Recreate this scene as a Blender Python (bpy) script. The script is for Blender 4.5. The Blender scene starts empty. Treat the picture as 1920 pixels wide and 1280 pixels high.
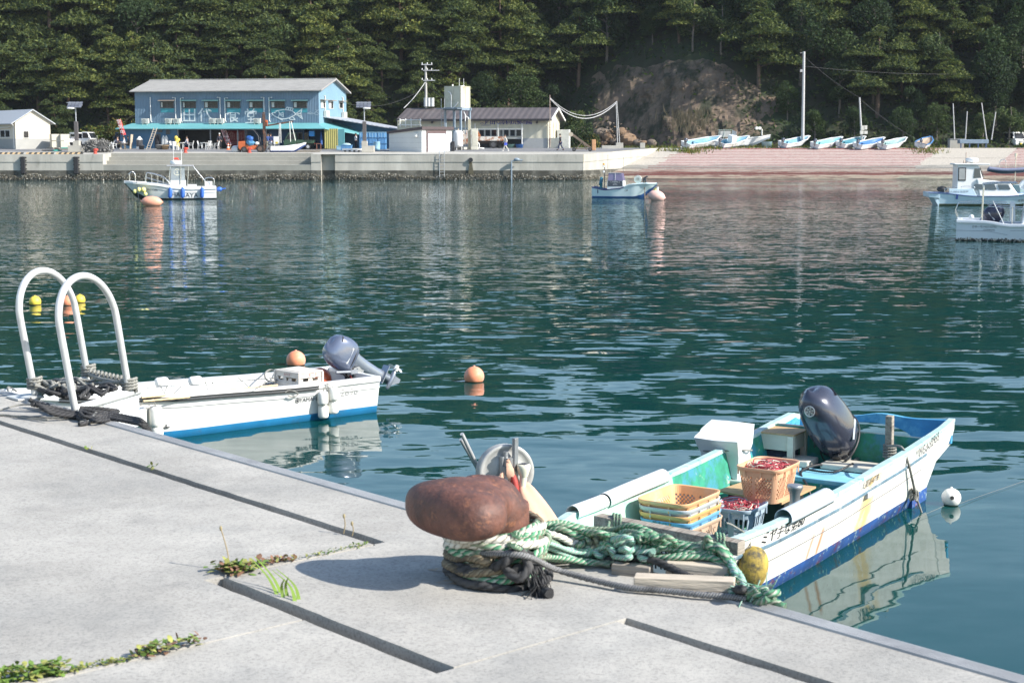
import bpy, bmesh, math, random
from mathutils import Vector as V, Matrix, noise as NZ
R=math.radians; PI=math.pi; rnd=random.Random(7)
SC=bpy.context.scene; COL=SC.collection
F=2950.; YH=262.; CAMH=3.9
PIT=math.atan((640-YH)/F); CP,SP=math.cos(PIT),math.sin(PIT)
# camera calibration: the place is measured from the photograph, then built in metres
def ray(px,py):
    cx=(px-960)/F; cy=-(py-640)/F
    return V((cx,CP+cy*SP,-SP+cy*CP))
def at(px,py,z):
    d=ray(px,py); t=(z-CAMH)/d.z
    return V((d.x*t,d.y*t,z))
def atY(px,py,Y):
    d=ray(px,py); t=Y/d.y
    return V((d.x*t,Y,CAMH+d.z*t))
ORG={}
class MB:
    def __init__(s): s.v=[];s.f=[];s.m=[];s.s=[];s.uv={}
    def add(s,vs,fs,mi=0,sm=False,uvs=None):
        o=len(s.v); s.v+= [V(p) for p in vs]
        for k,f in enumerate(fs):
            if uvs: s.uv[len(s.f)]=uvs[k]
            s.f.append([i+o for i in f]); s.m.append(mi); s.s.append(sm)
        return s
    def xf(s,M,start=0):
        for i in range(start,len(s.v)): s.v[i]=M@s.v[i]
        return s
    def box(s,c,d,rz=0,mi=0,M=None):
        x,y,z=d[0]/2,d[1]/2,d[2]/2
        vs=[V(p) for p in((-x,-y,-z),(x,-y,-z),(x,y,-z),(-x,y,-z),(-x,-y,z),(x,-y,z),(x,y,z),(-x,y,z))]
        T=Matrix.Translation(V(c))@(M.to_4x4() if M else Matrix.Rotation(rz,4,'Z'))
        return s.add([T@p for p in vs],[(0,3,2,1),(4,5,6,7),(0,1,5,4),(1,2,6,5),(2,3,7,6),(3,0,4,7)],mi)
    def hexa(s,b,t,mi=0):
        return s.add(list(b)+list(t),[(3,2,1,0),(4,5,6,7),(0,1,5,4),(1,2,6,5),(2,3,7,6),(3,0,4,7)],mi)
    def bar(s,p0,p1,w,h,mi=0,up=V((0,0,1))):
        p0,p1=V(p0),V(p1); d=p1-p0; L=d.length; d=d/L
        if abs(d.dot(up))>.98: up=V((1,0,0))
        sd=d.cross(up).normalized(); u=sd.cross(d)
        M=Matrix((d,sd,u)).transposed()
        return s.box((p0+p1)/2,(L,w,h),mi=mi,M=M)
    def cyl(s,p0,p1,r0,r1=None,n=12,mi=0,cap=True,sm=True):
        r1=r0 if r1 is None else r1
        p0,p1=V(p0),V(p1); d=(p1-p0).normalized()
        a=d.orthogonal().normalized(); b=d.cross(a)
        vs=[]
        for p,r in((p0,r0),(p1,r1)):
            vs+=[p+(a*math.cos(2*PI*i/n)+b*math.sin(2*PI*i/n))*r for i in range(n)]
        s.add(vs,[(i,(i+1)%n,n+(i+1)%n,n+i) for i in range(n)],mi,sm)
        if cap: s.add(vs,[tuple(range(n))[::-1],tuple(range(n,2*n))],mi)
        return s
    def tube(s,pts,r,n=8,mi=0,twist=0,lobe=0.,cap=True,us=1.,closed=False):
        pts=[V(p) for p in pts]; N=len(pts)
        rr=r if isinstance(r,(list,tuple)) else [r]*N
        T=[]
        for i in range(N):
            a=pts[(i-1)%N] if closed else pts[max(i-1,0)]; b=pts[(i+1)%N] if closed else pts[min(i+1,N-1)]
            t=(b-a); T.append(t.normalized() if t.length>1e-9 else V((0,0,1)))
        a=T[0].orthogonal().normalized(); vs=[]; L=0; Ls=[]
        for i in range(N):
            if i: L+=(pts[i]-pts[i-1]).length
            Ls.append(L)
            a=(a-T[i]*a.dot(T[i])); a=a.normalized() if a.length>1e-6 else T[i].orthogonal().normalized()
            b=T[i].cross(a)
            for k in range(n):
                th=2*PI*k/n
                q=rr[i]*(1+lobe*math.cos(3*th-twist*L)) if lobe else rr[i]
                vs.append(pts[i]+(a*math.cos(th)+b*math.sin(th))*q)
        fs=[];uv=[]
        for i in range(N if closed else N-1):
            j=(i+1)%N
            for k in range(n):
                k2=(k+1)%n
                fs.append((i*n+k,i*n+k2,j*n+k2,j*n+k))
                u0=Ls[i]*us; u1=(Ls[j] if j else L)*us
                uv.append(((u0,k/n),(u0,(k+1)/n),(u1,(k+1)/n),(u1,k/n)))
        s.add(vs,fs,mi,True,uv)
        if cap and not closed: s.add(vs,[tuple(range(n))[::-1],tuple(range((N-1)*n,N*n))],mi)
        return s
    def lathe(s,prof,c=(0,0,0),M=None,n=24,mi=0,sm=True,capb=False,capt=False):
        T=Matrix.Translation(V(c))@(M.to_4x4() if M else Matrix())
        vs=[]
        for r,z in prof: vs+=[T@V((r*math.cos(2*PI*i/n),r*math.sin(2*PI*i/n),z)) for i in range(n)]
        fs=[(j*n+i,j*n+(i+1)%n,(j+1)*n+(i+1)%n,(j+1)*n+i) for j in range(len(prof)-1) for i in range(n)]
        s.add(vs,fs,mi,sm)
        if capb: s.add(vs,[tuple(range(n))[::-1]],mi)
        if capt: s.add(vs,[tuple(range((len(prof)-1)*n,len(prof)*n))],mi)
        return s
    def ell(s,c,r,M=None,n=20,m=12,mi=0,pw=1.):
        prof=[]
        T=Matrix.Translation(V(c))@(M.to_4x4() if M else Matrix())
        vs=[];f=lambda t:math.copysign(abs(t)**pw,t)
        for j in range(m+1):
            ph=-PI/2+PI*j/m
            for i in range(n):
                th=2*PI*i/n
                vs.append(T@V((r[0]*f(math.cos(ph))*f(math.cos(th)),r[1]*f(math.cos(ph))*f(math.sin(th)),r[2]*f(math.sin(ph)))))
        return s.add(vs,[(j*n+i,j*n+(i+1)%n,(j+1)*n+(i+1)%n,(j+1)*n+i) for j in range(m) for i in range(n)],mi,True)
    def loft(s,rings,closed=True,mi=0,sm=True,cap=False):
        n=len(rings[0]); vs=[p for r in rings for p in r]
        K=n if closed else n-1
        s.add(vs,[(j*n+i,j*n+(i+1)%n,(j+1)*n+(i+1)%n,(j+1)*n+i) for j in range(len(rings)-1) for i in range(K)],mi,sm)
        if cap: s.add(vs,[tuple(range(n))[::-1],tuple(range((len(rings)-1)*n,len(rings)*n))],mi)
        return s
    def prism(s,poly,ext,mi=0):
        n=len(poly); e=V(ext); vs=[V(p) for p in poly]+[V(p)+e for p in poly]
        return s.add(vs,[tuple(range(n))[::-1],tuple(range(n,2*n))]+[(i,(i+1)%n,n+(i+1)%n,n+i) for i in range(n)],mi)
    def quad(s,*p,mi=0): return s.add(p,[tuple(range(len(p)))],mi)
    def text(s,t,size,o,ax,ay,mi=0,fn=None,thick=.002):
        ax,ay=V(ax).normalized(),V(ay).normalized(); nn=ax.cross(ay).normalized(); o=V(o)
        vs,fs=textmesh(t,size)
        s.add([(fn(p) if fn else o+ax*p[0]+ay*p[1]+nn*thick) for p in vs],fs,mi)
        return s
    def stroke(s,pts,w,o,ax,ay,mi=0,off=.004):
        ax,ay=V(ax).normalized(),V(ay).normalized(); nn=ax.cross(ay).normalized(); o=V(o)
        for a,b in zip(pts,pts[1:]):
            d=V((b[0]-a[0],b[1]-a[1])); L=d.length
            if L<1e-6: continue
            d/=L; q=V((-d[1],d[0]))*w/2; e=d*w*.3
            c=[V(a)-e+q,V(a)-e-q,V(b)+e-q,V(b)+e+q]; off+=.0006
            s.add([o+ax*p[0]+ay*p[1]+nn*off for p in c],[(0,1,2,3)],mi)
        return s
    def build(s,name,mats,parent=None,local=False,bevel=0,sub=0,loc=None,seg=2):
        me=bpy.data.meshes.new(name)
        o=bpy.data.objects.new(name,me); COL.objects.link(o)
        org=V((0,0,0))
        if parent is not None:
            o.parent=parent; org=ORG.get(parent.name,V((0,0,0))); ORG[o.name]=org
        else:
            if loc is None:
                lo=[min(p[k] for p in s.v) for k in range(3)]; hi=[max(p[k] for p in s.v) for k in range(3)]
                loc=V(((lo[0]+hi[0])/2,(lo[1]+hi[1])/2,lo[2]))
            org=V(loc); o.location=org; ORG[o.name]=org
        if local: me.from_pydata([tuple(p) for p in s.v],[],s.f)
        else: me.from_pydata([tuple(p-org) for p in s.v],[],s.f)
        if not isinstance(mats,(list,tuple)): mats=[mats]
        for m in mats: me.materials.append(m)
        me.polygons.foreach_set('material_index',s.m); me.polygons.foreach_set('use_smooth',s.s)
        if s.uv:
            ul=me.uv_layers.new(name='UVMap'); d=ul.data
            for pi,uv in s.uv.items():
                p=me.polygons[pi]
                for k,li in enumerate(p.loop_indices): d[li].uv=uv[k]
        me.update()
        if bevel:
            b=o.modifiers.new('b','BEVEL'); b.width=bevel; b.segments=seg; b.limit_method='ANGLE'; b.angle_limit=R(40)
        if sub:
            b=o.modifiers.new('s','SUBSURF'); b.levels=sub; b.render_levels=sub
        return o
_TC={}
def textmesh(t,size,sp=1.):
    k=(t,size)
    if k in _TC: return _TC[k]
    c=bpy.data.curves.new('t','FONT'); c.body=t; c.size=size; c.align_x='CENTER'; c.align_y='CENTER'; c.resolution_u=3
    o=bpy.data.objects.new('t',c); COL.objects.link(o)
    bpy.context.view_layer.update()
    dg=bpy.context.evaluated_depsgraph_get(); m=o.evaluated_get(dg).to_mesh()
    r=([V(v.co) for v in m.vertices],[tuple(p.vertices) for p in m.polygons])
    o.evaluated_get(dg).to_mesh_clear(); bpy.data.objects.remove(o); bpy.data.curves.remove(c)
    _TC[k]=r; return r
def tag(o,label,cat,group=None,kind=None):
    o['label']=label
    if cat: o['category']=cat
    if group: o['group']=group
    if kind: o['kind']=kind
    return o
def thing(name,label,cat,loc,group=None,rz=0):
    o=bpy.data.objects.new(name,None); COL.objects.link(o); o.location=loc; o.rotation_euler=(0,0,rz)
    o.empty_display_size=.1; ORG[o.name]=V(loc)
    return tag(o,label,cat,group)
def struct(mb,name,mats,**k):
    o=mb.build(name,mats,loc=(0,0,0),**k); o['kind']='structure'; return o
def dup(root,loc,rz=None,label=None,group=None,scale=None):
    r=root.copy(); COL.objects.link(r); r.location=loc
    if rz is not None: r.rotation_euler=(0,0,rz)
    if label: r['label']=label
    if group: r['group']=group
    if scale: r.scale=scale if isinstance(scale,(tuple,list)) else (scale,)*3
    for ch in list(root.children):
        c=ch.copy(); COL.objects.link(c); c.parent=r
        for g in ch.children:
            d=g.copy(); COL.objects.link(d); d.parent=c
    return r
def smooth(pts,k=6,closed=False):
    pts=[V(p) for p in pts]; n=len(pts); out=[]
    for i in range(n if closed else n-1):
        if closed: p0,p1,p2,p3=pts[i-1],pts[i],pts[(i+1)%n],pts[(i+2)%n]
        else: p0,p1,p2,p3=pts[max(i-1,0)],pts[i],pts[i+1],pts[min(i+2,n-1)]
        for j in range(k):
            t=j/k; out.append(.5*((2*p1)+(p2-p0)*t+(2*p0-5*p1+4*p2-p3)*t*t+(3*p1-p0-3*p2+p3)*t**3))
    if not closed: out.append(pts[-1])
    return out
def lerp(a,b,t): return a+(b-a)*t
def interp(tab,x):
    if x<=tab[0][0]: return tab[0][1]
    for a,b in zip(tab,tab[1:]):
        if x<=b[0]:
            t=(x-a[0])/(b[0]-a[0]); t=t*t*(3-2*t)*.5+t*.5
            return lerp(a[1],b[1],t)
    return tab[-1][1]
RZ=lambda a:Matrix.Rotation(a,4,'Z')
def frame(x,y,z=None):
    x=V(x).normalized(); y=V(y); z=x.cross(y).normalized() if z is None else V(z); y=z.cross(x).normalized()
    return Matrix((x,y,z)).transposed()
# ---------------------------------------------------------------- materials
_M={}
def nd(nt,t,**k):
    n=nt.nodes.new(t)
    for a,b in k.items():
        if a in n.inputs.keys() if isinstance(a,str) and a[0].isupper() else False: n.inputs[a].default_value=b
        else: setattr(n,a,b)
    return n
def C4(c): return (c[0],c[1],c[2],1)
def M(name,col,rough=.6,metal=0,var=.12,sc=4.,bump=0,bsc=None,col2=None,lo=.45,hi=.6,stretch=None,spec=None,coat=0,det=5,col3=None,sc3=1.,lo3=.55,hi3=.65,trans=0):
    if name in _M: return _M[name]
    m=bpy.data.materials.new(name); m.use_nodes=True; nt=m.node_tree; b=nt.nodes['Principled BSDF']; L=nt.links.new
    b.inputs['Roughness'].default_value=rough; b.inputs['Metallic'].default_value=metal
    if spec is not None: b.inputs['Specular IOR Level'].default_value=spec
    if coat: b.inputs['Coat Weight'].default_value=coat; b.inputs['Coat Roughness'].default_value=.08
    if trans: b.inputs['Transmission Weight'].default_value=trans
    tc=nt.nodes.new('ShaderNodeTexCoord'); vec=tc.outputs['Object']
    if stretch:
        mp=nt.nodes.new('ShaderNodeMapping'); mp.inputs['Scale'].default_value=stretch; L(vec,mp.inputs[0]); vec=mp.outputs[0]
    n=nt.nodes.new('ShaderNodeTexNoise'); n.inputs['Scale'].default_value=sc; n.inputs['Detail'].default_value=det; n.inputs['Roughness'].default_value=.62; L(vec,n.inputs['Vector'])
    r=nt.nodes.new('ShaderNodeValToRGB'); L(n.outputs['Fac'],r.inputs[0])
    e=r.color_ramp.elements
    e[0].position=.3;e[1].position=.7
    e[0].color=C4([c*(1-var) for c in col]); e[1].color=C4([min(1,c*(1+var)) for c in col])
    out=r.outputs[0]
    def over(c2,s,l,h,out,seed):
        n2=nt.nodes.new('ShaderNodeTexNoise'); n2.inputs['Scale'].default_value=s; n2.inputs['Detail'].default_value=7; n2.inputs['Roughness'].default_value=.7
        ad=nt.nodes.new('ShaderNodeVectorMath'); ad.operation='ADD'; ad.inputs[1].default_value=(seed,seed*2,seed*3); L(vec,ad.inputs[0]); L(ad.outputs[0],n2.inputs['Vector'])
        mr=nt.nodes.new('ShaderNodeMapRange'); mr.inputs[1].default_value=l; mr.inputs[2].default_value=h; L(n2.outputs['Fac'],mr.inputs[0])
        mx=nt.nodes.new('ShaderNodeMix'); mx.data_type='RGBA'; L(mr.outputs[0],mx.inputs[0]); L(out,mx.inputs[6]); mx.inputs[7].default_value=C4(c2)
        return mx.outputs[2]
    if col2: out=over(col2,sc*.7,lo,hi,out,3.1)
    if col3: out=over(col3,sc3,lo3,hi3,out,7.7)
    L(out,b.inputs['Base Color'])
    if bump:
        n3=nt.nodes.new('ShaderNodeTexNoise'); n3.inputs['Scale'].default_value=bsc or sc*4; n3.inputs['Detail'].default_value=6; L(vec,n3.inputs['Vector'])
        bp=nt.nodes.new('ShaderNodeBump'); bp.inputs['Strength'].default_value=min(1,bump); bp.inputs['Distance'].default_value=.02*max(1,bump); L(n3.outputs['Fac'],bp.inputs['Height']); L(bp.outputs[0],b.inputs['Normal'])
    _M[name]=m; return m
def grime(m,sc,a,b,p=.32,q_=.68,st=(1,1,1)):
    "uneven weathering: a broad noise multiplies the base colour"
    nt=m.node_tree; b_=nt.nodes['Principled BSDF']; L=nt.links.new; s=b_.inputs['Base Color'].links[0].from_socket
    tc=nt.nodes.new('ShaderNodeTexCoord'); mp=nt.nodes.new('ShaderNodeMapping'); mp.inputs['Scale'].default_value=st; L(tc.outputs['Object'],mp.inputs[0])
    n=nt.nodes.new('ShaderNodeTexNoise'); n.inputs['Scale'].default_value=sc; n.inputs['Detail'].default_value=8; n.inputs['Roughness'].default_value=.65; n.inputs['Distortion'].default_value=.4; L(mp.outputs[0],n.inputs['Vector'])
    r=nt.nodes.new('ShaderNodeMapRange'); r.inputs[1].default_value=p; r.inputs[2].default_value=q_; r.inputs[3].default_value=a; r.inputs[4].default_value=b; L(n.outputs['Fac'],r.inputs[0])
    x=nt.nodes.new('ShaderNodeMix'); x.data_type='RGBA'; x.blend_type='MULTIPLY'; x.inputs[0].default_value=1; L(s,x.inputs[6]); L(r.outputs[0],x.inputs[7]); L(x.outputs[2],b_.inputs['Base Color']); return m
def MROPE(name,cols,k=20.,rough=.85,dirt=(.12,.1,.07),dlo=.55,dhi=.75):
    "laid rope: the strands' own colours run diagonally round the rope by UV"
    if name in _M: return _M[name]
    m=bpy.data.materials.new(name); m.use_nodes=True; nt=m.node_tree; b=nt.nodes['Principled BSDF']; L=nt.links.new
    b.inputs['Roughness'].default_value=rough
    uv=nt.nodes.new('ShaderNodeUVMap'); sx=nt.nodes.new('ShaderNodeSeparateXYZ'); L(uv.outputs[0],sx.inputs[0])
    a=nd(nt,'ShaderNodeMath',operation='MULTIPLY'); L(sx.outputs[0],a.inputs[0]); a.inputs[1].default_value=k
    c=nd(nt,'ShaderNodeMath',operation='MULTIPLY_ADD'); L(sx.outputs[1],c.inputs[0]); c.inputs[1].default_value=3.; L(a.outputs[0],c.inputs[2])
    n=nt.nodes.new('ShaderNodeTexNoise'); n.inputs['Scale'].default_value=60; tc=nt.nodes.new('ShaderNodeTexCoord'); L(tc.outputs['Object'],n.inputs['Vector'])
    c2=nd(nt,'ShaderNodeMath',operation='MULTIPLY_ADD'); L(n.outputs['Fac'],c2.inputs[0]); c2.inputs[1].default_value=.5; L(c.outputs[0],c2.inputs[2])
    fr=nd(nt,'ShaderNodeMath',operation='FRACT'); L(c2.outputs[0],fr.inputs[0])
    r=nt.nodes.new('ShaderNodeValToRGB'); L(fr.outputs[0],r.inputs[0]); r.color_ramp.interpolation='LINEAR'
    e=r.color_ramp.elements; nC=len(cols)
    e[0].position=0; e[0].color=C4([q*.25 for q in cols[0]]); e[1].position=1; e[1].color=C4([q*.25 for q in cols[-1]])  # first and last strand colours darkened at the strand's edges
    for i,q in enumerate(cols):
        x=e.new((i+.5)/nC); x.color=C4(q)
    n2=nt.nodes.new('ShaderNodeTexNoise'); n2.inputs['Scale'].default_value=9; n2.inputs['Detail'].default_value=6; L(tc.outputs['Object'],n2.inputs['Vector'])
    mr=nt.nodes.new('ShaderNodeMapRange'); mr.inputs[1].default_value=dlo; mr.inputs[2].default_value=dhi; L(n2.outputs['Fac'],mr.inputs[0])
    mx=nt.nodes.new('ShaderNodeMix'); mx.data_type='RGBA'; L(mr.outputs[0],mx.inputs[0]); L(r.outputs[0],mx.inputs[6]); mx.inputs[7].default_value=C4(dirt)
    L(mx.outputs[2],b.inputs['Base Color'])
    bp=nt.nodes.new('ShaderNodeBump'); bp.inputs['Strength'].default_value=.7; bp.inputs['Distance'].default_value=.006
    pp=nd(nt,'ShaderNodeMath',operation='PINGPONG'); L(c2.outputs[0],pp.inputs[0]); pp.inputs[1].default_value=.5; L(pp.outputs[0],bp.inputs['Height']); L(bp.outputs[0],b.inputs['Normal'])
    _M[name]=m; return m
def rope(mb,pts,r,mi=0,k=5,step=None,n=10,jit=0):
    p=smooth(pts,k); p2=[p[0]]; st=step or r*.6
    for a,b in zip(p,p[1:]):
        m=max(1,int((b-a).length/st))
        p2+=[a.lerp(b,(j+1)/m) for j in range(m)]
    if jit: p2=[q+V((rnd.uniform(-jit,jit),rnd.uniform(-jit,jit),rnd.uniform(-jit,jit))) for q in p2]
    tw=3/(7*r); mb.tube(p2,r,n=n,mi=mi,twist=-2*PI*tw,lobe=.14,us=tw/20.)
    return mb
# ================================================================ setting: light, camera, water, quays, slipway
SUN_EL,SUN_AZ=R(35),math.atan2(-.38,.93)      # azimuth of the direction TOWARDS the sun, from +X
sd=V((math.cos(SUN_EL)*math.cos(SUN_AZ),math.cos(SUN_EL)*math.sin(SUN_AZ),math.sin(SUN_EL)))
W=bpy.data.worlds.new('World'); SC.world=W; W.use_nodes=True
nt=W.node_tree; sk=nt.nodes.new('ShaderNodeTexSky'); sk.sky_type='NISHITA'; sk.sun_disc=False
sk.sun_elevation=SUN_EL; sk.sun_rotation=PI/2-SUN_AZ; sk.air_density=1.1; sk.dust_density=.6; sk.ozone_density=1.5
nt.links.new(sk.outputs[0],nt.nodes['Background'].inputs[0]); nt.nodes['Background'].inputs[1].default_value=.13
sl=bpy.data.lights.new('sun','SUN'); sl.energy=4.6; sl.angle=R(.5); sl.color=(1,.95,.87)
so=bpy.data.objects.new('sun',sl); COL.objects.link(so); so.rotation_euler=sd.to_track_quat('Z','Y').to_euler(); so.location=(40,-20,60)
cam=bpy.data.cameras.new('camera'); co=bpy.data.objects.new('camera',cam); COL.objects.link(co)
cam.sensor_width=36; cam.lens=F/1920*36; cam.clip_end=2000; cam.clip_start=.05
co.location=(0,0,CAMH); co.rotation_euler=(PI/2-PIT,0,0); SC.camera=co
cam.dof.use_dof=True; cam.dof.focus_distance=19; cam.dof.aperture_fstop=8
vs=SC.view_settings; vs.view_transform='Standard'; vs.look='None'; vs.exposure=.88; vs.gamma=1
SC.render.resolution_x=1024; SC.render.resolution_y=682
try:
    SC.cycles.max_bounces=6; SC.cycles.transparent_max_bounces=6; SC.cycles.use_denoising=True
    SC.cycles.sample_clamp_indirect=6; SC.cycles.caustics_reflective=False; SC.cycles.caustics_refractive=False
except Exception: pass

def water_mat():
    m=bpy.data.materials.new('sea_water'); m.use_nodes=True; nt=m.node_tree; b=nt.nodes['Principled BSDF']; L=nt.links.new
    b.inputs['Base Color'].default_value=(.002,.043,.042,1); b.inputs['Roughness'].default_value=.02; b.inputs['IOR'].default_value=1.333
    tc=nt.nodes.new('ShaderNodeTexCoord'); sp=nt.nodes.new('ShaderNodeSeparateXYZ'); L(tc.outputs['Object'],sp.inputs[0])
    def wave(scale,detail,rot,off):
        mp=nt.nodes.new('ShaderNodeMapping'); mp.inputs['Scale'].default_value=scale; mp.inputs['Rotation'].default_value=(0,0,rot); mp.inputs['Location'].default_value=off
        L(tc.outputs['Object'],mp.inputs[0])
        n=nt.nodes.new('ShaderNodeTexNoise'); n.inputs['Scale'].default_value=1; n.inputs['Detail'].default_value=detail; n.inputs['Roughness'].default_value=.5; n.inputs['Distortion'].default_value=.6
        L(mp.outputs[0],n.inputs['Vector'])
        s=nt.nodes.new('ShaderNodeVectorMath'); s.operation='SUBTRACT'; s.inputs[1].default_value=(.5,.5,.5); L(n.outputs['Color'],s.inputs[0])
        return s.outputs[0]
    def scl(v,fac=None,amp=None):
        s=nt.nodes.new('ShaderNodeVectorMath'); s.operation='MULTIPLY'; L(v,s.inputs[0]); s.inputs[1].default_value=amp or (1,1,1)
        if fac is not None:
            s2=nt.nodes.new('ShaderNodeVectorMath'); s2.operation='SCALE'; L(s.outputs[0],s2.inputs[0]); L(fac,s2.inputs['Scale']); return s2.outputs[0]
        return s.outputs[0]
    def add(a,c):
        s=nt.nodes.new('ShaderNodeVectorMath'); s.operation='ADD'; L(a,s.inputs[0]); L(c,s.inputs[1]); return s.outputs[0]
    def ramp(x0,x1,y0,y1):
        mr=nt.nodes.new('ShaderNodeMapRange'); mr.inputs[1].default_value=x0; mr.inputs[2].default_value=x1; mr.inputs[3].default_value=y0; mr.inputs[4].default_value=y1; mr.interpolation_type='SMOOTHSTEP'
        L(sp.outputs[1],mr.inputs[0]); return mr.outputs[0]
    # broad gusts: patches of stronger and weaker ripples
    g=nt.nodes.new('ShaderNodeTexNoise'); g.inputs['Scale'].default_value=.05; g.inputs['Detail'].default_value=3; L(tc.outputs['Object'],g.inputs['Vector'])
    gm=nt.nodes.new('ShaderNodeMapRange'); gm.inputs[1].default_value=.3; gm.inputs[2].default_value=.7; gm.inputs[3].default_value=.65; gm.inputs[4].default_value=1.35; L(g.outputs['Fac'],gm.inputs[0])
    w1=scl(wave((.75,2.2,1),2.2,.12,(3,5,0)),ramp(12,27,.27,1.),(.06,.22,0))      # long low swell wavelets; the quay shelters its foot
    w2=scl(wave((2.4,5.5,1),2.,-.2,(9,1,0)),ramp(13,50,.14,1.),(.10,.22,0))
    w3=scl(wave((5.0,9.,1),1.5,.3,(2,8,0)),ramp(26,80,.0,1.),(.20,.44,0))
    s=add(add(w1,w2),w3)
    s=scl(s,gm.outputs[0])
    n=nt.nodes.new('ShaderNodeVectorMath'); n.operation='ADD'; L(s,n.inputs[0]); n.inputs[1].default_value=(0,0,1)
    no=nt.nodes.new('ShaderNodeVectorMath'); no.operation='NORMALIZE'; L(n.outputs[0],no.inputs[0]); L(no.outputs[0],b.inputs['Normal'])
    return m
wm=MB(); wm.quad((-160,-40,0),(160,-40,0),(160,170,0),(-160,170,0)); struct(wm,'water',water_mat())
sb=MB(); sb.quad((-160,-40,-1.2),(160,-40,-1.2),(160,172,-1.2),(-160,172,-1.2)); struct(sb,'seabed',M('seabed_silt',(.03,.05,.045),.9))

# ---- near quay in (u along the edge, v inland) -------------------------------------------------------
EA=at(0,730,2.2); EB=at(1920,1267,2.2); EU=(EB-EA).normalized(); EV=V((EU.y,-EU.x,0)); QZ=2.2
def q(u,v,z=0): return EA+EU*u+EV*v+V((0,0,z))
us=sorted({-12,0,2.5,5.062,5.078,5.74,5.752,6.495,6.507,8.5,14,24})
vs_=sorted({.085,.505,.568,1.297,1.309,1.39,2.6,6,14})
def depth(u,v):
    if u<5.07 and .505<v<.568: return .11
    if 5.062<u<6.507 and 1.309<v<1.39: return .13
    if u>6.495 and .505<v<.568: return .11
    if 5.062<u<5.078 and .568<v<1.309: return .012
    if 6.495<u<6.507 and .568<v<1.309: return .012
    if 5.74<u<5.752 and v>1.39: return .012
    return 0
def refine(a,mx):
    o=[a[0]]
    for x in a[1:]:
        n=max(1,int(math.ceil((x-o[-1])/mx))); p=o[-1]
        o+=[p+(x-p)*(k+1)/n for k in range(n)]
    return o
U=refine(us,.1 if True else 1); U=[x for x in U if True]; Vv=refine(vs_,.35)
def jit(u,v):   # chipped arrises along the slots
    w=NZ.noise(V((u*23,v*9,1)))*.006+NZ.noise(V((u*61,v*9,5)))*.004
    return w if (abs(v-.505)<.001 or abs(v-.568)<.001 or abs(v-1.309)<.001 or abs(v-1.39)<.001) else 0
qm=MB(); nv=len(Vv)
for i in range(len(U)-1):
    for j in range(nv-1):
        u0,u1,v0,v1=U[i],U[i+1],Vv[j],Vv[j+1]; um,vm=(u0+u1)/2,(v0+v1)/2; d=depth(um,vm)
        P=lambda u,v,dd:q(u,v+jit(u,v),-dd)
        qm.quad(P(u0,v0,d),P(u0,v1,d),P(u1,v1,d),P(u1,v0,d))
        if j+2<nv:
            d2=depth(um,(Vv[j+1]+Vv[j+2])/2)
            if abs(d2-d)>1e-6: qm.quad(P(u0,v1,d),P(u0,v1,d2),P(u1,v1,d2),P(u1,v1,d))
        if i+2<len(U):
            d2=depth((U[i+1]+U[i+2])/2,vm)
            if abs(d2-d)>1e-6: qm.quad(P(u1,v0,d),P(u1,v1,d),P(u1,v1,d2),P(u1,v0,d2))
qm.quad(q(-12,.085),q(24,.085),q(24,.085,-3.4),q(-12,.085,-3.4))
conc=M('quay_concrete',(.435,.413,.372),.92,var=.13,sc=2.0,bump=.14,bsc=150,col2=(.335,.325,.30),lo=.48,hi=.68,col3=(.19,.186,.175),sc3=85,lo3=.48,hi3=.74)
grime(conc,.55,.80,1.05); grime(conc,5.,.9,1.03); struct(qm,'quay',conc)
tm=MB(); prof=[(.088,-.30),(.088,-.001)]
for k in range(6): prof+=[(.085-.0125*k,.008),(.085-.0125*k-.0085,.008),(.085-.0125*k-.0095,.004),(.085-.0125*k-.0118,.004)]
prof+=[(.008,.006),(0,-.004),(-.003,-.018),(-.003,-.3)]
UU=[-12+.4*k for k in range(91)]
tm.loft([[q(u,v,z) for v,z in prof] for u in UU],closed=False,sm=False)
o=struct(tm,'edge_strip',M('edge_strip_alloy',(.39,.39,.385),.6,.1,var=.1,sc=3,col2=(.31,.31,.31))); tag(o,'grooved grey metal strip along the edge of the near concrete quay',None)

# ---- far shore ---------------------------------------------------------------------------------------
YQ=153.
def gz(Y): return 2.5+.45*min(1,max(0,(Y-YQ)/19))
def ground(px,py):
    Y=153.
    for k in range(40):
        p=atY(px,py,Y); 
        if p.z<=gz(Y): break
        Y+=.8
    a,b=Y-.8,Y
    for k in range(20):
        m=(a+b)/2
        if atY(px,py,m).z>gz(m): a=m
        else: b=m
    return atY(px,py,a)
def PX(px,Y): return atY(px,300,Y).x
SK=.42
def side_x(Y): return 6.9+SK*(Y-YQ)
fconc=M('harbour_concrete',(.46,.44,.39),.9,var=.14,sc=.7,col2=(.36,.345,.305),lo=.48,hi=.7,col3=(.25,.245,.21),sc3=1.6,lo3=.6,hi3=.75,stretch=(1,1,.25),bump=.3,bsc=20)
fdark=M('tide_concrete',(.13,.125,.105),.9,var=.4,sc=1.2,col2=(.05,.048,.038),lo=.42,hi=.58,bump=.5,bsc=12)
asph=M('asphalt',(.17,.17,.175),.95,var=.15,sc=.5,col2=(.23,.23,.22),lo=.5,hi=.7)
apron=M('apron_concrete',(.42,.40,.35),.95,var=.12,sc=.5,col2=(.33,.31,.27),lo=.5,hi=.65)
xs0,xs1=PX(193,YQ),PX(583,YQ)       # steps between
XL=-75.
g=MB()
def strip(y0,y1,x0,x1a,x1b,mi,n=8):
    for k in range(n):
        a,b=lerp(y0,y1,k/n),lerp(y0,y1,(k+1)/n)
        g.quad((x0,a,gz(a)),(x1a(a),a,gz(a)),(x1b(b),b,gz(b)),(x0,b,gz(b)),mi=mi)
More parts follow.
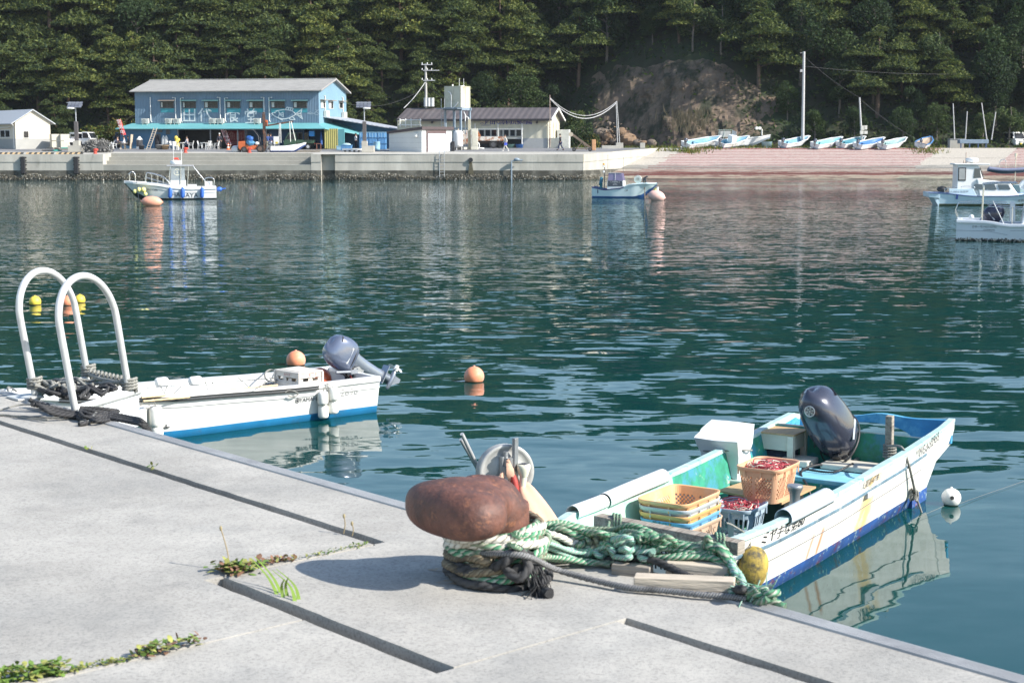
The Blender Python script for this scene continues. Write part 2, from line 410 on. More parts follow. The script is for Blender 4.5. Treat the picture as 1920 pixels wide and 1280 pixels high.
for k in range(10):
    a,b=lerp(156.2,160.5,k/10),lerp(156.2,160.5,(k+1)/10); g.quad((XL,a,gz(a)),(side_x(a),a,gz(a)),(side_x(b),b,gz(b)),(XL,b,gz(b)))
for (x0,x1) in ((XL,xs0),(xs1,side_x(YQ))):
    g.quad((x0,YQ,2.5),(x1,YQ,2.5),(x1 if x1<0 else side_x(156.2),156.2,gz(156.2)),(x0,156.2,gz(156.2)))
struct(g,'quay_apron',apron)
g=MB()
for k in range(12):
    a,b=lerp(160.5,176,k/12),lerp(160.5,176,(k+1)/12); g.quad((XL,a,gz(a)),(side_x(a),a,gz(a)),(side_x(b),b,gz(b)),(XL,b,gz(b)))
g.quad((XL,176,gz(176)),(90,176,gz(176)),(90,215,gz(176)),(XL,215,gz(176)))
struct(g,'yard_asphalt',asph)
def wallseg(mb,x0,y0,x1,y1,zt0,zt1):
    # upper band stands 4 cm proud, lower face, tide-dark foot
    dx,dy=x1-x0,y1-y0; L=math.hypot(dx,dy); nx,ny=dy/L,-dx/L
    n=max(1,int(L/4.6))
    for k in range(n):
        a,b=k/n,(k+1)/n; g_=.004
        A=V((lerp(x0,x1,a)+dx/L*g_,lerp(y0,y1,a)+dy/L*g_,0)); B=V((lerp(x0,x1,b)-dx/L*g_,lerp(y0,y1,b)-dy/L*g_,0)); N=V((nx,ny,0))
        za,zb=lerp(zt0,zt1,a),lerp(zt0,zt1,b); o=N*.05
        for (z0,z1,off,mi) in ((za-.75,za,.05,0),(.95,za-.75,0,0),(-.9,.95,.0,1)):
            if z1<=z0: continue
            zz1=zb if z1==za else (zb-.75 if z1==za-.75 else z1); zz0=zb-.75 if z0==za-.75 else z0
            if zz1<=zz0: continue
            mb.quad(A+N*off+V((0,0,z0)),B+N*off+V((0,0,zz0)),B+N*off+V((0,0,zz1)),A+N*off+V((0,0,z1)),mi=mi)
        mb.quad(A+o+V((0,0,za)),B+o+V((0,0,zb)),B+V((0,0,zb)),A+V((0,0,za)))
        mb.quad(A+V((0,0,za-.75)),B+V((0,0,zb-.75)),B+o+V((0,0,zb-.75)),A+o+V((0,0,za-.75)))
        mb.quad(A+N*-.03+V((0,0,-.9)),A+N*-.03+V((0,0,za)),A-V((dx/L,dy/L,0))*.03+N*-.03+V((0,0,za)),A-V((dx/L,dy/L,0))*.03+N*-.03+V((0,0,-.9)),mi=1)
w=MB()
wallseg(w,XL,YQ,xs0,YQ,2.5,2.5)
wallseg(w,xs1,YQ,PX(602,YQ),YQ,2.5,2.5)
wallseg(w,PX(602,YQ),YQ+.7,PX(628,YQ),YQ+.7,2.5,2.5)
wallseg(w,PX(628,YQ),YQ+.12,side_x(YQ),YQ,2.5,2.5)
wallseg(w,side_x(YQ),YQ,side_x(175),175,2.5,3.0)
for x in (xs0,xs1): w.quad((x,YQ,-.9),(x,156.2,-.9),(x,156.2,2.57),(x,YQ,2.5))
grime(fconc,.35,.78,1.06,st=(1,1,.35)); struct(w,'quay_wall',[fconc,fdark])
w=MB(); xa,xb=PX(602,YQ),PX(628,YQ); w.quad((xa,YQ-.0,-.9),(xa,YQ+.75,-.9),(xa,YQ+.75,2.49),(xa,YQ,2.49)); w.quad((xb,YQ+.75,-.9),(xb,YQ+.1,-.9),(xb,YQ+.1,2.49),(xb,YQ+.75,2.49)); w.quad((xa-.3,YQ+.705,.96),(xa+.01,YQ+.705,.96),(xa+.01,YQ+.705,2.49),(xa-.3,YQ+.705,2.49)); struct(w,'quay_wall',[fconc,fdark])
# steps
st=MB(); lev=[(156.2,2.57),(155.3,2.22),(154.4,1.86),(153.5,1.5)]
st.quad((xs0,YQ+.02,-.9),(xs1,YQ+.02,-.9),(xs1,YQ+.02,.95),(xs0,YQ+.02,.95),mi=1)
st.quad((xs0,YQ+.02,.95),(xs1,YQ+.02,.95),(xs1,YQ+.02,1.5),(xs0,YQ+.02,1.5))
st.quad((xs0,YQ+.02,1.5),(xs1,YQ+.02,1.5),(xs1,lev[2][0],1.5),(xs0,lev[2][0],1.5),mi=2)
prev=1.5
for k,(yy,zz) in enumerate([(154.4,1.86),(155.3,2.22),(156.2,2.57)]):
    a=.9*(k+1) ; x0,x1=xs0+.0,xs1-.0
    st.quad((x0,yy,prev),(x1,yy,prev),(x1,yy,zz),(x0,yy,zz),mi=0)
    if k<2: st.quad((x0,yy,zz),(x1,yy,zz),(x1,yy+.9,zz),(x0,yy+.9,zz),mi=2)
    prev=zz
    st.box((xs1-.45*(3-k)*.8,yy-.45,lev[3-k][1]-.9+.3),(.02,.01,.01))
struct(st,'harbour_steps',[M('step_riser_shaded',(.27,.265,.235),.9,var=.12,sc=.8),fdark,apron])  # risers coloured darker than the treads, their shade put into the concrete
# slipway
def ramp_z(Y): return (Y-157.)/19*3.0-.02
def slip_mat(pink):
    m=bpy.data.materials.new('slipway_red_wash' if pink else 'slipway_concrete'); m.use_nodes=True; nt=m.node_tree; b=nt.nodes['Principled BSDF']; L=nt.links.new
    b.inputs['Roughness'].default_value=.9
    tc=nt.nodes.new('ShaderNodeTexCoord'); sp=nt.nodes.new('ShaderNodeSeparateXYZ'); L(tc.outputs['Object'],sp.inputs[0])
    mp=nt.nodes.new('ShaderNodeMapping'); mp.inputs['Scale'].default_value=(.35,2,2); L(tc.outputs['Object'],mp.inputs[0])
    n=nt.nodes.new('ShaderNodeTexNoise'); n.inputs['Scale'].default_value=.8; n.inputs['Detail'].default_value=7; n.inputs['Roughness'].default_value=.7; L(mp.outputs[0],n.inputs['Vector'])
    ma=nd(nt,'ShaderNodeMath',operation='MULTIPLY_ADD'); L(n.outputs['Fac'],ma.inputs[0]); ma.inputs[1].default_value=1.25; 
    a2=nd(nt,'ShaderNodeMath',operation='SUBTRACT'); L(sp.outputs[2],a2.inputs[0]); a2.inputs[1].default_value=.62; L(a2.outputs[0],ma.inputs[2])
    dv=nd(nt,'ShaderNodeMath',operation='DIVIDE'); L(ma.outputs[0],dv.inputs[0]); dv.inputs[1].default_value=3.
    r=nt.nodes.new('ShaderNodeValToRGB'); L(dv.outputs[0],r.inputs[0]); e=r.color_ramp.elements
    base=(.44,.40,.34) if not pink else (.43,.345,.31)
    stops=[(0,(.06,.055,.04)),(.05,(.30,.28,.2)),(.09,(.32,.29,.22)),(.12,(.09,.03,.022)),(.2,(.1,.035,.026)),(.24,(.30,.26,.21)),(.3,(.34,.3,.25)),(.33,(.18,.17,.15)),(.4,(.26,.25,.22)),(.45,base),(1,base)]
    e[0].position=0;e[0].color=C4(stops[0][1]);e[1].position=1;e[1].color=C4(stops[-1][1])
    for p,c in stops[1:-1]: x=e.new(p); x.color=C4(c)
    n2=nt.nodes.new('ShaderNodeTexNoise'); n2.inputs['Scale'].default_value=6; n2.inputs['Detail'].default_value=6; L(tc.outputs['Object'],n2.inputs['Vector'])
    mr=nt.nodes.new('ShaderNodeMapRange'); mr.inputs[1].default_value=.3; mr.inputs[2].default_value=.7; mr.inputs[3].default_value=.75; mr.inputs[4].default_value=1.15; L(n2.outputs['Fac'],mr.inputs[0])
    mx=nt.nodes.new('ShaderNodeMix'); mx.data_type='RGBA'; mx.blend_type='MULTIPLY'; mx.inputs[0].default_value=1; L(r.outputs[0],mx.inputs[6]); L(mr.outputs[0],mx.inputs[7])
    L(mx.outputs[2],b.inputs['Base Color'])
    bp=nt.nodes.new('ShaderNodeBump'); bp.inputs['Distance'].default_value=.05; L(n2.outputs['Fac'],bp.inputs['Height']); L(bp.outputs[0],b.inputs['Normal'])
    return m
s=MB(); N=40
for k in range(N):
    a,b=lerp(151,176,k/N),lerp(151,176,(k+1)/N)
    s.quad((side_x(max(a,YQ))-.0,a,ramp_z(a)),(110,a,ramp_z(a)),(110,b,ramp_z(b)),(side_x(max(b,YQ)),b,ramp_z(b)))
struct(s,'slipway',slip_mat(False))
s=MB()
def redL(Y): return lerp(11.9,19.6,(Y-157)/19)
def redR(Y): return lerp(38.2,47.8,(Y-157)/19)
for k in range(N):
    a,b=lerp(157.2,175.9,k/N),lerp(157.2,175.9,(k+1)/N)
    s.quad((redL(a),a,ramp_z(a)+.004),(redR(a),a,ramp_z(a)+.004),(redR(b),b,ramp_z(b)+.004),(redL(b),b,ramp_z(b)+.004))
    s.quad((redR(a)+8.3,a,ramp_z(a)+.004),(110,a,ramp_z(a)+.004),(110,b,ramp_z(b)+.004),(redR(b)+8.3,b,ramp_z(b)+.004))
struct(s,'slipway_wash',slip_mat(True))
redp=M('slip_bar_red',(.27,.085,.075),.8,var=.25,sc=1.5,col2=(.36,.25,.21),lo=.5,hi=.66)
s=MB()
for k in range(19):
    Y=157.6+k*.985; 
    for x0,x1 in ((redL(Y)-.4+rnd.uniform(-.5,.5),redR(Y)+rnd.uniform(-.3,.3)),(redR(Y)+8.4,100)):
        n=6
        s.box(((x0+x1)/2,Y,ramp_z(Y)+.018),(x1-x0,.1 if k<18 else .4,.045 if k<18 else .1))
struct(s,'slip_bars',redp)
# plain-slab joints on the ramp
s=MB()
for X0,X1 in ((8.5,18.5),(46.8,55.6)):
    for Y in (163.2,169.4):
        sh=.42*(Y-157)
        s.box(((X0+X1)/2-7.5+sh if X0<40 else (X0+X1)/2-9+sh*1.2,Y,ramp_z(Y)+.006),(X1-X0,.07,.02))
struct(s,'slab_joint',M('joint_dirt',(.12,.11,.09),.95))
# oyster crust on the tide line (nobody could count the shells)
def crust(segs,n,name):
    mb=MB()
    for i in range(n):
        x0,y0,x1,y1=rnd.choice(segs); t=rnd.random()
        z=rnd.triangular(-.05,1.0,.3); 
        if z>.55+.35*NZ.noise(V((lerp(x0,x1,t)*.5,z,0))): continue
        dx,dy=x1-x0,y1-y0; L=math.hypot(dx,dy); nx,ny=dy/L,-dx/L; r=rnd.uniform(.03,.085); o=rnd.uniform(.02,.16)
        c=V((lerp(x0,x1,t)+nx*o,lerp(y0,y1,t)+ny*o,z))
        vs=[c+V((rnd.gauss(0,1),rnd.gauss(0,1),rnd.gauss(0,1))).normalized()*r*rnd.uniform(.6,1.3) for k in range(4)]
        mb.add(vs,[(0,1,2),(0,2,3),(0,3,1),(1,3,2)],rnd.choice((0,0,0,1,1,2)))
    o=mb.build(name,[M('shell_brown',(.13,.11,.075),.9,sc=3),M('shell_grey',(.26,.245,.2),.9,sc=3),M('shell_pale',(.5,.48,.42),.8,sc=3)],loc=(0,YQ,0))
    tag(o,'crust of oyster shells along the tide line of the far quay wall','oysters',kind='stuff')
segs=[(XL+22,YQ,xs0,YQ)]*2+[(xs0,YQ,xs1,YQ)]*3+[(xs1,YQ,PX(602,YQ),YQ),(PX(628,YQ),YQ+.1,side_x(YQ),YQ)]+[(PX(628,YQ),YQ+.1,side_x(YQ),YQ)]*3+[(PX(602,YQ),YQ+.7,PX(628,YQ),YQ+.7),(side_x(YQ),YQ,side_x(157),157)]
crust(segs,17000,'oyster_crust')
# ================================================================ things on the near quay
def atV(px,py,v):
    d=ray(px,py); P0=EA+EV*v; t=(P0-V((0,0,CAMH))).dot(EV)/d.dot(EV); return V((0,0,CAMH))+d*t
rust=M('rusty_iron',(.14,.060,.042),.62,var=.3,sc=14,bump=.22,bsc=60,col2=(.08,.04,.033),lo=.44,hi=.6,col3=(.26,.11,.06),sc3=19,lo3=.57,hi3=.68); grime(rust,5,.7,1.25)
white_galv=grime(M('ladder_galvanised',(.60,.61,.60),.42,.15,var=.06,sc=12,col2=(.5,.51,.5),lo=.55,hi=.75,col3=(.36,.27,.2),sc3=9,lo3=.66,hi3=.74),3,.82,1.04)
wood_grey=M('weathered_timber',(.30,.265,.22),.9,var=.3,sc=2.2,stretch=(1,14,14),bump=.5,bsc=5,col2=(.16,.135,.11),lo=.5,hi=.62)
wood_pale=M('pale_timber',(.50,.43,.34),.9,var=.16,sc=2.5,stretch=(2,14,14),bump=.4,bsc=5,col2=(.34,.28,.21),lo=.55,hi=.7)
r_green=MROPE('rope_green',[(.05,.20,.105),(.10,.29,.165),(.48,.49,.40)],dirt=(.22,.22,.16),dlo=.47,dhi=.72)
r_mint=MROPE('rope_mint',[(.38,.55,.50),(.10,.36,.22),(.55,.62,.55)],dirt=(.3,.36,.3))
r_white=MROPE('rope_white',[(.62,.6,.53),(.66,.65,.6),(.58,.55,.46)],dirt=(.33,.29,.22))
r_black=MROPE('rope_black',[(.035,.035,.037),(.05,.05,.052),(.03,.03,.032)],dirt=(.09,.085,.08))
r_grey=MROPE('rope_grey_braid',[(.05,.05,.052),(.34,.34,.34),(.09,.09,.092),(.25,.25,.25)],k=52.,dirt=(.07,.07,.07))
r_brown=MROPE('rope_brown',[(.2,.16,.1),(.13,.1,.065),(.26,.22,.15)],dirt=(.06,.05,.035))
r_ash=MROPE('rope_ash',[(.28,.28,.25),(.2,.2,.19),(.34,.33,.29)],dirt=(.1,.1,.09))
BP=at(930,1080,QZ)
t=thing('mooring_bollard','rusty brown iron bollard with a curved head on the concrete quay','bollard',BP)
Mb=Matrix((EU,EV,V((0,0,1)))).transposed()
def bl(u,v,z): return BP+EU*u+EV*v+V((0,0,z))
mb=MB()
mb.cyl(bl(0,0,.0),bl(0,.0,.3),.135,.13,n=32)
mb.ell(bl(.0,.045,.275),(.142,.15,.135),M=Mb,n=32,m=20)
mb.ell(bl(.0,.12,.31),(.165,.15,.10),M=Mb,n=32,m=20)
mb.ell(bl(.0,.205,.30),(.24,.13,.105),M=Mb,n=40,m=24,pw=.78)
mb.ell(bl(.0,.17,.33),(.2,.16,.085),M=Mb,n=32,m=20)
h=mb.build('bollard_head',rust,t)
r_=h.modifiers.new('r','REMESH'); r_.mode='VOXEL'; r_.voxel_size=.009; r_.use_smooth_shade=True
s_=h.modifiers.new('s','SMOOTH'); s_.iterations=8; s_.factor=.5
mb=MB(); mb.lathe([(.0,.004),(.15,.004),(.152,.02),(.145,.03),(.13,.04)],BP,n=40); mb.build('base_flange',rust,t)
mb=MB(); mb.lathe([(.0,.0),(.05,.0),(.053,-.003),(.053,-.03)],bl(-.02,.07,.404),n=24); mb.lathe([(.02,.0),(.024,.004),(.03,.004),(.033,.0)],bl(-.02,.07,.404),n=20); mb.build('cap_plate',rust,t)
# rust stain on the concrete is part of the place
mb=MB()
for c,r in ((at(872,1091,QZ),.085),(at(845,1068,QZ),.07),(at(905,1100,QZ),.05)):
    n=26; mb.add([c+V((math.cos(2*PI*i/n)*r*(1.2+.3*NZ.noise(V((i*.5,r*99,0)))),math.sin(2*PI*i/n)*r*.45*(1+.4*NZ.noise(V((i*.7,r*55,3)))),.002)) for i in range(n)],[tuple(range(n))])
o=mb.build('rust_stain',M('rust_stain',(.42,.27,.13),.95,var=.12,sc=14,col2=(.39,.35,.3),lo=.4,hi=.55)); tag(o,'orange rust stain on the concrete beside the iron bollard','stain',kind='stuff')
# ---- ropes round the bollard
def coil(mb,z0,z1,turns,rad,r,mi=0,a0=0,tail=None,wob=.012,seed=1,tilt=.02):
    rr=random.Random(seed); n=int(turns*12); P=[]
    for i in range(n+1):
        a=a0+2*PI*i/12; t_=i/n
        k=rad*(1+.06*math.sin(a*1.7+seed))+rr.uniform(-wob,wob)*.6
        P.append(BP+V((math.cos(a)*k,math.sin(a)*k,lerp(z0,z1,t_)+tilt*math.sin(a+seed)+rr.uniform(-wob,wob)*.5)))
    if tail: P+=tail
    rope(mb,P,r,mi,k=4); return P
mb=MB()
coil(mb,.09,.2,4.3,.158,.0155,seed=2,a0=1)
coil(mb,.04,.2,2.3,.188,.0145,seed=6,a0=1.6,tilt=.04,wob=.02)
coil(mb,.05,.225,3.2,.178,.0145,seed=5,a0=2.6,tilt=.035,tail=[atV(1010,985,.2),atV(1060,1000,.12),atV(1120,1008,.03)])
coil(mb,.20,.16,1.3,.176,.015,seed=9,a0=.5)
def strand(mb,pts,r,mi=0,n=1,jx=10,jy=8,seed=0,jv=.03):
    rr=random.Random(seed)
    for k in range(n):
        P=[]
        for (px,py,v) in pts: P.append(atV(px+rr.uniform(-jx,jx),py+rr.uniform(-jy,jy),v+rr.uniform(-jv,jv)))
        rope(mb,P,r*rr.uniform(.9,1.1),mi,k=6)
strand(mb,[(990,1005,.2),(1040,992,.15),(1090,1000,.08),(1150,1010,.02),(1210,1000,-.02),(1240,1022,-.05),(1300,1035,-.1),(1345,1052,-.15),(1372,1090,-.1)],.0112,n=5,seed=3)
strand(mb,[(985,1040,.18),(1050,1045,.1),(1110,1052,.06),(1180,1040,.02),(1250,1048,-.02),(1330,1040,-.12),(1360,1075,-.12)],.0112,n=3,seed=4)
strand(mb,[(965,1000,.55),(1000,1012,.4),(1040,1030,.2),(1090,1042,.1),(1150,1050,.05),(1215,1046,.0)],.0105,n=4,jx=9,jy=9,seed=44)
strand(mb,[(958,1020,.62),(1000,1038,.45),(1050,1052,.25),(1100,1058,.14),(1150,1056,.08)],.0105,n=3,jx=8,jy=7,seed=45)
strand(mb,[(990,990,.25),(1050,985,.1),(1110,998,.02),(1180,992,-.05),(1260,1020,-.1),(1330,1030,-.14)],.0085,n=4,jx=12,jy=9,seed=46)
rr=random.Random(12)
for k in range(26):          # the knotted heap
    cx,cy=rr.uniform(1020,1250),0; cy=lerp(1015,1035,(cx-1020)/230)+rr.uniform(-22,18); P=[]
    a0=rr.uniform(0,6)
    for j in range(rr.randint(5,8)):
        a=a0+j*1.3; P.append(atV(cx+math.cos(a)*rr.uniform(10,30),cy+math.sin(a)*rr.uniform(6,15),lerp(.13,-.04,(cx-1020)/230)+rr.uniform(-.05,.05)))
    rope(mb,P,.0108,0,k=6)
strand(mb,[(1330,1022,-.15),(1352,1030,-.12),(1372,1060,-.1),(1392,1100,-.04),(1425,1118,.0),(1470,1140,-.02)],.016,n=2,jx=4,jy=3,seed=6)
for k in range(10):
    cx,cy=rr.uniform(1392,1440),rr.uniform(1108,1126); P=[atV(cx+rr.uniform(-26,26),cy+rr.uniform(-10,12),rr.uniform(-.02,.05)) for j in range(5)]
    rope(mb,P,.013,0,k=5)
for k in range(7):
    cx,cy=rr.uniform(1310,1340),rr.uniform(1015,1040); P=[atV(cx+rr.uniform(-16,16),cy+rr.uniform(-14,12),rr.uniform(-.16,-.1)) for j in range(5)]
    rope(mb,P,.012,0,k=5)
o=mb.build('mooring_rope',r_green); tag(o,'knotted green mooring rope wound round the rusty bollard and heaped over the quay edge','rope',group='ropes on the rusty bollard')
mb=MB()
for k in range(9):
    cx=rr.uniform(1070,1230); cy=lerp(1022,1032,(cx-1070)/160)+rr.uniform(-14,14); P=[]; a0=rr.uniform(0,6)
    for j in range(6):
        a=a0+j*1.25; P.append(atV(cx+math.cos(a)*rr.uniform(10,26),cy+math.sin(a)*rr.uniform(5,11),.06+rr.uniform(-.05,.05)))
    rope(mb,P,.012,0,k=6)
strand(mb,[(1365,1050,-.11),(1385,1080,-.06),(1398,1115,.02),(1425,1122,.0)],.015,n=2,jx=4,jy=3,seed=8)
strand(mb,[(1040,1040,.12),(1020,1060,.14),(1010,1075,.16)],.006,n=4,jx=9,jy=6,seed=18)
for k in range(22):
    c=atV(1405+rr.uniform(-6,6),1118+rr.uniform(-4,4),.02); P=[c]+[c+V((rr.uniform(-.05,.06),rr.uniform(-.05,.03),rr.uniform(-.02,.05)))*j for j in (1,1.6)]
    mb.tube(smooth(P,3),.0028,n=4)
strand(mb,[(985,1010,.45),(1030,1030,.3),(1085,1040,.12),(1140,1030,.05),(1200,1038,.0)],.0095,n=4,jx=10,jy=10,seed=58)
o=mb.build('mooring_rope',r_mint); tag(o,'pale mint rope tangled among the green rope at the quay edge','rope',group='ropes on the rusty bollard')
mb=MB()
coil(mb,.165,.2,1.2,.178,.0165,seed=21,a0=3.2,tail=[atV(1000,1000,.22),atV(1035,1012,.17)],tilt=.03)
coil(mb,.135,.165,1.2,.183,.0165,seed=22,a0=3.3,tail=[atV(1000,1015,.2),atV(1040,1020,.16)],tilt=.03)
strand(mb,[(975,985,.45),(1010,1000,.3),(1050,1008,.18),(1085,1020,.1)],.0125,n=2,jx=6,jy=6,seed=61)
o=mb.build('mooring_rope',r_white); tag(o,'thick white laid rope wrapped round the bollard under its head','rope',group='ropes on the rusty bollard')
mb=MB()
coil(mb,.13,.21,2.4,.166,.017,seed=31,a0=0,wob=.02)
coil(mb,.06,.12,2.6,.186,.017,seed=33,a0=1,wob=.03,tail=[atV(985,1045,.24),atV(1030,1030,.2)])
o=mb.build('mooring_rope',r_brown); tag(o,'dirty brown rope wound round the bollard beneath the white rope','rope',group='ropes on the rusty bollard')
mb=MB()
coil(mb,.02,.07,3.3,.182,.019,seed=41,a0=2)
coil(mb,.02,.03,1.2,.205,.017,seed=43,a0=.4,wob=.02)
K=BP+V((.085,-.185,.105))
rope(mb,[K+V((-.1,.0,-.02)),K+V((-.05,-.06,.02)),K+V((0,-.03,.06)),K+V((.04,-.05,.0)),K+V((.0,-.07,-.04)),K+V((-.05,-.03,0)),K+V((0,.02,.03)),K+V((.05,-.02,.03))],.019)
rope(mb,[K+V((.0,-.05,-.01)),at(968,1062,QZ+.06),at(975,1080,QZ+.03),at(1000,1097,QZ+.02),at(1031,1112,QZ+.02)],.02)
rope(mb,[K,atV(1010,1052,.25),atV(1070,1062,.15),atV(1120,1055,.09),atV(1170,1046,.06),atV(1225,1050,.04),atV(1285,1078,.03),atV(1340,1100,.02),atV(1372,1106,.0)],.0155)
for k in range(46):
    c=K+V((.06+rr.uniform(-.03,.03),-.05,.0)); P=[c,c+V((rr.uniform(-.01,.05),rr.uniform(-.05,.0),-.06)),c+V((rr.uniform(-.04,.09),rr.uniform(-.09,.0),-.11-rr.random()*.02))]
    mb.tube(smooth(P,3),.0022,n=4)
o=mb.build('mooring_rope',r_black); tag(o,'thick black rope knotted on the bollard with a frayed end','rope',group='ropes on the rusty bollard')
mb=MB()
rope(mb,[K+V((-.14,.02,.03)),K+V((-.06,-.05,.05)),K+V((.04,-.06,.04)),at(1040,1066,QZ+.05),at(1110,1086,QZ+.025),at(1180,1101,QZ+.02),at(1250,1107,QZ+.02),at(1310,1114,QZ+.02),at(1370,1118,QZ+.02),at(1400,1122,QZ+.02)],.0118)
o=mb.build('mooring_rope',r_grey); tag(o,'speckled grey braided rope lying straight across the concrete to the edge','rope',group='ropes on the rusty bollard')
# ---- planks on the edge
def plank(a,b,w,h,mat,label):
    mb=MB(); mb.bar((0,0,0),((b-a).length,0,0),w,h); o=mb.build('plank',mat,loc=(0,0,0),bevel=.004)
    d=(b-a).normalized(); o.location=a; o.rotation_euler=d.to_track_quat('X','Z').to_euler()
    tag(o,label,'plank',group='timber offcuts on the quay edge')
plank(at(1190,1090,QZ+.03),at(1378,1098,QZ+.035),.07,.055,wood_pale,'pale squared plank lying at the quay edge under the black rope')
plank(atV(1252,1062,.0),atV(1368,1072,-.13),.1,.06,wood_pale,'short pale board lying behind the longer plank at the edge')
plank(at(1150,1064,QZ+.02),at(1222,1071,QZ+.022),.05,.045,wood_grey,'small dark timber chunk under the green rope heap')
# ---- boarding ladder with its two hoops
L0=q(.9,.05)
t=thing('boarding_ladder','white metal boarding ladder with two tall hoop handrails on the quay edge','ladder',L0)
for u in (.47,1.24):
    mb=MB(); k=.17
    LD=V((-.36,-.63)); LD=LD/LD.length
    def lq(a,z): return q(u+LD.x*a,(-.04 if u<1 else .05)+LD.y*a,z)
    def hp(v,z): return lq(v-.24*z,z)
    vi,vo=.0,.62; top=.735 if u>1 else .715; R_=(vi-vo)/2; vc=(vi+vo)/2
    P=[hp(vi,.03),hp(vi,.3),hp(vi,top-.18)]+[hp(vc+R_*math.cos(PI*j/12),top-.18+.30*math.sin(PI*j/12)) for j in range(1,12)]+[hp(vo,top-.18),hp(vo,.3),hp(vo,.03)]
    mb.tube(smooth(P,4),.0228,n=16); mb.build('hoop_handrail',white_galv,t)
    mb=MB(); mb.tube([lq(-.01,.03),lq(.73,.035)],.026,n=14); mb.build('foot_bar',white_galv,t)
mb=MB(); A_,B_=lq(.30,0),lq(.72,0); W_=EU*.008; Z_=V((0,0,1)); mb.hexa([A_-Z_*.2,B_-Z_*.2,B_-Z_*.2+W_,A_-Z_*.2+W_],[A_+Z_*.01,B_+Z_*.01,B_+Z_*.01+W_,A_+Z_*.01+W_]); mb.build('side_plate',M('plate_white',(.6,.62,.63),.5,var=.08,sc=9),t)
mb=MB(); mb.hexa([q(.38,-.06,.004),q(.56,-.06,.004),q(.56,.12,.004),q(.38,.12,.004)],[q(.38,-.06,.016),q(.56,-.06,.016),q(.56,.12,.016),q(.38,.12,.016)]); mb.build('base_plate',white_galv,t)
# ropes knotted on its feet
rr=random.Random(77)
def tangle(n,mi,r,mb):
    for k in range(n):
        t_=rr.random(); c=q(lerp(.46,1.05,t_),lerp(-.0,-.30,rr.random()),rr.uniform(.02,.08)); P=[]; a0=rr.uniform(0,6); ti=rr.uniform(-.6,.6)
        for j in range(rr.randint(5,8)):
            a=a0+j*1.25; e=rr.uniform(.05,.11)
            P.append(c+EU*math.cos(a)*e*1.3+EV*math.sin(a)*e*.9+V((0,0,abs(math.sin(a+ti))*.055)))
        rope(mb,P,r,mi,k=5)
mb=MB(); tangle(13,0,.012,mb)
for k in range(3): rope(mb,[at(60+6*k,758,QZ+.1),at(100,765+5*k,QZ+.05),at(150,775+3*k,QZ+.02),at(205,776+4*k,QZ+.02),at(245,783+4*k,QZ+.012),atV(268,790+4*k,-.03),atV(285,815+3*k,-.2)],.0135)
rope(mb,[at(55,748,QZ+.06),at(70,757,QZ+.03),at(110,768,QZ+.02),at(160,790,QZ+.015),at(148,795,QZ+.015)],.014)

for k in range(4): rope(mb,[at(62+9*k,752+2*k,QZ+.05),at(95+5*k,766+4*k,QZ+.02),at(135+8*k,774+3*k,QZ+.015),at(180,777+4*k,QZ+.03),at(222-6*k,771+5*k,QZ+.015),at(190-10*k,766+5*k,QZ+.04),at(150,764+3*k,QZ+.05)],.0115)
o=mb.build('ladder_rope',r_black); tag(o,'black rope tangled round the feet of the white ladder','rope',group='ropes on the boarding ladder')
mb=MB(); tangle(7,0,.0105,mb)
for (u,v) in ((.47,-.04),(1.24-.31,.05-.54),(.47-.31,-.04-.54)):
    for k in range(4): 
        rope(mb,[q(u,v,.05+.02*k)+V((math.cos(a)*.045,math.sin(a)*.045,.004*a)) for a in [i*.9 for i in range(8)]],.0105,k=3)
rope(mb,[q(.47,-.05,.06),q(.6,-.2,.07),q(.8,-.38,.1),q(.93,-.50,.11)],.0125)
rope(mb,[q(.16,-.57,.08),q(.45,-.5,.08),q(.7,-.48,.09),q(.93,-.50,.09)],.0125)
for k in range(10):
    c=q(.25,-.55,.08).lerp(q(.9,-.5,.1),k/10); rope(mb,[c+V((0,math.cos(a)*.032,math.sin(a)*.032))+EU*.004*a for a in [i*.9 for i in range(8)]],.009,k=3)
rope(mb,[at(185,770,QZ+.02),at(176,780,QZ+.03),at(170,790,QZ+.012),at(150,793,QZ+.012)],.0125)
o=mb.build('ladder_rope',r_ash); tag(o,'ash grey rope lashed between the hoops of the white ladder','rope',group='ropes on the boarding ladder')
mb=MB()
for y0,y1 in ((768,752),(777,785)): rope(mb,[at(-60,y0+6,QZ+.01),at(0,y0,QZ+.012),at(40,lerp(y0,y1,.6),QZ+.03 if y1<760 else QZ+.012),at(90,y1+(8 if y1<760 else 2),QZ+.05 if y1<760 else QZ+.02)],.006,k=8,n=6)
rope(mb,[at(-60,776,QZ+.006),at(0,778,QZ+.008),at(60,781,QZ+.01),at(120,784,QZ+.012)],.006,k=8,n=6)
o=mb.build('ladder_rope',r_ash); tag(o,'thin grey line trailing from the ladder across the quay to the left','rope',group='ropes on the boarding ladder')
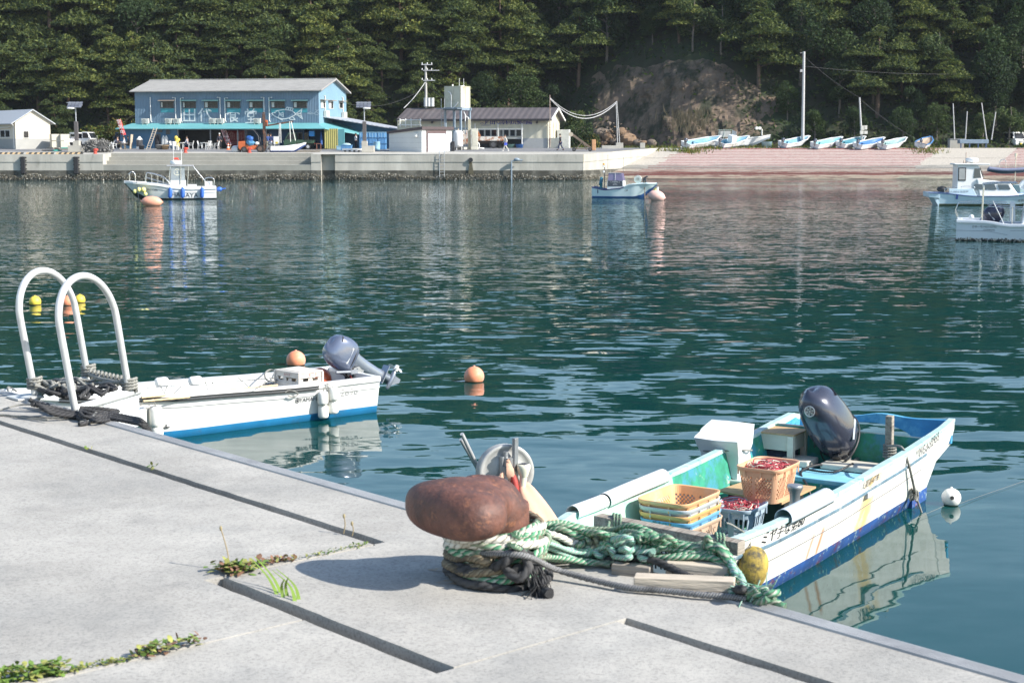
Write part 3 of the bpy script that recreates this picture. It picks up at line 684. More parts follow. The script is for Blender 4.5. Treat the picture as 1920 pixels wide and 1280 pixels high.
# ---- weeds in the joints
leafA=M('weed_green',(.12,.20,.04),.7,var=.3,sc=30,spec=.3); leafB=M('weed_yellow',(.26,.27,.07),.8,var=.3,sc=30); leafR=M('weed_red',(.19,.10,.06),.8,var=.3,sc=30); stemM=M('weed_stem',(.28,.22,.12),.8)
def leaf(mb,p,d,w,l,mi,droop=.3):
    d=V(d).normalized(); s=d.cross(V((0,0,1)))
    s=s.normalized() if s.length>.1 else V((1,0,0))
    vs=[]
    for k,(a,ww) in enumerate(((0,.25),(.3,.9),(.65,.8),(1,.02))):
        c=p+d*l*a+V((0,0,-droop*l*a*a)); vs+=[c-s*w*ww,c+s*w*ww]
    mb.add(vs,[(0,1,3,2),(2,3,5,4),(4,5,7,6)],mi)
def weed(pts,n,label,size=.02,h=.03,mis=(0,0,1),seed=1,name='weed'):
    r0=random.Random(seed); mb=MB()
    for k in range(n):
        a=r0.random()*(len(pts)-1); i=int(a); p=pts[i].lerp(pts[i+1],a-i)+V((r0.gauss(0,size*.5),r0.gauss(0,size*.5),r0.uniform(0,h)))
        leaf(mb,p,(r0.gauss(0,1),r0.gauss(0,1),r0.uniform(.1,1.2)),size*r0.uniform(.2,.45),size*r0.uniform(.6,1.6),r0.choice(mis))
    o=mb.build(name,[leafA,leafB,leafR],loc=pts[0]); tag(o,label,'weed',group='weeds in the quay joints'); return o
g0=lambda px,py:at(px,py,QZ)
weed([g0(-10,1282),g0(60,1272),g0(120,1262)],330,'leafy green weed clump at the lower left corner of the quay',.026,.045,seed=1)
weed([g0(120,1262),g0(180,1247),g0(245,1237)],150,'thin mossy strip of weed in the joint left of the red-tinged clump',.016,.012,(0,1,1),seed=2)
weed([g0(255,1234),g0(300,1224),g0(372,1208)],150,'small red-tinged weed clump in the middle of the lower left joint',.026,.035,(0,1,2),seed=3)
weed([g0(412,1072),g0(440,1074),g0(485,1070)],150,'broad-leaved weed at the corner of the deep slot',.035,.04,(0,1,2),seed=4)
weed([g0(490,1062),g0(515,1054),g0(550,1050)],110,'reddish dry weed in the joint behind the broad-leaved weed',.022,.022,(2,2,1),seed=5)
weed([g0(565,1047),g0(610,1038),g0(660,1026),g0(690,1020)],110,'green moss line in the joint beside the end of the long slot',.014,.014,(0,1),seed=6)
for k,(pts,lab) in enumerate((([(525,1128),(505,1085),(470,1045)],'tallest grass blade arching left out of the deep slot'),([(555,1140),(545,1100),(510,1068)],'second tall grass blade leaning over the deep slot'),([(533,1130),(528,1100),(533,1085)],'short upright grass tuft in the deep slot'))):
    mb=MB(); P=smooth([at(px,py,QZ-.02+.06*i) for i,(px,py) in enumerate(pts)],5)
    for off in (0,1):
        vs=[]; 
        for i,p in enumerate(P):
            w_=.008*(1-i/len(P))+.0008; vs+=[p+V((-w_+off*.012,off*.02,0)),p+V((w_+off*.012,off*.02,0))]
        mb.add(vs,[(2*i,2*i+1,2*i+3,2*i+2) for i in range(len(P)-1)],0)
    o=mb.build('grass_tuft',M('grass_blade',(.2,.30,.05),.6,var=.2,sc=20)); tag(o,lab,'grass',group='grass in the deep slot')
def stalk(p0,p1,head,label):
    mb=MB(); P=smooth([p0,p0.lerp(p1,.5)+V((.006,0,0)),p1],4); mb.tube(P,.0025,n=6); mb.ell(p1,(.006,.006,.011),n=8,m=6,mi=1)
    o=mb.build('dry_stalk',[stemM,M('seed_head',(.3,.25,.14),.9)]); tag(o,label,'stalk',group='dry flower stalks')
stalk(g0(432,1072),atV(414,990,EV.dot(g0(432,1072)-EA)),0,'tall thin reddish stalk above the broad-leaved weed')
stalk(g0(644,1000),atV(645,967,EV.dot(g0(644,1000)-EA)),0,'upright stalk with a green seed head in the long slot')
stalk(g0(660,1004),atV(660,981,EV.dot(g0(660,1004)-EA)),0,'short brown stalk right of the green seed head')
mb=MB(); P=g0(180,793); leaf(mb,P+V((0,0,.01)),(1,.1,.2),.014,.05,0); leaf(mb,P+V((.01,0,.01)),(.8,-.4,.1),.01,.04,0); o=mb.build('dry_leaf',M('leaf_tan',(.42,.27,.17),.8)); tag(o,'tan dry leaf below the ladder ropes','leaf')
weed([g0(160,843),g0(166,842)],14,'tiny grass sprout on the far side of the long slot',.02,.01,(0,1),seed=15)
weed([g0(284,882),g0(292,880)],16,'small grass sprout further right along the long slot',.026,.03,(0,1),seed=16)
# ---- floats on the water
buoyO=M('buoy_orange',(.74,.27,.14),.55,var=.1,sc=6,col2=(.72,.36,.26),lo=.42,hi=.6)
buoyD=M('buoy_weed',(.1,.05,.02),.9,var=.4,sc=30)
def buoy(px,wy,dpx,label,mat=None,grp='round buoys on the water',r=None,name='buoy',sink=.25,flat=1.):
    c=at(px,wy,0); sc_=F/(c.y*CP+(CAMH)*SP); r=r or dpx/2/sc_
    t=thing(name,label,'buoy',c,grp)
    mb=MB(); mb.ell(c+V((0,0,r*(1-2*sink)*flat)),(r,r,r*flat),n=32,m=20); mb.build('float_body',mat or buoyO,t)
    mb=MB(); mb.lathe([(r*1.003*math.sqrt(max(0,1-(z)**2)),r*(1-2*sink)*flat+z*r*flat) for z in [-.95+.05*i for i in range(int((.95-(1-2*sink)+.12)/.05)+1)]],c,n=40); mb.build('weed_ring',buoyD,t)
    mb=MB(); mb.cyl(c+V((0,0,r*(2-2*sink)*flat-.01)),c+V((0,0,r*(2-2*sink)*flat+.015)),r*.14,r*.1); mb.build('eye_boss',mat or buoyO,t)
    return t
buoy(889,715,38,'faded orange buoy alone on open water between the two skiffs')
buoy(555,684,36,'orange buoy floating just beyond the white skiff')
yel=M('buoy_yellow',(.72,.55,.07),.5,var=.12,sc=6)
buoy(66,571,22,'yellow float seen through the left ladder hoop',yel)
buoy(127,572,24,'small orange float between two ladder legs')
buoy(150,567,20,'yellow float right of the small orange float',yel)
wf=M('float_white',(.74,.74,.7),.55,var=.06,sc=8,col2=(.3,.45,.45),lo=.62,hi=.8)
t=buoy(1783,946,36,'white foam float with a hole off the stern of the green boat',wf,sink=.12)
mb=MB(); c=at(1783,946,0); mb.tube([c+V((-.02,-.103,.1)),c+V((-.02,-.108,.1))],.022,n=12); mb.build('hole',M('hole_dark',(.03,.03,.03),.9),t)
mb=MB(); rope(mb,[at(1716,972,.02),at(1770,948,.03)],.002,n=5,step=.1); rope(mb,[at(1795,945,.02),at(1860,922,.015),at(1990,878,.01)],.002,n=5,step=.2)
o=mb.build('float_line',r_ash); tag(o,'thin line running past the white float on the water','line')
# ================================================================ boats: general builder
class Hull:
    def __init__(s,L,hs,zs,hc,zc,zk,t=.06,floor=.1,band=.12,x0=0.,rub=0):
        s.L,s.hs,s.zs,s.hc,s.zc,s.zk,s.t,s.floor,s.band,s.x0=L,hs,zs,hc,zc,zk,t,floor,band,x0
    def sec(s,x):
        hs,zs,hc,zc,zk=[interp(a,x) for a in (s.hs,s.zs,s.hc,s.zc,s.zk)]
        zb=max(zc+.02,s.band+.0)
        f=lambda z:(z-zc)/max(1e-4,zs-zc)
        P=[(0,zk),(hc,zc)]
        for z in (zb,lerp(zb,zs,.35),lerp(zb,zs,.7),zs):
            a=f(z); P.append((lerp(hc,hs,a*(1.25-.25*a)),z))
        return P
    def side(s,x,z):
        P=s.sec(x)[1:]
        for a,b in zip(P,P[1:]):
            if z<=b[1]: return lerp(a[0],b[0],max(0,(z-a[1])/max(1e-5,b[1]-a[1])))
        return P[-1][0]
    def xs(s,n=28,a=None,b=None):
        a=s.x0 if a is None else a; b=s.L if b is None else b
        return [lerp(a,b,1-(1-i/n)**1.5) for i in range(n+1)]
    def outer(s,mb,mi_top=0,mi_bot=1,n=28):
        X=s.xs(n); S=[s.sec(x) for x in X]
        for sg in (1,-1):
            for (a,b),mi in (((0,2),mi_bot),((2,5),mi_top)):
                mb.loft([[V((x,sg*P[k][0],P[k][1])) for k in range(a,b+1)][::sg] for x,P in zip(X,S)],closed=False,mi=mi)
        P=S[0]; x=X[0]
        ring=lambda a,b:[V((x,P[k][0],P[k][1])) for k in range(a,b+1)]+[V((x,-P[k][0],P[k][1])) for k in range(b,a-1,-1)]
        mb.add(ring(1,2)+[V((x,0,P[0][1]))],[tuple(range(5))],mi_bot); mb.add(ring(2,5),[tuple(range(8))],mi_top)
        P=S[-1]; x=X[-1]; mb.add(ring(0,5),[tuple(range(12))],mi_top)
        return mb
    def inner(s,mb,mi=0,n=28,mf=None):
        X=[min(x,s.L-.04)+(s.t if i==0 else 0) for i,x in enumerate(s.xs(n))]; R_=[]
        for x in X:
            P=s.sec(x); zs=P[-1][1]; t=s.t; w=max(.02,P[-1][0]-t); fl=min(max(s.floor,P[1][1]+.08),zs-.06); wf=min(w,max(.01,s.side(x,fl+.05)-t))
            R_.append([V((x,w,zs)),V((x,lerp(w,wf,.5),lerp(zs,fl,.5))),V((x,wf,fl+.02)),V((x,wf-.02 if wf>.03 else wf,fl)),V((x,-(wf-.02 if wf>.03 else wf),fl)),V((x,-wf,fl+.02)),V((x,-lerp(w,wf,.5),lerp(zs,fl,.5))),V((x,-w,zs))])
        mb.loft(R_,closed=False,mi=mi,sm=False)
        mb.add(R_[0],[tuple(range(8))],mi)
        return mb
    def gunwale(s,mb,mi=0,n=28,out=.02,h=.05,transom=True,w=None,a=None,b=None,up=.016):
        w=w or s.t+.015; X=s.xs(n,a,b)
        for sg in (1,-1):
            R_=[]
            for x in X:
                P=s.sec(x)[-1]; y,z=P; yi=max(y-w,.0)
                R_.append([V((x,sg*(y+out),z-h)),V((x,sg*(y+out),z+up)),V((x,sg*yi,z+up)),V((x,sg*yi,z-h))])
            mb.loft(R_,closed=True,mi=mi,sm=False,cap=True)
        if transom:
            P=s.sec(s.x0)[-1]; mb.box((s.x0+w/2,0,P[1]-(h-up)/2+.003),(w,2*(P[0]+out)-.004,h+up),mi=mi)
        P=s.sec(s.L)[-1]; mb.box((s.L,0,P[1]-(h-up)/2+.002),(.05,2*(P[0]+out),h+up),mi=mi)
        return mb
    def rail(s,mb,z_off,out,h,a,b,side=0,mi=0,n=24):
        for sg in ((1,-1) if not side else (side,)):
            R_=[]
            for i in range(n+1):
                x=lerp(a,b,i/n); z=s.sec(x)[-1][1]+z_off; y0=s.side(x,z-h); y1=s.side(x,z)
                R_.append([V((x,sg*(y0-.01),z-h)),V((x,sg*(y0+out),z-h)),V((x,sg*(y1+out),z)),V((x,sg*(y1-.01),z))])
            mb.loft(R_,closed=True,mi=mi,sm=False,cap=True)
        return mb
    def text(s,mb,t,size,x,zoff,side,mi=0,sx=1.,eps=.005,rise=0.):
        "lettering laid on the planking; zoff is measured down from the sheer"
        def fn(p):
            X=x-side*0-p[0]*sx if True else 0
            z=s.sec(X)[-1][1]-zoff+p[1]+rise*p[0]; return V((X,side*(s.side(X,z)+eps),z))
        def fn2(p):
            X=x+p[0]*sx; z=s.sec(X)[-1][1]-zoff+p[1]; return V((X,side*(s.side(X,z)+eps),z))
        # seen from outside, starboard lettering runs bow to stern on the right hand side and the other way to port
        mb.text(t,size,(0,0,0),(1,0,0),(0,0,1),mi,fn=(fn if s.flip else fn2))
    flip=True
paint=M('black_lettering',(.015,.015,.02),.6); 
chrome=M('stainless',(.62,.62,.62),.22,.9,var=.05); alu=M('dull_alloy',(.36,.37,.38),.4,.7,var=.12,sc=14); blk=M('black_plastic',(.02,.02,.022),.5,var=.2)
prop_m=M('propeller_white',(.72,.72,.68),.35,var=.05)
def outboard(parent,O,tilt,k=1.,pw=.8,zs=1.,ds=1.,roll=0,col=(.035,.042,.065),side=(.22,.24,.28),mount='dull_alloy',prop=True,band=True):
    "outboard engine hung on a transom: pivot at O (boat coordinates), +x to the bow, tilt in degrees lifts the leg aft"
    cm=M('cowl_%d_%d'%(col[0]*999,col[2]*999),col,.22,.35,var=.06,sc=3,coat=.6); sm_=M('cowl_side_%d'%(side[0]*999),side,.3,.5,var=.06,sc=3,coat=.4)
    T=Matrix.Translation(V(O))@Matrix.Rotation(R(roll),4,'X')@Matrix.Rotation(R(tilt),4,'Y')@Matrix.Scale(k,4)
    base=MB(); rings=[]
    for z,lx,ly,cx in ((.10,.14,.12,-.12),(.13,.25,.165,-.13),(.2,.285,.185,-.14),(.3,.295,.192,-.15),(.42,.285,.188,-.16),(.53,.255,.172,-.175),(.60,.215,.145,-.19),(.65,.15,.1,-.2),(.665,.08,.055,-.205),(.668,.01,.01,-.205)):
        rings.append([V((cx+lx*math.copysign(abs(math.cos(a))**pw,math.cos(a))*(1 if math.cos(a)<0 else .95),ly*math.copysign(abs(math.sin(a))**pw,math.sin(a)),.1+(z-.1)*zs+ .04*math.cos(a)*(z>.3))) for a in [2*PI*i/32 for i in range(32)]])
    for rg in rings:
        for p in rg: p.x=-.14+(p.x+.14)*ds
    base.loft(rings,cap=True); base.xf(T); body=base.build('outboard_motor',cm,parent,local=True)
    p=MB(); 
    p.loft([[V((-.135+lx*math.cos(a),ly*math.sin(a),z)) for a in [2*PI*i/28 for i in range(28)]] for z,lx,ly in ((.175,.29,.187),(.178,.302,.197),(.192,.302,.197),(.195,.29,.187))]); p.xf(T); p.build('cowl_seam',blk,body,local=True)
    p=MB(); zz=.1+(.53-.1)*zs
    for sg in (1,-1): p.box((-.30*ds-.05,sg*.135,zz),(.10,.03,.022),rz=sg*.5)
    p.xf(T); p.build('air_intake',blk,body,local=True)
    p=MB(); p.box((.145*ds-.02,0,.21),(.03,.07,.06)); p.xf(T); p.build('cowl_latch',blk,body,local=True,bevel=.006)
    p=MB()
    for sg in (1,-1): p.add([V((x,sg*y,z)) for x,y,z in ((-.30*ds,.189,.27),(-.02*ds,.191,.27),(-.0,.189,.30),(-.30*ds,.187,.30))],[(0,1,2,3)])
    p.xf(T); p.build('side_stripe',M('stripe_silver',(.45,.47,.5),.35,.4),body,local=True)
    p=MB(); 
    p.loft([[V((-.16+lx*math.cos(a),ly*math.sin(a),z)) for a in [2*PI*i/20 for i in range(20)]] for z,lx,ly in ((.11,.17,.12),(0,.13,.085),(-.2,.105,.06),(-.45,.09,.05),(-.62,.1,.05))],cap=True)
    p.loft([[V((-.17+dx,dy,z)) for dx,dy in ((-.09,0),(-.03,.022),(.09,0),(-.03,-.022))] for z in (-.6,-.8)],cap=True)
    p.box((-.2,0,-.6),(.34,.19,.014)); p.ell((-.19,0,-.8),(.2,.05,.05),n=16,m=10)
    p.prism([(-.28,-.006,-.83),(-.08,-.006,-.83),(-.2,-.006,-.98),(-.27,-.006,-.98)],(0,.012,0)); p.xf(T); p.build('drive_leg',sm_,body,local=True)
    if prop:
        p=MB(); p.cyl((-.36,0,-.8),(-.46,0,-.8),.045,.035)
        for j in range(3):
            a0=2*PI*j/3+.4; vs=[]
            for rr_,w in ((.04,.03),(.09,.07),(.135,.06),(.155,.02)):
                for sgn in (-1,1):
                    a=a0+sgn*w/rr_*.5; vs.append(V((-.41+sgn*w*.4,rr_*math.cos(a),-.8+rr_*math.sin(a))))
            p.add(vs,[(0,1,3,2),(2,3,5,4),(4,5,7,6)],sm=True)
        p.xf(T); p.build('propeller',prop_m,body,local=True)
    p=MB(); Tm=Matrix.Translation(V(O))@Matrix.Scale(k,4)
    for sg in (1,-1):
        p.prism([(.0,sg*.11,-.28),(-.07,sg*.11,-.28),(-.12,sg*.11,0),(-.06,sg*.11,.07),(.05,sg*.11,.05),(.05,sg*.11,-.06),(0,sg*.11,-.06)],(0,-sg*.03,0))
    p.cyl((-.04,-.13,.03),(-.04,.13,.03),.025); p.box((.0,0,-.05),(.07,.16,.16)); p.xf(Tm)
    p2=MB(); p2.cyl((-.06,0,-.18),(-.06,0,.14),.05,.06); p2.box((-.02,0,.1),(.16,.14,.06)); p2.cyl((-.02,.05,-.2),(-.05,.05,-.02),.025); p2.xf(T)
    p.add(p2.v,p2.f,0); p.build('clamp_bracket',M(mount,(.1,.1,.11),.5,.4),body,local=True)
    return body,T
# ================================================================ the green and white boat at the bollard
NC=V((3.915,17.237,0)); NA=math.atan2(-.849,-.529)
NT=Matrix.Translation(NC)@RZ(NA); NI=NT.inverted()
def nl(px,py,z): return NI@at(px,py,z)
def peeling():
    m=bpy.data.materials.new('old_white_topsides'); m.use_nodes=True; nt=m.node_tree; b=nt.nodes['Principled BSDF']; L=nt.links.new
    b.inputs['Roughness'].default_value=.5
    tc=nt.nodes.new('ShaderNodeTexCoord'); sp=nt.nodes.new('ShaderNodeSeparateXYZ'); L(tc.outputs['Object'],sp.inputs[0])
    def noise_(s,d=5,st=(1,1,1)):
        mp=nt.nodes.new('ShaderNodeMapping'); mp.inputs['Scale'].default_value=st; L(tc.outputs['Object'],mp.inputs[0])
        n=nt.nodes.new('ShaderNodeTexNoise'); n.inputs['Scale'].default_value=s; n.inputs['Detail'].default_value=d; n.inputs['Roughness'].default_value=.68; L(mp.outputs[0],n.inputs['Vector']); return n.outputs['Fac']
    def mr(v,a,b_,c=0,d=1):
        n=nt.nodes.new('ShaderNodeMapRange'); n.inputs[1].default_value=a; n.inputs[2].default_value=b_; n.inputs[3].default_value=c; n.inputs[4].default_value=d
        L(v,n.inputs[0]); return n.outputs[0]
    def mul(a,c):
        n=nd(nt,'ShaderNodeMath',operation='MULTIPLY'); L(a,n.inputs[0]); L(c,n.inputs[1]); return n.outputs[0]
    def mix(f,a,c):
        n=nt.nodes.new('ShaderNodeMix'); n.data_type='RGBA'; L(f,n.inputs[0]); L(a,n.inputs[6]); n.inputs[7].default_value=C4(c); return n.outputs[2]
    base=nt.nodes.new('ShaderNodeValToRGB'); L(noise_(6,7,(1,1,2)),base.inputs[0]); e=base.color_ramp.elements
    e[0].position=.3;e[0].color=(.62,.6,.54,1);e[1].position=.55;e[1].color=(.76,.75,.71,1)
    out=base.outputs[0]
    def bandx(x0,x1,soft): return mul(mr(sp.outputs[0],x0-soft,x0+soft),mr(sp.outputs[0],x1-soft,x1+soft,1,0))
    stb=mr(sp.outputs[1],.3,.4)
    yl=mul(mul(bandx(YX0+.12,YX1-.12,.14),stb),mr(noise_(3.2,7,(1,1,.8)),.42,.56)); out=mix(yl,out,(.72,.52,.24))
    for xr,w in ((RX0,.03),(RX1,.022)):
        rs=mul(mul(bandx(xr-w,xr+w,.03),stb),mul(mr(noise_(9,5,(1,1,.25)),.30,.5),mr(sp.outputs[2],.42,.36))); out=mix(rs,out,(.5,.2,.06))
    sc_=mul(mr(noise_(18,6,(1,1,3)),.60,.70),mr(sp.outputs[2],.7,.2,.25,.9)); out=mix(sc_,out,(.42,.39,.33))
    L(out,b.inputs['Base Color']); return m
a_=nl(1562,950,.5); YX0=nl(1612,905,.5).x; YX1=nl(1566,930,.5).x; RX0=nl(1532,1005,.3).x; RX1=nl(1516,1015,.3).x
nwhite=peeling()
nbot=M('bottom_peeling',(.02,.08,.27),.7,var=.3,sc=5,col2=(.13,.03,.06),lo=.54,hi=.61,col3=(.35,.45,.45),sc3=15,lo3=.58,hi3=.64)
ngreen=M('inside_green',(.03,.26,.16),.6,var=.35,sc=5,col2=(.05,.25,.33),lo=.46,hi=.58,col3=(.5,.55,.4),sc3=7,lo3=.6,hi3=.68)
npale=M('inside_pale_green',(.30,.56,.42),.6,var=.15,sc=5,col2=(.45,.62,.50),lo=.45,hi=.6,col3=(.22,.48,.42),sc3=9,lo3=.6,hi3=.66)
nteal=M('gunwale_teal',(.36,.50,.49),.6,var=.12,sc=6,col2=(.56,.60,.56),lo=.52,hi=.66,col3=(.12,.4,.32),sc3=9,lo3=.6,hi3=.68)
nblue=M('stern_blue',(.05,.27,.50),.55,var=.2,sc=4,col2=(.12,.40,.58),lo=.48,hi=.6,col3=(.03,.2,.38),sc3=7,lo3=.58,hi3=.66)
nltblue=M('stern_light_blue',(.22,.52,.66),.55,var=.12,sc=5,col2=(.32,.58,.68),lo=.5,hi=.62)
H=Hull(6.05,hs=[(0,.90),(2,.87),(4,.85),(5.2,.81),(5.6,.72),(5.9,.5),(6.05,.36)],zs=[(-.6,.86),(0,.80),(1.5,.73),(3,.69),(4.5,.69),(5.6,.72),(6.05,.72)],
  hc=[(0,.66),(3,.66),(4.5,.62),(5.5,.4),(6.05,.1)],zc=[(0,-.06),(4,-.06),(5.4,.0),(6.05,.2)],zk=[(0,-.2),(4.5,-.2),(5.6,-.1),(6.05,.15)],t=.055,floor=.12,band=.13,x0=.5)
NB=thing('moored_boat','small white fishing boat with green and blue peeling inside, moored nearest the bollard','boat',NC,rz=NA)
mb=MB(); H.outer(mb)
# stern quarters carrying on past the engine well
def quarter(mb,sg):
    yo=lambda x,z:H.side(max(x,.5),z); 
    R_=[]
    for x,zb,zt in ((.5,-.06,H.sec(.5)[-1][1]),(0.0,-.06,.80),(-.02,.42,.80),(-.29-.09*sg,.56,.80+.04*sg)):
        zs=[zb,lerp(zb,zt,.3),lerp(zb,zt,.65),zt]
        R_.append([V((x,sg*(H.side(.5,min(z,.73))+ (.012 if z>.5 else 0)),z)) for z in zs]+[V((x,sg*.815,zt)),V((x,sg*.815,.56)),V((x,sg*.47,.56)),V((x,sg*.47,min(zb,.5)))])
    mb.loft(R_ if sg>0 else [r[::-1] for r in R_],closed=True,sm=False,cap=True)
for sg in (1,-1): quarter(mb,sg)
hull=mb.build('hull',[nwhite,nbot],NB,local=True)
mb=MB()
for sg in (1,-1):
    mb.hexa([V((x,sg*y,-.055)) for x,y in ((.5,.905*H.side(.5,.13)/.9),(-.005,.9*H.side(.5,.13)/.9),(-.005,.47),(.5,.47))],[V((x,sg*(y+.0035 if y>.5 else y),.135)) for x,y in ((.5,H.side(.5,.135)),(-.005,H.side(.5,.135)),(-.005,.47),(.5,.47))])
mb.build('bottom_paint',nbot,NB,local=True)
mb=MB(); H.inner(mb); mb.build('inner_shell',[ngreen],NB,local=True)
mb=MB()
for i,(a,b) in enumerate(((3.2,5.55),)):
    R_=[]
    for k in range(13):
        x=lerp(a,b,k/12); P=H.sec(x); R_.append([V((x,-(P[-1][0]-H.t-.006),P[-1][1]-.01)),V((x,-(lerp(P[-1][0],H.side(x,.2),.66)-H.t-.006),.32))])
    mb.loft(R_,closed=False)
mb.build('pale_lining',npale,NB,local=True)
mb=MB(); H.gunwale(mb,out=.014,h=.03,transom=False,up=.012)
for sg in (1,-1):
    mb.loft([[V((x,sg*(H.side(.5,.73)+.02),z-.028)),V((x,sg*(H.side(.5,.73)+.02),z+.012)),V((x,sg*(H.side(.5,.73)-.055),z+.012)),V((x,sg*(H.side(.5,.73)-.055),z-.028))] for x,z in ((.497,H.sec(.5)[-1][1]),(0,.803),(-.29-.09*sg,.803+.04*sg))],closed=True,sm=False,cap=True)
mb.build('gunwale',nteal,NB,local=True,bevel=.006)
mb=MB(); H.rail(mb,-.165,.016,.028,.5,5.9); mb.build('rubbing_strake',M('strake_blue',(.13,.21,.27),.7,var=.35,sc=9,col2=(.4,.43,.43),lo=.55,hi=.66),NB,local=True)
mb=MB(); H.rail(mb,-.34,.005,.009,.5,5.9); mb.build('plank_seam',M('seam_grey',(.2,.2,.19),.8),NB,local=True)
# stern: bulwark rim with the arched cut-out over the engine well, side shelves
mb=MB(); ys=[.88-.055*i for i in range(33)]
top=lambda y:.803+.045*y+(.05*math.exp(-((y-.1)/.25)**2))
rx=lambda y:-.29-.1*y
botm=lambda y:(.58 if abs(y)>.47 else .58+.17*math.sqrt(max(0,1-(y/.47)**2)))
R_=[[V((rx(y),y,botm(y))),V((rx(y),y,top(y))),V((rx(y)+.06,y,top(y))),V((rx(y)+.06,y,botm(y)))] for y in ys]
mb.loft(R_,closed=True,sm=False,cap=True); mb.build('stern_rim',nblue,NB,local=True)
for sg in (1,-1):
    mb=MB(); mb.box((0.1,sg*.643,.578),(.74,.34,.03)); mb.build('stern_shelf',nltblue if sg>0 else nblue,NB,local=True)
    mb=MB(); R_=[[V((x,sg*.808,.58)),V((x,sg*.808,z-.02))] for x,z in ((.5,.75),(0,.79),(-.23-.09*sg,.78+.04*sg))]; mb.loft(R_,closed=False); mb.build('bulwark_lining',nblue,NB,local=True)
mb=MB(); mb.hexa([(.47,-.66,.1),(.57,-.66,.1),(.57,.66,.1),(.47,.66,.1)],[(.47,-.8,.60),(.55,-.8,.60),(.55,.8,.60),(.47,.8,.60)]); mb.build('engine_transom',ngreen,NB,local=True)
mb=MB(); mb.box((1.25,0,.40),(.5,1.5,.05),mi=0); mb.box((1.49,0,.25),(.03,1.3,.25),mi=1); mb.build('thwart',[nltblue,ngreen],NB,local=True,bevel=.008)
lidm=M('seat_lid',(.58,.55,.47),.6,var=.06,sc=9)
for (px,py,w,l) in ((1303,0,0,0),):
    pass
for c,d in ((nl(1600,872,.47),(.34,.62,.06)),(nl(1497,862,.47),(.32,.34,.07))):
    mb=MB(); mb.box((c.x,c.y,.46),d); mb.build('seat_lid',lidm,NB,local=True,bevel=.015)
# bow crossbar, head posts, foredeck
def tolocal(p): return NI@p
ca,cb=nl(1124,976,.80),nl(1386,1026,.775)
mb=MB(); d=(cb-ca).normalized(); mb.bar(ca-d*.02,cb+d*.02,.12,.105); mb.build('bow_crossbar',wood_grey,NB,local=True,bevel=.006)
for p in (ca+d*.04,cb-d*.12):
    mb=MB(); mb.box((p.x+.01,p.y,.55),(.1,.1,.42),rz=math.atan2(d.y,d.x)); mb.build('bow_post',wood_grey,NB,local=True,bevel=.005)
mb=MB(); R_=[]
for k in range(9):
    x=lerp(5.0,6.03,k/8); P=H.sec(x)[-1]; R_.append([V((x,P[0]-.06,P[1]-.16)),V((x,-P[0]+.06,P[1]-.16))])
mb.loft(R_,closed=False); P=H.sec(5.0)[-1]; mb.quad((5.0,P[0]-.06,P[1]-.16),(5.0,-P[0]+.06,P[1]-.16),(5.0,-P[0]+.06,.12),(5.0,P[0]-.06,.12)); mb.build('foredeck',nltblue,NB,local=True)
mb=MB(); H.text(mb,'ミヤ手な第60',.15,nl(1452,985,.62).x,.095,1); H.text(mb,'人第第4778',.095,nl(1612,902,.62).x,.085,1)
def qfn(x0,z0):
    def fn(p): return V((x0-p[0],H.side(.5,.73)+.022,z0+p[1]+.12*p[0]))
    return fn
mb.text('MG3-52958',.14,(0,0,0),(1,0,0),(0,0,1),fn=qfn(nl(1716,851,.6).x,.715)); mb.build('hull_lettering',paint,NB,local=True)
mb=MB()
ba=nl(1222,1034,.72); bb=nl(1330,1052,.70); dd=(bb-ba); up=V((0,0,1)); nn=dd.cross(up).normalized()
P=[ba-up*.16,bb-up*.16,bb+up*.05,ba+up*.05]; mb.hexa([p for p in (P[0],P[1],P[1]-nn*.02,P[0]-nn*.02)],[p for p in (P[3],P[2],P[2]-nn*.02,P[3]-nn*.02)]); mb.build('bow_board',M('bow_board_white',(.74,.73,.7),.6,var=.05),NB,local=True)
mb=MB(); mb.text('稲  荷',.2,ba.lerp(bb,.52)-up*.05,dd,up,thick=.004); mb.build('bow_lettering',paint,NB,local=True)
# half pipes clipped over the gunwales
def halfpipe(a,b,side,r,mat):
    mb=MB(); rings=[]
    for k in range(9):
        x=lerp(a,b,k/8); P=H.sec(x)[-1]; y,z=side*(P[0]-.035),P[1]+.0
        ring=[]
        for rr_,rng in ((r,range(0,13)),(r-.006,range(12,-1,-1))):
            ring+=[V((x,y+rr_*math.cos(-.6+(PI+1.2)*i/12),z+rr_*math.sin(-.6+(PI+1.2)*i/12))) for i in rng]
        rings.append(ring)
    mb.loft(rings,closed=True,cap=True); mb.build('gunwale_pipe',mat,NB,local=True)
pvc=M('pvc_white',(.74,.73,.70),.45,var=.05,sc=7,col2=(.62,.6,.56),lo=.58,hi=.75); pvcg=M('pvc_grey',(.48,.53,.57),.45,var=.05)
hp1,hp2,hp3=[nl(*p).x for p in ((1082,948,.78),(1147,924,.78),(1240,880,.76))]
halfpipe(hp1,hp2+.02,-1,.07,pvc); halfpipe(hp2-.01,hp3,-1,.078,pvc)
halfpipe(nl(1500,965,.74).x,nl(1560,922,.74).x,1,.082,pvcg)
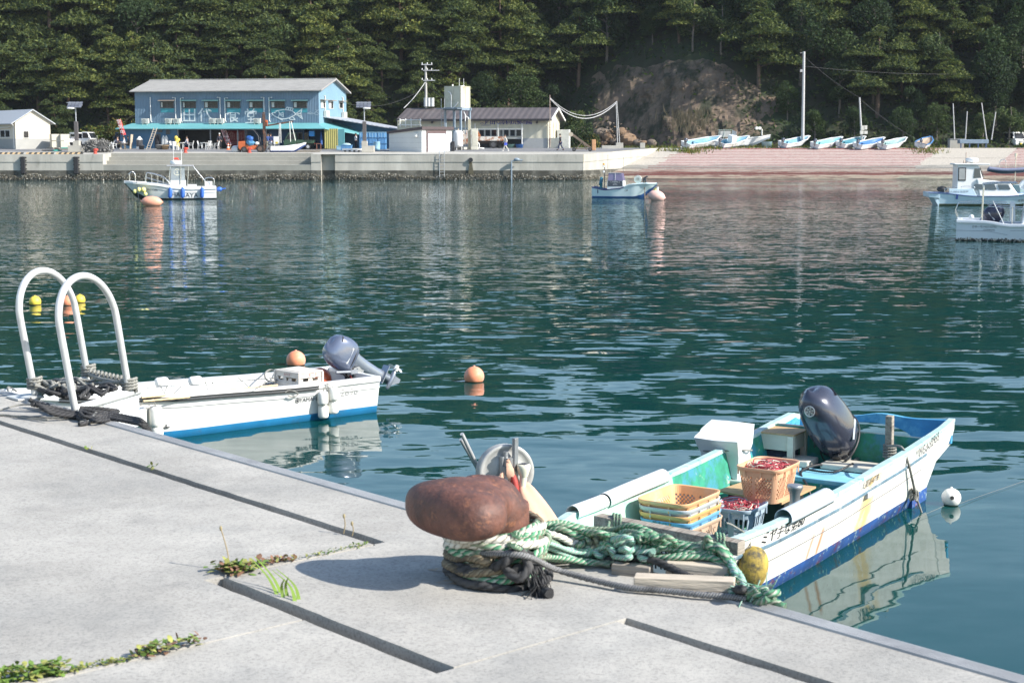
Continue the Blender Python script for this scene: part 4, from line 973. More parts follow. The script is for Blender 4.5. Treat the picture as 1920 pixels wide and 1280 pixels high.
# engine
body,T=outboard(NB,(.56,.02,.43),44,1.2,zs=1.26,ds=.8,roll=17,col=(.055,.06,.085),side=(.05,.055,.075),prop=False)
mb=MB(); mb.lathe([(.04,0),(.045,.004),(.05,0)],(0,0,0),n=20)
for j in range(3):
    d_=V((math.cos(PI*j/3+PI/6),math.sin(PI*j/3+PI/6),0))*.036; mb.bar(-d_,d_,.004,.005)
    for sg in (1,-1): e_=V((-d_.y,d_.x,0))*.2; mb.bar(d_*sg*.5+e_,d_*sg+e_,.003,.005); mb.bar(d_*sg*.5-e_,d_*sg-e_,.003,.005)
mb.xf(Matrix.Translation(V((.0,0,.775)))@Matrix.Rotation(R(48),4,'Y')); mb.xf(T); mb.build('engine_emblem',M('emblem_silver',(.5,.52,.55),.3,.6),body,local=True)
mb=MB(); e0=T@V((.1,-.05,.05)); rope(mb,[e0,e0+V((.15,.05,-.05)),V((1.0,-.1,.47)),V((1.35,-.2,.45)),V((1.55,-.05,.35)),V((1.6,.05,.15))],.014,n=7); rope(mb,[e0+V((0,.1,0)),V((.9,.2,.5)),V((1.2,.1,.45)),V((1.2,-.25,.45))],.011,n=7); mb.build('control_cable',blk,NB,local=True)
# capstan
cp=nl(1490,946,.55)
mb=MB(); mb.lathe([(.0,.3),(.07,.3),(.075,.28),(.07,.265),(.05,.22),(.046,.15),(.06,.06),(.09,.03),(.1,.0),(.1,-.02)],(cp.x,cp.y,.44),n=24); mb.box((cp.x,cp.y,.40),(.24,.24,.07),rz=.3); mb.build('capstan',alu,NB,local=True,bevel=.004)
# stern post with its lashing
sp_=nl(1668,852,.62); mb=MB(); mb.bar(sp_+V((0,0,-.3)),sp_+V((0.03,0,.42)),.075,.075); mb.build('stern_post',wood_grey,NB,local=True,bevel=.008)
mb=MB()
for k in range(5): rope(mb,[sp_+V((math.cos(a)*.062,math.sin(a)*.062,-.04+.03*k+.004*a)) for a in [i*.8 for i in range(9)]],.011,k=3)
ra=[tolocal(p) for p in (at(1690,838,.78),at(1703,868,.62),at(1712,905,.35),at(1716,925,.2),at(1728,960,.0),at(1738,985,-.15))]
rope(mb,[sp_+V((0,-.06,.08)),ra[0],ra[1],ra[2],ra[3]],.013); rope(mb,[ra[3],ra[4],ra[5]],.011)
for k in range(7): rope(mb,[ra[3]+V((rr.uniform(-.06,.06),rr.uniform(-.04,.04),rr.uniform(-.07,.07))) for j in range(5)],.011,k=4)
o=mb.build('stern_line',r_ash,NB,local=True)
mb=MB(); b0=nl(1667,925,.5); mb.box((b0.x,H.side(max(.5,b0.x),.47)+.022,.50),(.42,.045,.06)); mb.build('side_bracket',M('bracket_grey',(.4,.41,.42),.6),NB,local=True,bevel=.008)
# line hauler at the port bow
hc=tolocal(atY(949,885,12.75)); 
mb=MB(); ax=(V((.95,.05,.16))).normalized(); 
wdir=(NI.to_3x3()@V((.25,-.93,.12))).normalized(); fr=frame(wdir.orthogonal(),wdir.cross(wdir.orthogonal())); fr=Matrix((wdir.cross(V((0,0,1))).normalized(),V((0,0,1)),wdir)).transposed()
mb.lathe([(.0,.035),(.06,.035),(.12,.03),(.17,.0),(.20,.012),(.232,.03),(.236,.0),(.2,-.03),(.2,-.06),(.236,-.1),(.232,-.11),(.1,-.07),(0,-.07)],hc,M=fr,n=48); hd=mb.build('hauler_disc',M('cast_alloy',(.50,.50,.48),.5,.35,var=.1,sc=9,col2=(.4,.4,.38)),NB,local=True)
wz=V((0,0,1)); wx=wdir.cross(wz).normalized(); f=lambda x,y,z:hc+wx*x+wz*y+wdir*z
sgx=1 if (NT.to_3x3()@wx).x>0 else -1
f2=lambda x,y,z:f(x*sgx,y,z)
mb=MB(); mb.bar(f2(.052,-.34,.07),f2(.06,.29,.07),.03,.055); mb.build('hauler_arm',alu,NB,local=True,bevel=.004)
mb=MB()
for dx,h in ((-.05,.14),(-.02,.18),(.0,.12)): mb.cyl(f2(dx,-.1,.06),f2(dx,h,.06),.022)
mb.cyl(f2(-.03,-.6,.05),f2(-.02,.06,.06),.045,.04); mb.box(f2(.02,.08,.05),(.12,.08,.1)); mb.build('hauler_motor',alu,NB,local=True)
mb=MB(); mb.tube(smooth([f2(.0,.07,.07),f2(.02,-.05,.1),f2(.03,-.2,.1),f2(.02,-.5,.1)],5),.014,n=8); mb.tube(smooth([f2(.03,-.02,.1),f2(.05,-.15,.12),f2(.06,-.5,.1)],5),.028,n=8,mi=1); mb.build('hydraulic_hose',[blk,M('hose_red',(.4,.05,.04),.6)],NB,local=True)
mb=MB(); mb.cyl(f2(.11,-.14,.1),f2(.12,-.02,.11),.03); sl_=frame((1,0,0),(0,1,0)); mb.lathe([(0,.07),(.05,.07),(.056,.06),(.056,.035),(.045,.0),(.034,-.03)],f2(.12,0,.11),n=24); lamp=mb.build('solar_lamp',M('lamp_cream',(.66,.64,.5),.4,var=.05),NB,local=True)
mb=MB(); mb.box(f2(.12,.073,.11),(.06,.06,.005)); mb.build('solar_cell',M('cell_dark',(.03,.035,.06),.2),lamp,local=True)
cloth=M('cover_peach',(.62,.37,.26),.85,var=.08,sc=5,bump=.3,bsc=8)
mb=MB()
P=[]; n=26; 
for j in range(9):
    t_=j/8; row=[]
    for i in range(n):
        a=2*PI*i/n; rad=lerp(.035,.22,t_**.7)*(1+.22*math.sin(a*4+j*.2)*(.3+.7*t_))
        row.append(f2(.125+lerp(0,.10,t_)+rad*math.cos(a)*.9,lerp(-.10,-.48,t_)+.02*math.sin(3*a),.1+rad*math.sin(a)*.7))
    P.append(row)
mb.loft(P); 
for (x0,y0,x1,y1) in ((-.01,.11,.07,-.2),(-.06,-.0,-.17,-.3)):
    mb.loft([[f2(lerp(x0,x1,t_)-.03*math.sin(PI*t_)-.02,lerp(y0,y1,t_),.1+.03*math.sin(7*t_)),f2(lerp(x0,x1,t_),lerp(y0,y1,t_)+.015,.13),f2(lerp(x0,x1,t_)+.045*math.sin(PI*t_)+.01,lerp(y0,y1,t_)-.02,.1)] for t_ in [i/8 for i in range(9)]],closed=False)
cv=mb.build('hauler_cover',cloth,NB,local=True)
mb=MB(); mb.loft([[f2(.21,-.3,.14),f2(.24,-.31,.1)],[f2(.27,-.52,.12),f2(.29,-.5,.08)]],closed=False); mb.build('orange_strap',M('strap_orange',(.75,.25,.06),.6),NB,local=True)
for k,(a,b) in enumerate((((866,813),(898,880)),((864,823),(900,886)))):
    mb=MB(); A=tolocal(atY(*a,12.7+.1*k)); B=tolocal(atY(*b,12.9+.05*k)); mb.cyl(A,B+(B-A)*.9,.0165); mb.build('metal_rod',M('rod_pale',(.5,.5,.5),.3,.3),NB,local=True)
hb=f2(-.02,-.6,.05); g0_=V((5.35,-.74,.66))
mb=MB(); mb.bar(V((hb.x,hb.y,.66)),g0_,.09,.09); mb.bar(V((hb.x,hb.y,.64)),V((4.9,-.80,.64)),.07,.07); mb.bar(V((hb.x,hb.y,.60)),hb+V((0,0,.05)),.1,.1); mb.build('hauler_mount',steel_ if False else alu,NB,local=True,bevel=.006)
mb=MB(); mb.bar(f2(-.28,-.35,.02),f2(.05,-.35,.02),.03,.03); mb.bar(V((hb.x,hb.y,.70)),f2(-.26,-.36,.02),.03,.03); mb.build('rod_holder',alu,NB,local=True)
wc,wd=NT@cb,NT@ca
mb=MB(); rope(mb,[atV(1335,1040,-.15),atV(1345,1035,-.6),(atV(1350,1034,-.6)+wc)/2+V((0,0,-.12)),wc+V((-.12,.03,.03))],.0125); rope(mb,[atV(1150,1015,.0),(atV(1150,1015,0)+wd)/2+V((0,0,-.15)),wd+V((.08,0,.0))],.0125)
for c_,s_ in ((wc,-1),(wd,1)):
    for k in range(3): rope(mb,[c_+(wd-wc).normalized()*(.14+.03*k)*(-s_)+V((.0,.08*math.cos(a),.08*math.sin(a))) for a in [i*.8 for i in range(9)]],.0115,k=3)
o=mb.build('mooring_rope',r_green); tag(o,'green lines running from the quay edge to the wooden bow crossbar','rope',group='ropes on the rusty bollard')
mb=MB(); rope(mb,[atV(1372,1106,.0),atV(1385,1112,-.1),(atV(1385,1112,-.1)+NT@V((5.8,.4,.6)))/2+V((0,0,-.3)),NT@V((5.75,.5,.66))],.0155); o=mb.build('mooring_rope',r_black); tag(o,'black line hanging from the quay edge to the bow of the green and white boat','rope',group='ropes on the rusty bollard')
# ---- cargo: every piece its own thing
def basket(name,label,W,L,h,mat,loc,rz,grp,cat='basket',slots=False,band=False):
    t=thing(name,label,cat,loc,grp,rz=rz)
    n=104 if not slots else 96; m=16; mb=MB(); pts=[]
    def rr_(w,l,r,k):
        P=[]; per=[]
        cs=[(w/2-r,l/2-r,0),(-(w/2-r),l/2-r,PI/2),(-(w/2-r),-(l/2-r),PI),(w/2-r,-(l/2-r),1.5*PI)]
        raw=[]
        for x,y,a in cs:
            for i in range(7): raw.append(V((x+r*math.cos(a+PI/2*i/6),y+r*math.sin(a+PI/2*i/6),0)))
        Ls=[0]
        for i in range(len(raw)): Ls.append(Ls[-1]+(raw[(i+1)%len(raw)]-raw[i]).length)
        for i in range(k):
            s=Ls[-1]*i/k; j=max(q_ for q_ in range(len(raw)) if Ls[q_]<=s+1e-9); f_=(s-Ls[j])/max(1e-9,Ls[j+1]-Ls[j]); P.append(raw[j].lerp(raw[(j+1)%len(raw)],f_))
        return P
    for j in range(m+1):
        t_=j/m; P=rr_(lerp(W*.80,W,t_),lerp(L*.80,L,t_),.09,n); pts+=[p+V((0,0,h*t_)) for p in P]
    fs=[]
    for j in range(m):
        for i in range(n):
            hole=(2<=j<=m-5) and ((i%26) not in (0,1,25,24,12,13)) and ((i+j)%2==0 if not slots else (i%3!=0 and j%6!=0))
            if not hole: fs.append((j*n+i,j*n+(i+1)%n,(j+1)*n+(i+1)%n,(j+1)*n+i))
    fs.append(tuple(range(n))[::-1]); mb.add(pts,fs,0)
    b=mb.build('basket_body',mat,t,local=True); sd_=b.modifiers.new('s','SOLIDIFY'); sd_.thickness=.006
    mb=MB(); P=rr_(W+.012,L+.012,.095,48); mb.loft([[p*s_+V((0,0,z)) for p in P] for s_,z in ((.985,h-.035),(1.012,h-.03),(1.03,h),(1.03,h+.006),(1.0,h+.006),(.985,h))],closed=True); 
    for p in P[::4]: mb.box(p*1.005+V((0,0,h-.06)),(.012,.012,.06),rz=math.atan2(p.y,p.x))
    mb.build('basket_rim',mat,t,local=True)
    if band:
        mb=MB(); mb.text('第キワフ',.05,(0,-L/2-.03,h-.02),(1,0,0),(0,0,1)); mb.build('basket_lettering',paint,t,local=True)
    return t
pO=M('plastic_orange',(.70,.40,.19),.5,var=.1,sc=4,col2=(.66,.45,.27),lo=.5,hi=.65); pG=M('plastic_grey',(.46,.49,.5),.5,var=.08); pO2=M('plastic_amber',(.70,.40,.15),.5,var=.1); pB=M('plastic_blue',(.16,.40,.62),.5,var=.08); pT=M('plastic_beige',(.60,.42,.30),.55,var=.1)
pBG=M('plastic_bluegrey',(.38,.48,.56),.55,var=.1,sc=5); pP=M('plastic_peach',(.70,.40,.24),.5,var=.12,sc=4,col2=(.72,.30,.12),lo=.55,hi=.75)
sp0=at(1274,927,.66); zt=.66; gs='nested baskets stacked in the boat'
lab=['faded orange basket on top of the nested stack','grey basket second from the top of the stack','amber basket in the middle of the nested stack','light blue basket with black lettering in the nested stack','beige perforated basket at the bottom of the nested stack']
for k,(mt,l) in enumerate(zip((pO,pG,pO2,pB,pT),lab)):
    basket('basket',l,.50,.74,.30,mt,V((sp0.x+.006*k,sp0.y-.004*k,zt-.30-.058*k)),NA+PI/2+rnd.uniform(-.03,.03),gs,band=(k==3))
zf=zt-.3-.058*4
c=at(1385,945,.47); basket('basket','blue-grey slotted basket holding red netting beside the nested stack',.42,.50,.33,pBG,V((c.x,c.y,.14)),NA+PI/2,'net baskets in the boat',slots=True)
bc=c
c=at(1441,867,.80); basket('basket','large peach basket with net standing on the plywood board',.44,.58,.34,pP,V((c.x,c.y,.45)),NA+PI/2,'net baskets in the boat')
pc=c
netm=M('net_red',(.45,.07,.09),.8,var=.35,sc=40,bump=.8,bsc=90); twine=M('net_twine',(.55,.5,.42),.8)
def netpile(c,w,l,z,h,label,seed):
    r0=random.Random(seed); mb=MB(); n=12; ca,sa=math.cos(NA+PI/2),math.sin(NA+PI/2)
    def pt(x,y,zz): return V((c.x+x*ca-y*sa,c.y+x*sa+y*ca,zz))
    vs=[pt((i/n-.5)*w,(j/n-.5)*l,z+h*(1-((i/n-.5)**2+(j/n-.5)**2)*2.5)+.035*NZ.noise(V((i*.6,j*.6,seed)))) for j in range(n+1) for i in range(n+1)]
    mb.add(vs,[(j*(n+1)+i,j*(n+1)+i+1,(j+1)*(n+1)+i+1,(j+1)*(n+1)+i) for j in range(n) for i in range(n)],0,True)
    for k in range(34):
        a0=r0.uniform(0,6); x,y=r0.uniform(-.3,.3)*w,r0.uniform(-.3,.3)*l; ra_=r0.uniform(.04,.13)
        mb.tube(smooth([pt(x+ra_*math.cos(a0+i),y+ra_*math.sin(a0+i),z+h*.75+r0.uniform(-.01,.05)) for i in range(5)],4),.005,n=5,mi=0 if k%3 else 1)
    o=mb.build('fishing_net',[netm,twine]); tag(o,label,'net',group='red nets in the baskets')
netpile(bc,.34,.42,.40,.06,'red fishing net heaped in the blue-grey basket',1)
netpile(pc,.36,.48,.72,.05,'red and white net inside the peach basket',2)
ply=M('plywood',(.52,.34,.17),.75,var=.15,sc=3,stretch=(1,8,1),col2=(.44,.30,.17))
pl=[at(1345,922,.43),at(1405,902,.43),at(1530,915,.43),at(1466,946,.43)]
mb=MB(); mb.prism(pl,(0,0,.02)); mb.build('x',ply) if False else None
o=mb.build('plywood_board',ply); tag(o,'tan plywood board under the peach basket','board')
mb=MB(); cc=sum(pl,V())/4; mb.box(V((cc.x,cc.y,.27)),(.5,.6,.30),rz=NA); o=mb.build('engine_box',M('dark_box',(.03,.035,.035),.6),bevel=.01); tag(o,'dark low box carrying the plywood board','box')
# white covered console on a lidded green box
c=at(1360,888,.42); a=NA
t=thing('covered_console','steering console wrapped in a white tarpaulin tied with cord','console',V((c.x,c.y,.42)),rz=a)
tarp=M('tarp_white',(.72,.74,.73),.5,var=.05,sc=4,bump=.5,bsc=7)
mb=MB(); rings=[]
for z,sx,sy,ox in ((0,.17,.22,.0),(.06,.16,.21,.0),(.14,.165,.225,.0),(.24,.165,.225,0),(.32,.205,.245,.02),(.40,.23,.26,.035)):
    ring=[]
    for i in range(40):
        aa=2*PI*i/40; ck,sk_=math.cos(aa),math.sin(aa); k=1/max(abs(ck),abs(sk_))**.85
        w=1+.05*NZ.noise(V((aa*2.5,z*6,1)))+(.05*math.sin(aa*9) if z<.2 else 0)
        ring.append(V((ox+sx*ck*k*w,sy*sk_*k*w,z+(.13*(.5-ck*k*.5) if z>.35 else 0)+(.03*math.sin(aa*5) if z==0 else 0))))
    rings.append(ring)
mb.loft(rings); mb.add(rings[-1],[tuple(range(40))],0); mb.build('tarpaulin',tarp,t,local=True,bevel=.01)
mb=MB(); rope(mb,[V((.21*math.cos(2*PI*i/24)*1.05,.265*math.sin(2*PI*i/24)*1.05,.28+.02*math.sin(2*PI*i/12))) for i in range(25)],.009,k=2,n=6); mb.build('tie_cord',r_ash,t,local=True)
t=thing('storage_box','green lidded storage box under the white tarpaulin','box',V((c.x+.02,c.y-.03,.14)),rz=a)
mb=MB(); mb.box((0,0,.11),(.36,.5,.22)); mb.build('box_body',M('box_green',(.22,.38,.3),.5,var=.08),t,local=True,bevel=.02)
mb=MB(); mb.box((0,0,.245),(.40,.54,.05)); mb.build('box_lid',M('box_lid_grey',(.42,.5,.45),.5,var=.06),t,local=True,bevel=.015)
mb=MB(); mb.box((.2,0.05,.21),(.03,.13,.09)); mb.build('latch',M('latch_brown',(.36,.27,.22),.6),t,local=True,bevel=.008)
# wooden stand with tan top
c=at(1462,848,.50); t=thing('wooden_stand','white wooden box stand with a tan board on top behind the peach basket','stand',V((c.x,c.y,.42)),rz=NA)
wp=M('painted_wood_cream',(.66,.60,.50),.6,var=.08,sc=4,stretch=(1,1,4))
mb=MB(); mb.box((0,0,.325),(.44,.50,.018)); mb.build('top_board',ply,t,local=True,bevel=.003)
mb=MB(); mb.box((.19,0,.23),(.02,.42,.17)); mb.box((-.19,0,.23),(.02,.42,.17)); mb.box((0,-.21,.23),(.36,.02,.17)); mb.box((0,.21,.23),(.36,.02,.17)); mb.build('side_board',wp,t,local=True,bevel=.003)
for x in (-.185,.185):
    for y in (-.2,.2): mb=MB(); mb.box((x*1.03,y*1.03,.157),(.07,.07,.314)); mb.build('leg',wp,t,local=True,bevel=.005)
mb=MB(); mb.box((0,0,.07),(.3,.34,.12)); mb.build('stowed_gear',M('gear_dark',(.03,.035,.06),.7,var=.5,sc=14),t,local=True,bevel=.03)
c=at(1250,918,.38); t=thing('bucket','blue-grey plastic bucket by the port side behind the nested baskets','bucket',V((c.x,c.y,.12)))
mb=MB(); mb.lathe([(0,.005),(.13,.005),(.135,0),(.165,.3),(.175,.3),(.175,.312),(.16,.312),(.128,.02),(0,.02)],(0,0,0),n=28); mb.build('bucket_body',M('bucket_blue',(.20,.38,.46),.5,var=.1),t,local=True)
mb=MB(); mb.tube([V((.17*math.cos(a_),.02,.29+.1*math.sin(a_)*-1)) for a_ in [PI*i/10 for i in range(11)]],.005,n=6); mb.build('bucket_handle',chrome,t,local=True)
c=at(1216,968,.36); t=thing('bucket','white bucket half hidden left of the nested baskets','bucket',V((c.x,c.y,.12)))
mb=MB(); mb.lathe([(0,.005),(.12,.005),(.125,0),(.15,.26),(.16,.26),(.16,.272),(.145,.272),(.118,.02),(0,.02)],(0,0,0),n=28); mb.build('bucket_body',M('bucket_white',(.6,.62,.58),.5,var=.06),t,local=True)
# fender on the starboard bow
c=at(1411,1063,.42); t=thing('fender','dirty yellow egg-shaped fender hung at the bow of the green boat','fender',c)
mb=MB(); mb.ell(c,(.125,.125,.175),M=Matrix.Rotation(.15,3,'Y'),n=26,m=18,pw=.85); mb.build('fender_body',M('fender_dirty',(.40,.29,.06),.8,var=.25,sc=8,col2=(.09,.08,.05),lo=.48,hi=.6,bump=.3,bsc=30),t)
mb=MB(); rope(mb,[c+V((-.02,0,.17)),c+V((-.04,.02,.26)),at(1375,985,.80),at(1362,980,.83)],.008); rope(mb,[c+V((-.13*math.cos(a_*.9)-.0,-.02,.18*math.sin(a_*.9)-.0)) for a_ in [-1.2+.4*i for i in range(8)]],.006,k=3); mb.build('fender_line',r_ash,t)
# ================================================================ the white skiff by the ladder
QC=at(705,772,0); fw=V((-.778,-.628,0)); QA=math.atan2(fw.y,fw.x)
pn=V((-fw.y,fw.x,0))                       # to port
if pn.y>0: pass
QC=QC-pn*.55
QT=Matrix.Translation(QC)@RZ(QA); QI=QT.inverted()
def ql(px,py,z): return QI@at(px,py,z)
def qx(px,py,y=.67):
    P0=QT@V((0,y,0)); N=QT.to_3x3()@V((0,1,0)); d=ray(px,py); c=V((0,0,CAMH)); return QI@(c+d*((P0-c).dot(N)/d.dot(N)))
H2=Hull(5.35,hs=[(0,.66),(1.5,.68),(3.2,.66),(4.3,.55),(5.0,.3),(5.35,.08)],zs=[(0,.52),(1.2,.52),(3,.57),(4.4,.66),(5.35,.76)],hc=[(0,.55),(3,.55),(4.3,.34),(5.1,.1),(5.35,.02)],zc=[(0,-.05),(3.5,-.05),(4.8,.1),(5.35,.45)],zk=[(0,-.16),(3.5,-.16),(4.8,-.02),(5.35,.4)],t=.05,floor=.1,band=.10)
sw=M('skiff_white',(.74,.735,.71),.4,var=.04,sc=3,col2=(.63,.61,.55),lo=.6,hi=.8,coat=.3); sb_=M('skiff_blue_bottom',(.02,.20,.42),.5,var=.15,sc=4,col2=(.05,.14,.25),lo=.55,hi=.7)
grime(sw,2.2,.86,1.02); si=M('skiff_inside',(.70,.71,.70),.5,var=.05,sc=4,col2=(.58,.58,.55),lo=.58,hi=.75)
SKF=thing('moored_skiff','low white skiff with a blue bottom moored beside the white ladder','boat',QC,rz=QA)
mb=MB(); H2.outer(mb); mb.build('hull',[sw,sb_],SKF,local=True)
mb=MB(); H2.inner(mb); mb.build('inner_shell',si,SKF,local=True)
mb=MB(); H2.gunwale(mb,out=.02,h=.06,w=.085); mb.build('gunwale',sw,SKF,local=True,bevel=.012)
mb=MB(); H2.rail(mb,-.135,.014,.02,.0,5.0); mb.build('hull_moulding',sw,SKF,local=True)
sx=ql(520,735,.52).x
mb=MB(); H2.rail(mb,-.015,.04,.022,1.05,4.7,side=1); H2.rail(mb,-.05,.04,.022,1.05,4.7,side=1); mb.build('rubber_strip',M('rubber_black',(.03,.03,.032),.6),SKF,local=True)
mb=MB(); mb.box((.95,0,.40),(.38,1.2,.04)); mb.build('thwart',si,SKF,local=True,bevel=.012)
mb=MB(); mb.box((2.3,0,.30),(.35,1.15,.04)); mb.build('thwart',si,SKF,local=True,bevel=.012)
mb=MB(); mb.box((4.0,0,.42),(.9,.9,.03)); mb.build('foredeck',si,SKF,local=True,bevel=.01)
H2.text(mb:=MB(),'32696',.15,qx(653,743).x,.17,1); mb.build('registration_number',M('number_grey',(.3,.3,.3),.6),SKF,local=True)
mb=MB(); H2.text(mb,'YAMAHA',.082,qx(583,757).x,.205,1)
lx=qx(563,757).x+.03; 
def lfn(p): return V((lx-p.x,H2.side(lx-p.x,H2.sec(lx)[-1][1]-.205+p.y)+.005,H2.sec(lx)[-1][1]-.205+p.y))
for a in range(20):
    a0,a1=2*PI*a/20,2*PI*(a+1)/20; mb.add([lfn(V((r*math.cos(b),r*math.sin(b)))) for r,b in ((.03,a0),(.036,a0),(.036,a1),(.03,a1))],[(0,1,2,3)])
for j in range(6):
    a=PI/2+PI*j/3; d=V((math.cos(a),math.sin(a))); n_=V((-d.y,d.x))*.004; mb.add([lfn(p) for p in (n_,-n_,d*.03-n_,d*.03+n_)],[(0,1,2,3)])
mb.build('maker_lettering',paint,SKF,local=True)
body2,T2=outboard(SKF,(.03,.0,.55),60,.86,col=(.13,.155,.22),side=(.24,.27,.32),pw=.6)
mb=MB(); c0=T2@V((.1,0,.05)); 
for k in range(7): rope(mb,[c0+V((rr.uniform(-.05,.05),rr.uniform(-.12,.12),rr.uniform(-.05,.02))),V((.12+rr.uniform(-.05,.05),rr.uniform(-.12,.12),.42)),V((.16+rr.uniform(-.1,.06),rr.uniform(-.15,.15),.22))],.011,n=6,k=4)
mb.build('cable_bundle',blk,SKF,local=True)
mb=MB(); rope(mb,[c0+V((.03,.1,0)),V((.13,.13,.42)),V((.14,.12,.25))],.012,n=6,k=4); mb.build('fuel_hose',M('hose_red',(.4,.05,.04),.6),SKF,local=True)
mb=MB(); p0=T2@V((.05,.2,.1)); mb.cyl(p0,p0+V((.32,.02,.02)),.022); mb.box(p0+V((0,0,.0)),(.12,.05,.06)); mb.build('tiller_handle',M('tiller_grey',(.25,.27,.3),.4,.3),body2,local=True)
# fish box on the after thwart
c=at(562,712,.50); t=thing('fish_box','pale plastic fish box on the stern thwart of the white skiff','crate',QT@V((.98,.05,.425)),rz=QA+.12)
fb=M('box_plastic_pale',(.62,.57,.50),.6,var=.08,sc=7,col2=(.48,.42,.35),lo=.55,hi=.75)
mb=MB(); w_,l_,h_=.40,.52,.21
for x in (-w_/2,w_/2):
    mb.box((x,0,.045),(.014,l_,.09)); mb.box((x,0,h_-.035),(.014,l_,.07)); 
    for y in (-.24,-.06,.06,.24): mb.box((x,y,.105),(.0135,.07,.05))
for y in (-l_/2,l_/2):
    mb.box((0,y,.045),(w_,.014,.09)); mb.box((0,y,h_-.035),(w_,.014,.07))
    for x in (-.17,0,.17): mb.box((x,y,.105),(.07,.0135,.05))
mb.box((0,0,.01),(w_,l_,.015)); mb.build('box_body',fb,t,local=True)
mb=MB(); mb.box((0,0,h_+.006),(w_+.04,l_+.04,.02)); mb.box((0,0,h_+.018),(w_-.06,l_-.06,.012)); mb.build('box_lid',fb,t,local=True,bevel=.006)
for x in (-1,1):
    for y in (-1,1): mb=MB(); mb.box((x*(w_/2+.012),y*(l_/2+.012),h_/2),(.03,.03,h_-.004)); mb.build('corner_post',fb,t,local=True,bevel=.005)
mb=MB(); mb.text('東日本',.055,(0,0,0),(1,0,0),(0,0,1),fn=lambda p:V((-.04-p[0],w_*0+l_/2+.0085,h_-.037+p[1]))) ; mb.text('みやぎ',.05,(0,0,0),(1,0,0),(0,0,1),fn=lambda p:V((w_/2+.0085,p[0],h_-.037+p[1]))); mb.build('box_lettering',M('print_red',(.4,.1,.1),.7),t,local=True)
t=thing('buoy','dark orange buoy lying in the stern of the white skiff','buoy',QT@V((.42,-.28,.1)),'round buoys on the water')
p_=QT@V((.42,-.28,.42)); mb=MB(); mb.ell(p_,(.17,.17,.17),n=28,m=18); mb.build('float_body',M('buoy_deep_orange',(.55,.10,.03),.4,var=.1,coat=.3),t)
mb=MB(); rope(mb,[p_+V((.175*math.cos(a),.175*math.sin(a),-.08)) for a in [i*.5 for i in range(14)]],.009,k=3,n=6); mb.build('buoy_line',blk,t)
t=tag((lambda o:o)(MB().ell(QT@V((.5,-.1,.17)),(.16,.11,.06),n=16,m=10).build('blue_rag',M('rag_blue',(.02,.06,.35),.8,bump=.5,bsc=20))),'blue rag bunched below the dark orange buoy','rag')
bam=M('bamboo',(.62,.46,.26),.5,var=.12,sc=3,stretch=(12,1,1))
for k,(a,b,l) in enumerate((((265,745,.62),(520,722,.50),'longer thin bamboo pole lying along the white skiff'),((268,752,.60),(400,740,.52),'shorter bamboo pole nearer the side of the white skiff'))):
    A,B=at(*a),at(*b); mb=MB(); n=9
    mb.tube([A.lerp(B,i/40) for i in range(41)],[.013*(1.25 if i%5==0 else 1) for i in range(41)],n=8); o=mb.build('bamboo_pole',bam); tag(o,l,'pole',group='bamboo poles in the skiff')
mb=MB()
for (a,b,z) in (((300,722),(312,745),.6),((315,720),(305,745),.6),((340,724),(322,742),.6),((385,715),(392,738),.58),((398,716),(405,736),.58),((444,706),(470,728),.56),((480,728),(530,700),.56)): rope(mb,[at(*a,z+.03),at((a[0]+b[0])/2,(a[1]+b[1])/2,z-.1),at(*b,z-.12)],.006,n=6)
for k in range(5): rope(mb,[at(505+rr.uniform(-14,14),722+rr.uniform(-6,6),.42) for j in range(5)],.011,k=4)
rope(mb,[at(527,704,.5),at(515,714,.5),at(500,712,.52),at(497,700,.56),at(507,693,.57),at(524,698,.55)],.012)
rope(mb,[QT@(qx(*p)+V((0,.04,0))) for p in ((532,735),(538,731),(550,733),(556,738),(548,743),(537,741))],.008)
o=mb.build('lashing_line',r_ash); tag(o,'thin lines tied across the inside of the white skiff','rope')
# foam fenders: one net of four by the lettering, one pair at the bow, two on the far gunwale
ff=M('foam_white',(.76,.75,.70),.7,var=.05,sc=12,col2=(.6,.58,.52),lo=.6,hi=.8)
def fend(c,r,h,label,ax=(0,0,1)):
    ax=V(ax).normalized(); fr=frame(ax.orthogonal(),ax.cross(ax.orthogonal()),ax)
    mb=MB(); mb.lathe([(0,-h),(r*.6,-h),(r*.9,-h*.85),(r,-h*.6),(r,h*.6),(r*.9,h*.85),(r*.6,h),(0,h)],c,M=fr,n=18); o=mb.build('foam_fender',ff,loc=c); tag(o,label,'fender',group='foam fenders on the white skiff')
bx=QI@at(612,750,.35)
yy=lambda x,z:H2.side(x,z)+.085
for (dx,dz,l) in ((.09,.33,'upper left'),(-.09,.37,'upper right'),(.06,.13,'lower left'),(-.10,.18,'lower right')):
    x=qx(612,757).x+dx; fend(QT@V((x,yy(x,dz),dz)),.075,.095,'white foam fender, %s of the bunch of four beside the lettering on the skiff'%l)
xb=qx(285,795).x
fend(QT@V((xb-.05,yy(xb,.4)+.02,.34)),.085,.14,'larger white foam fender hanging at the bow of the white skiff')
fend(QT@V((xb+.16,yy(xb,.4),.36)),.08,.14,'foam fender half behind the larger one at the skiff bow')
fend(QT@V((xb-.06,yy(xb,.4)+.02,.10)),.08,.12,'lowest foam fender at the skiff bow, touching the water')
for (px,py,l) in ((303,716,'left of the two foam fenders on the far gunwale of the skiff'),(366,714,'right of the two foam fenders on the far gunwale of the skiff'),(30,737,'foam fender on the skiff bow seen left of the ladder')):
    fend(at(px,py,.66),.065,.09,l,ax=fw)
mb=MB(); x=qx(612,757).x
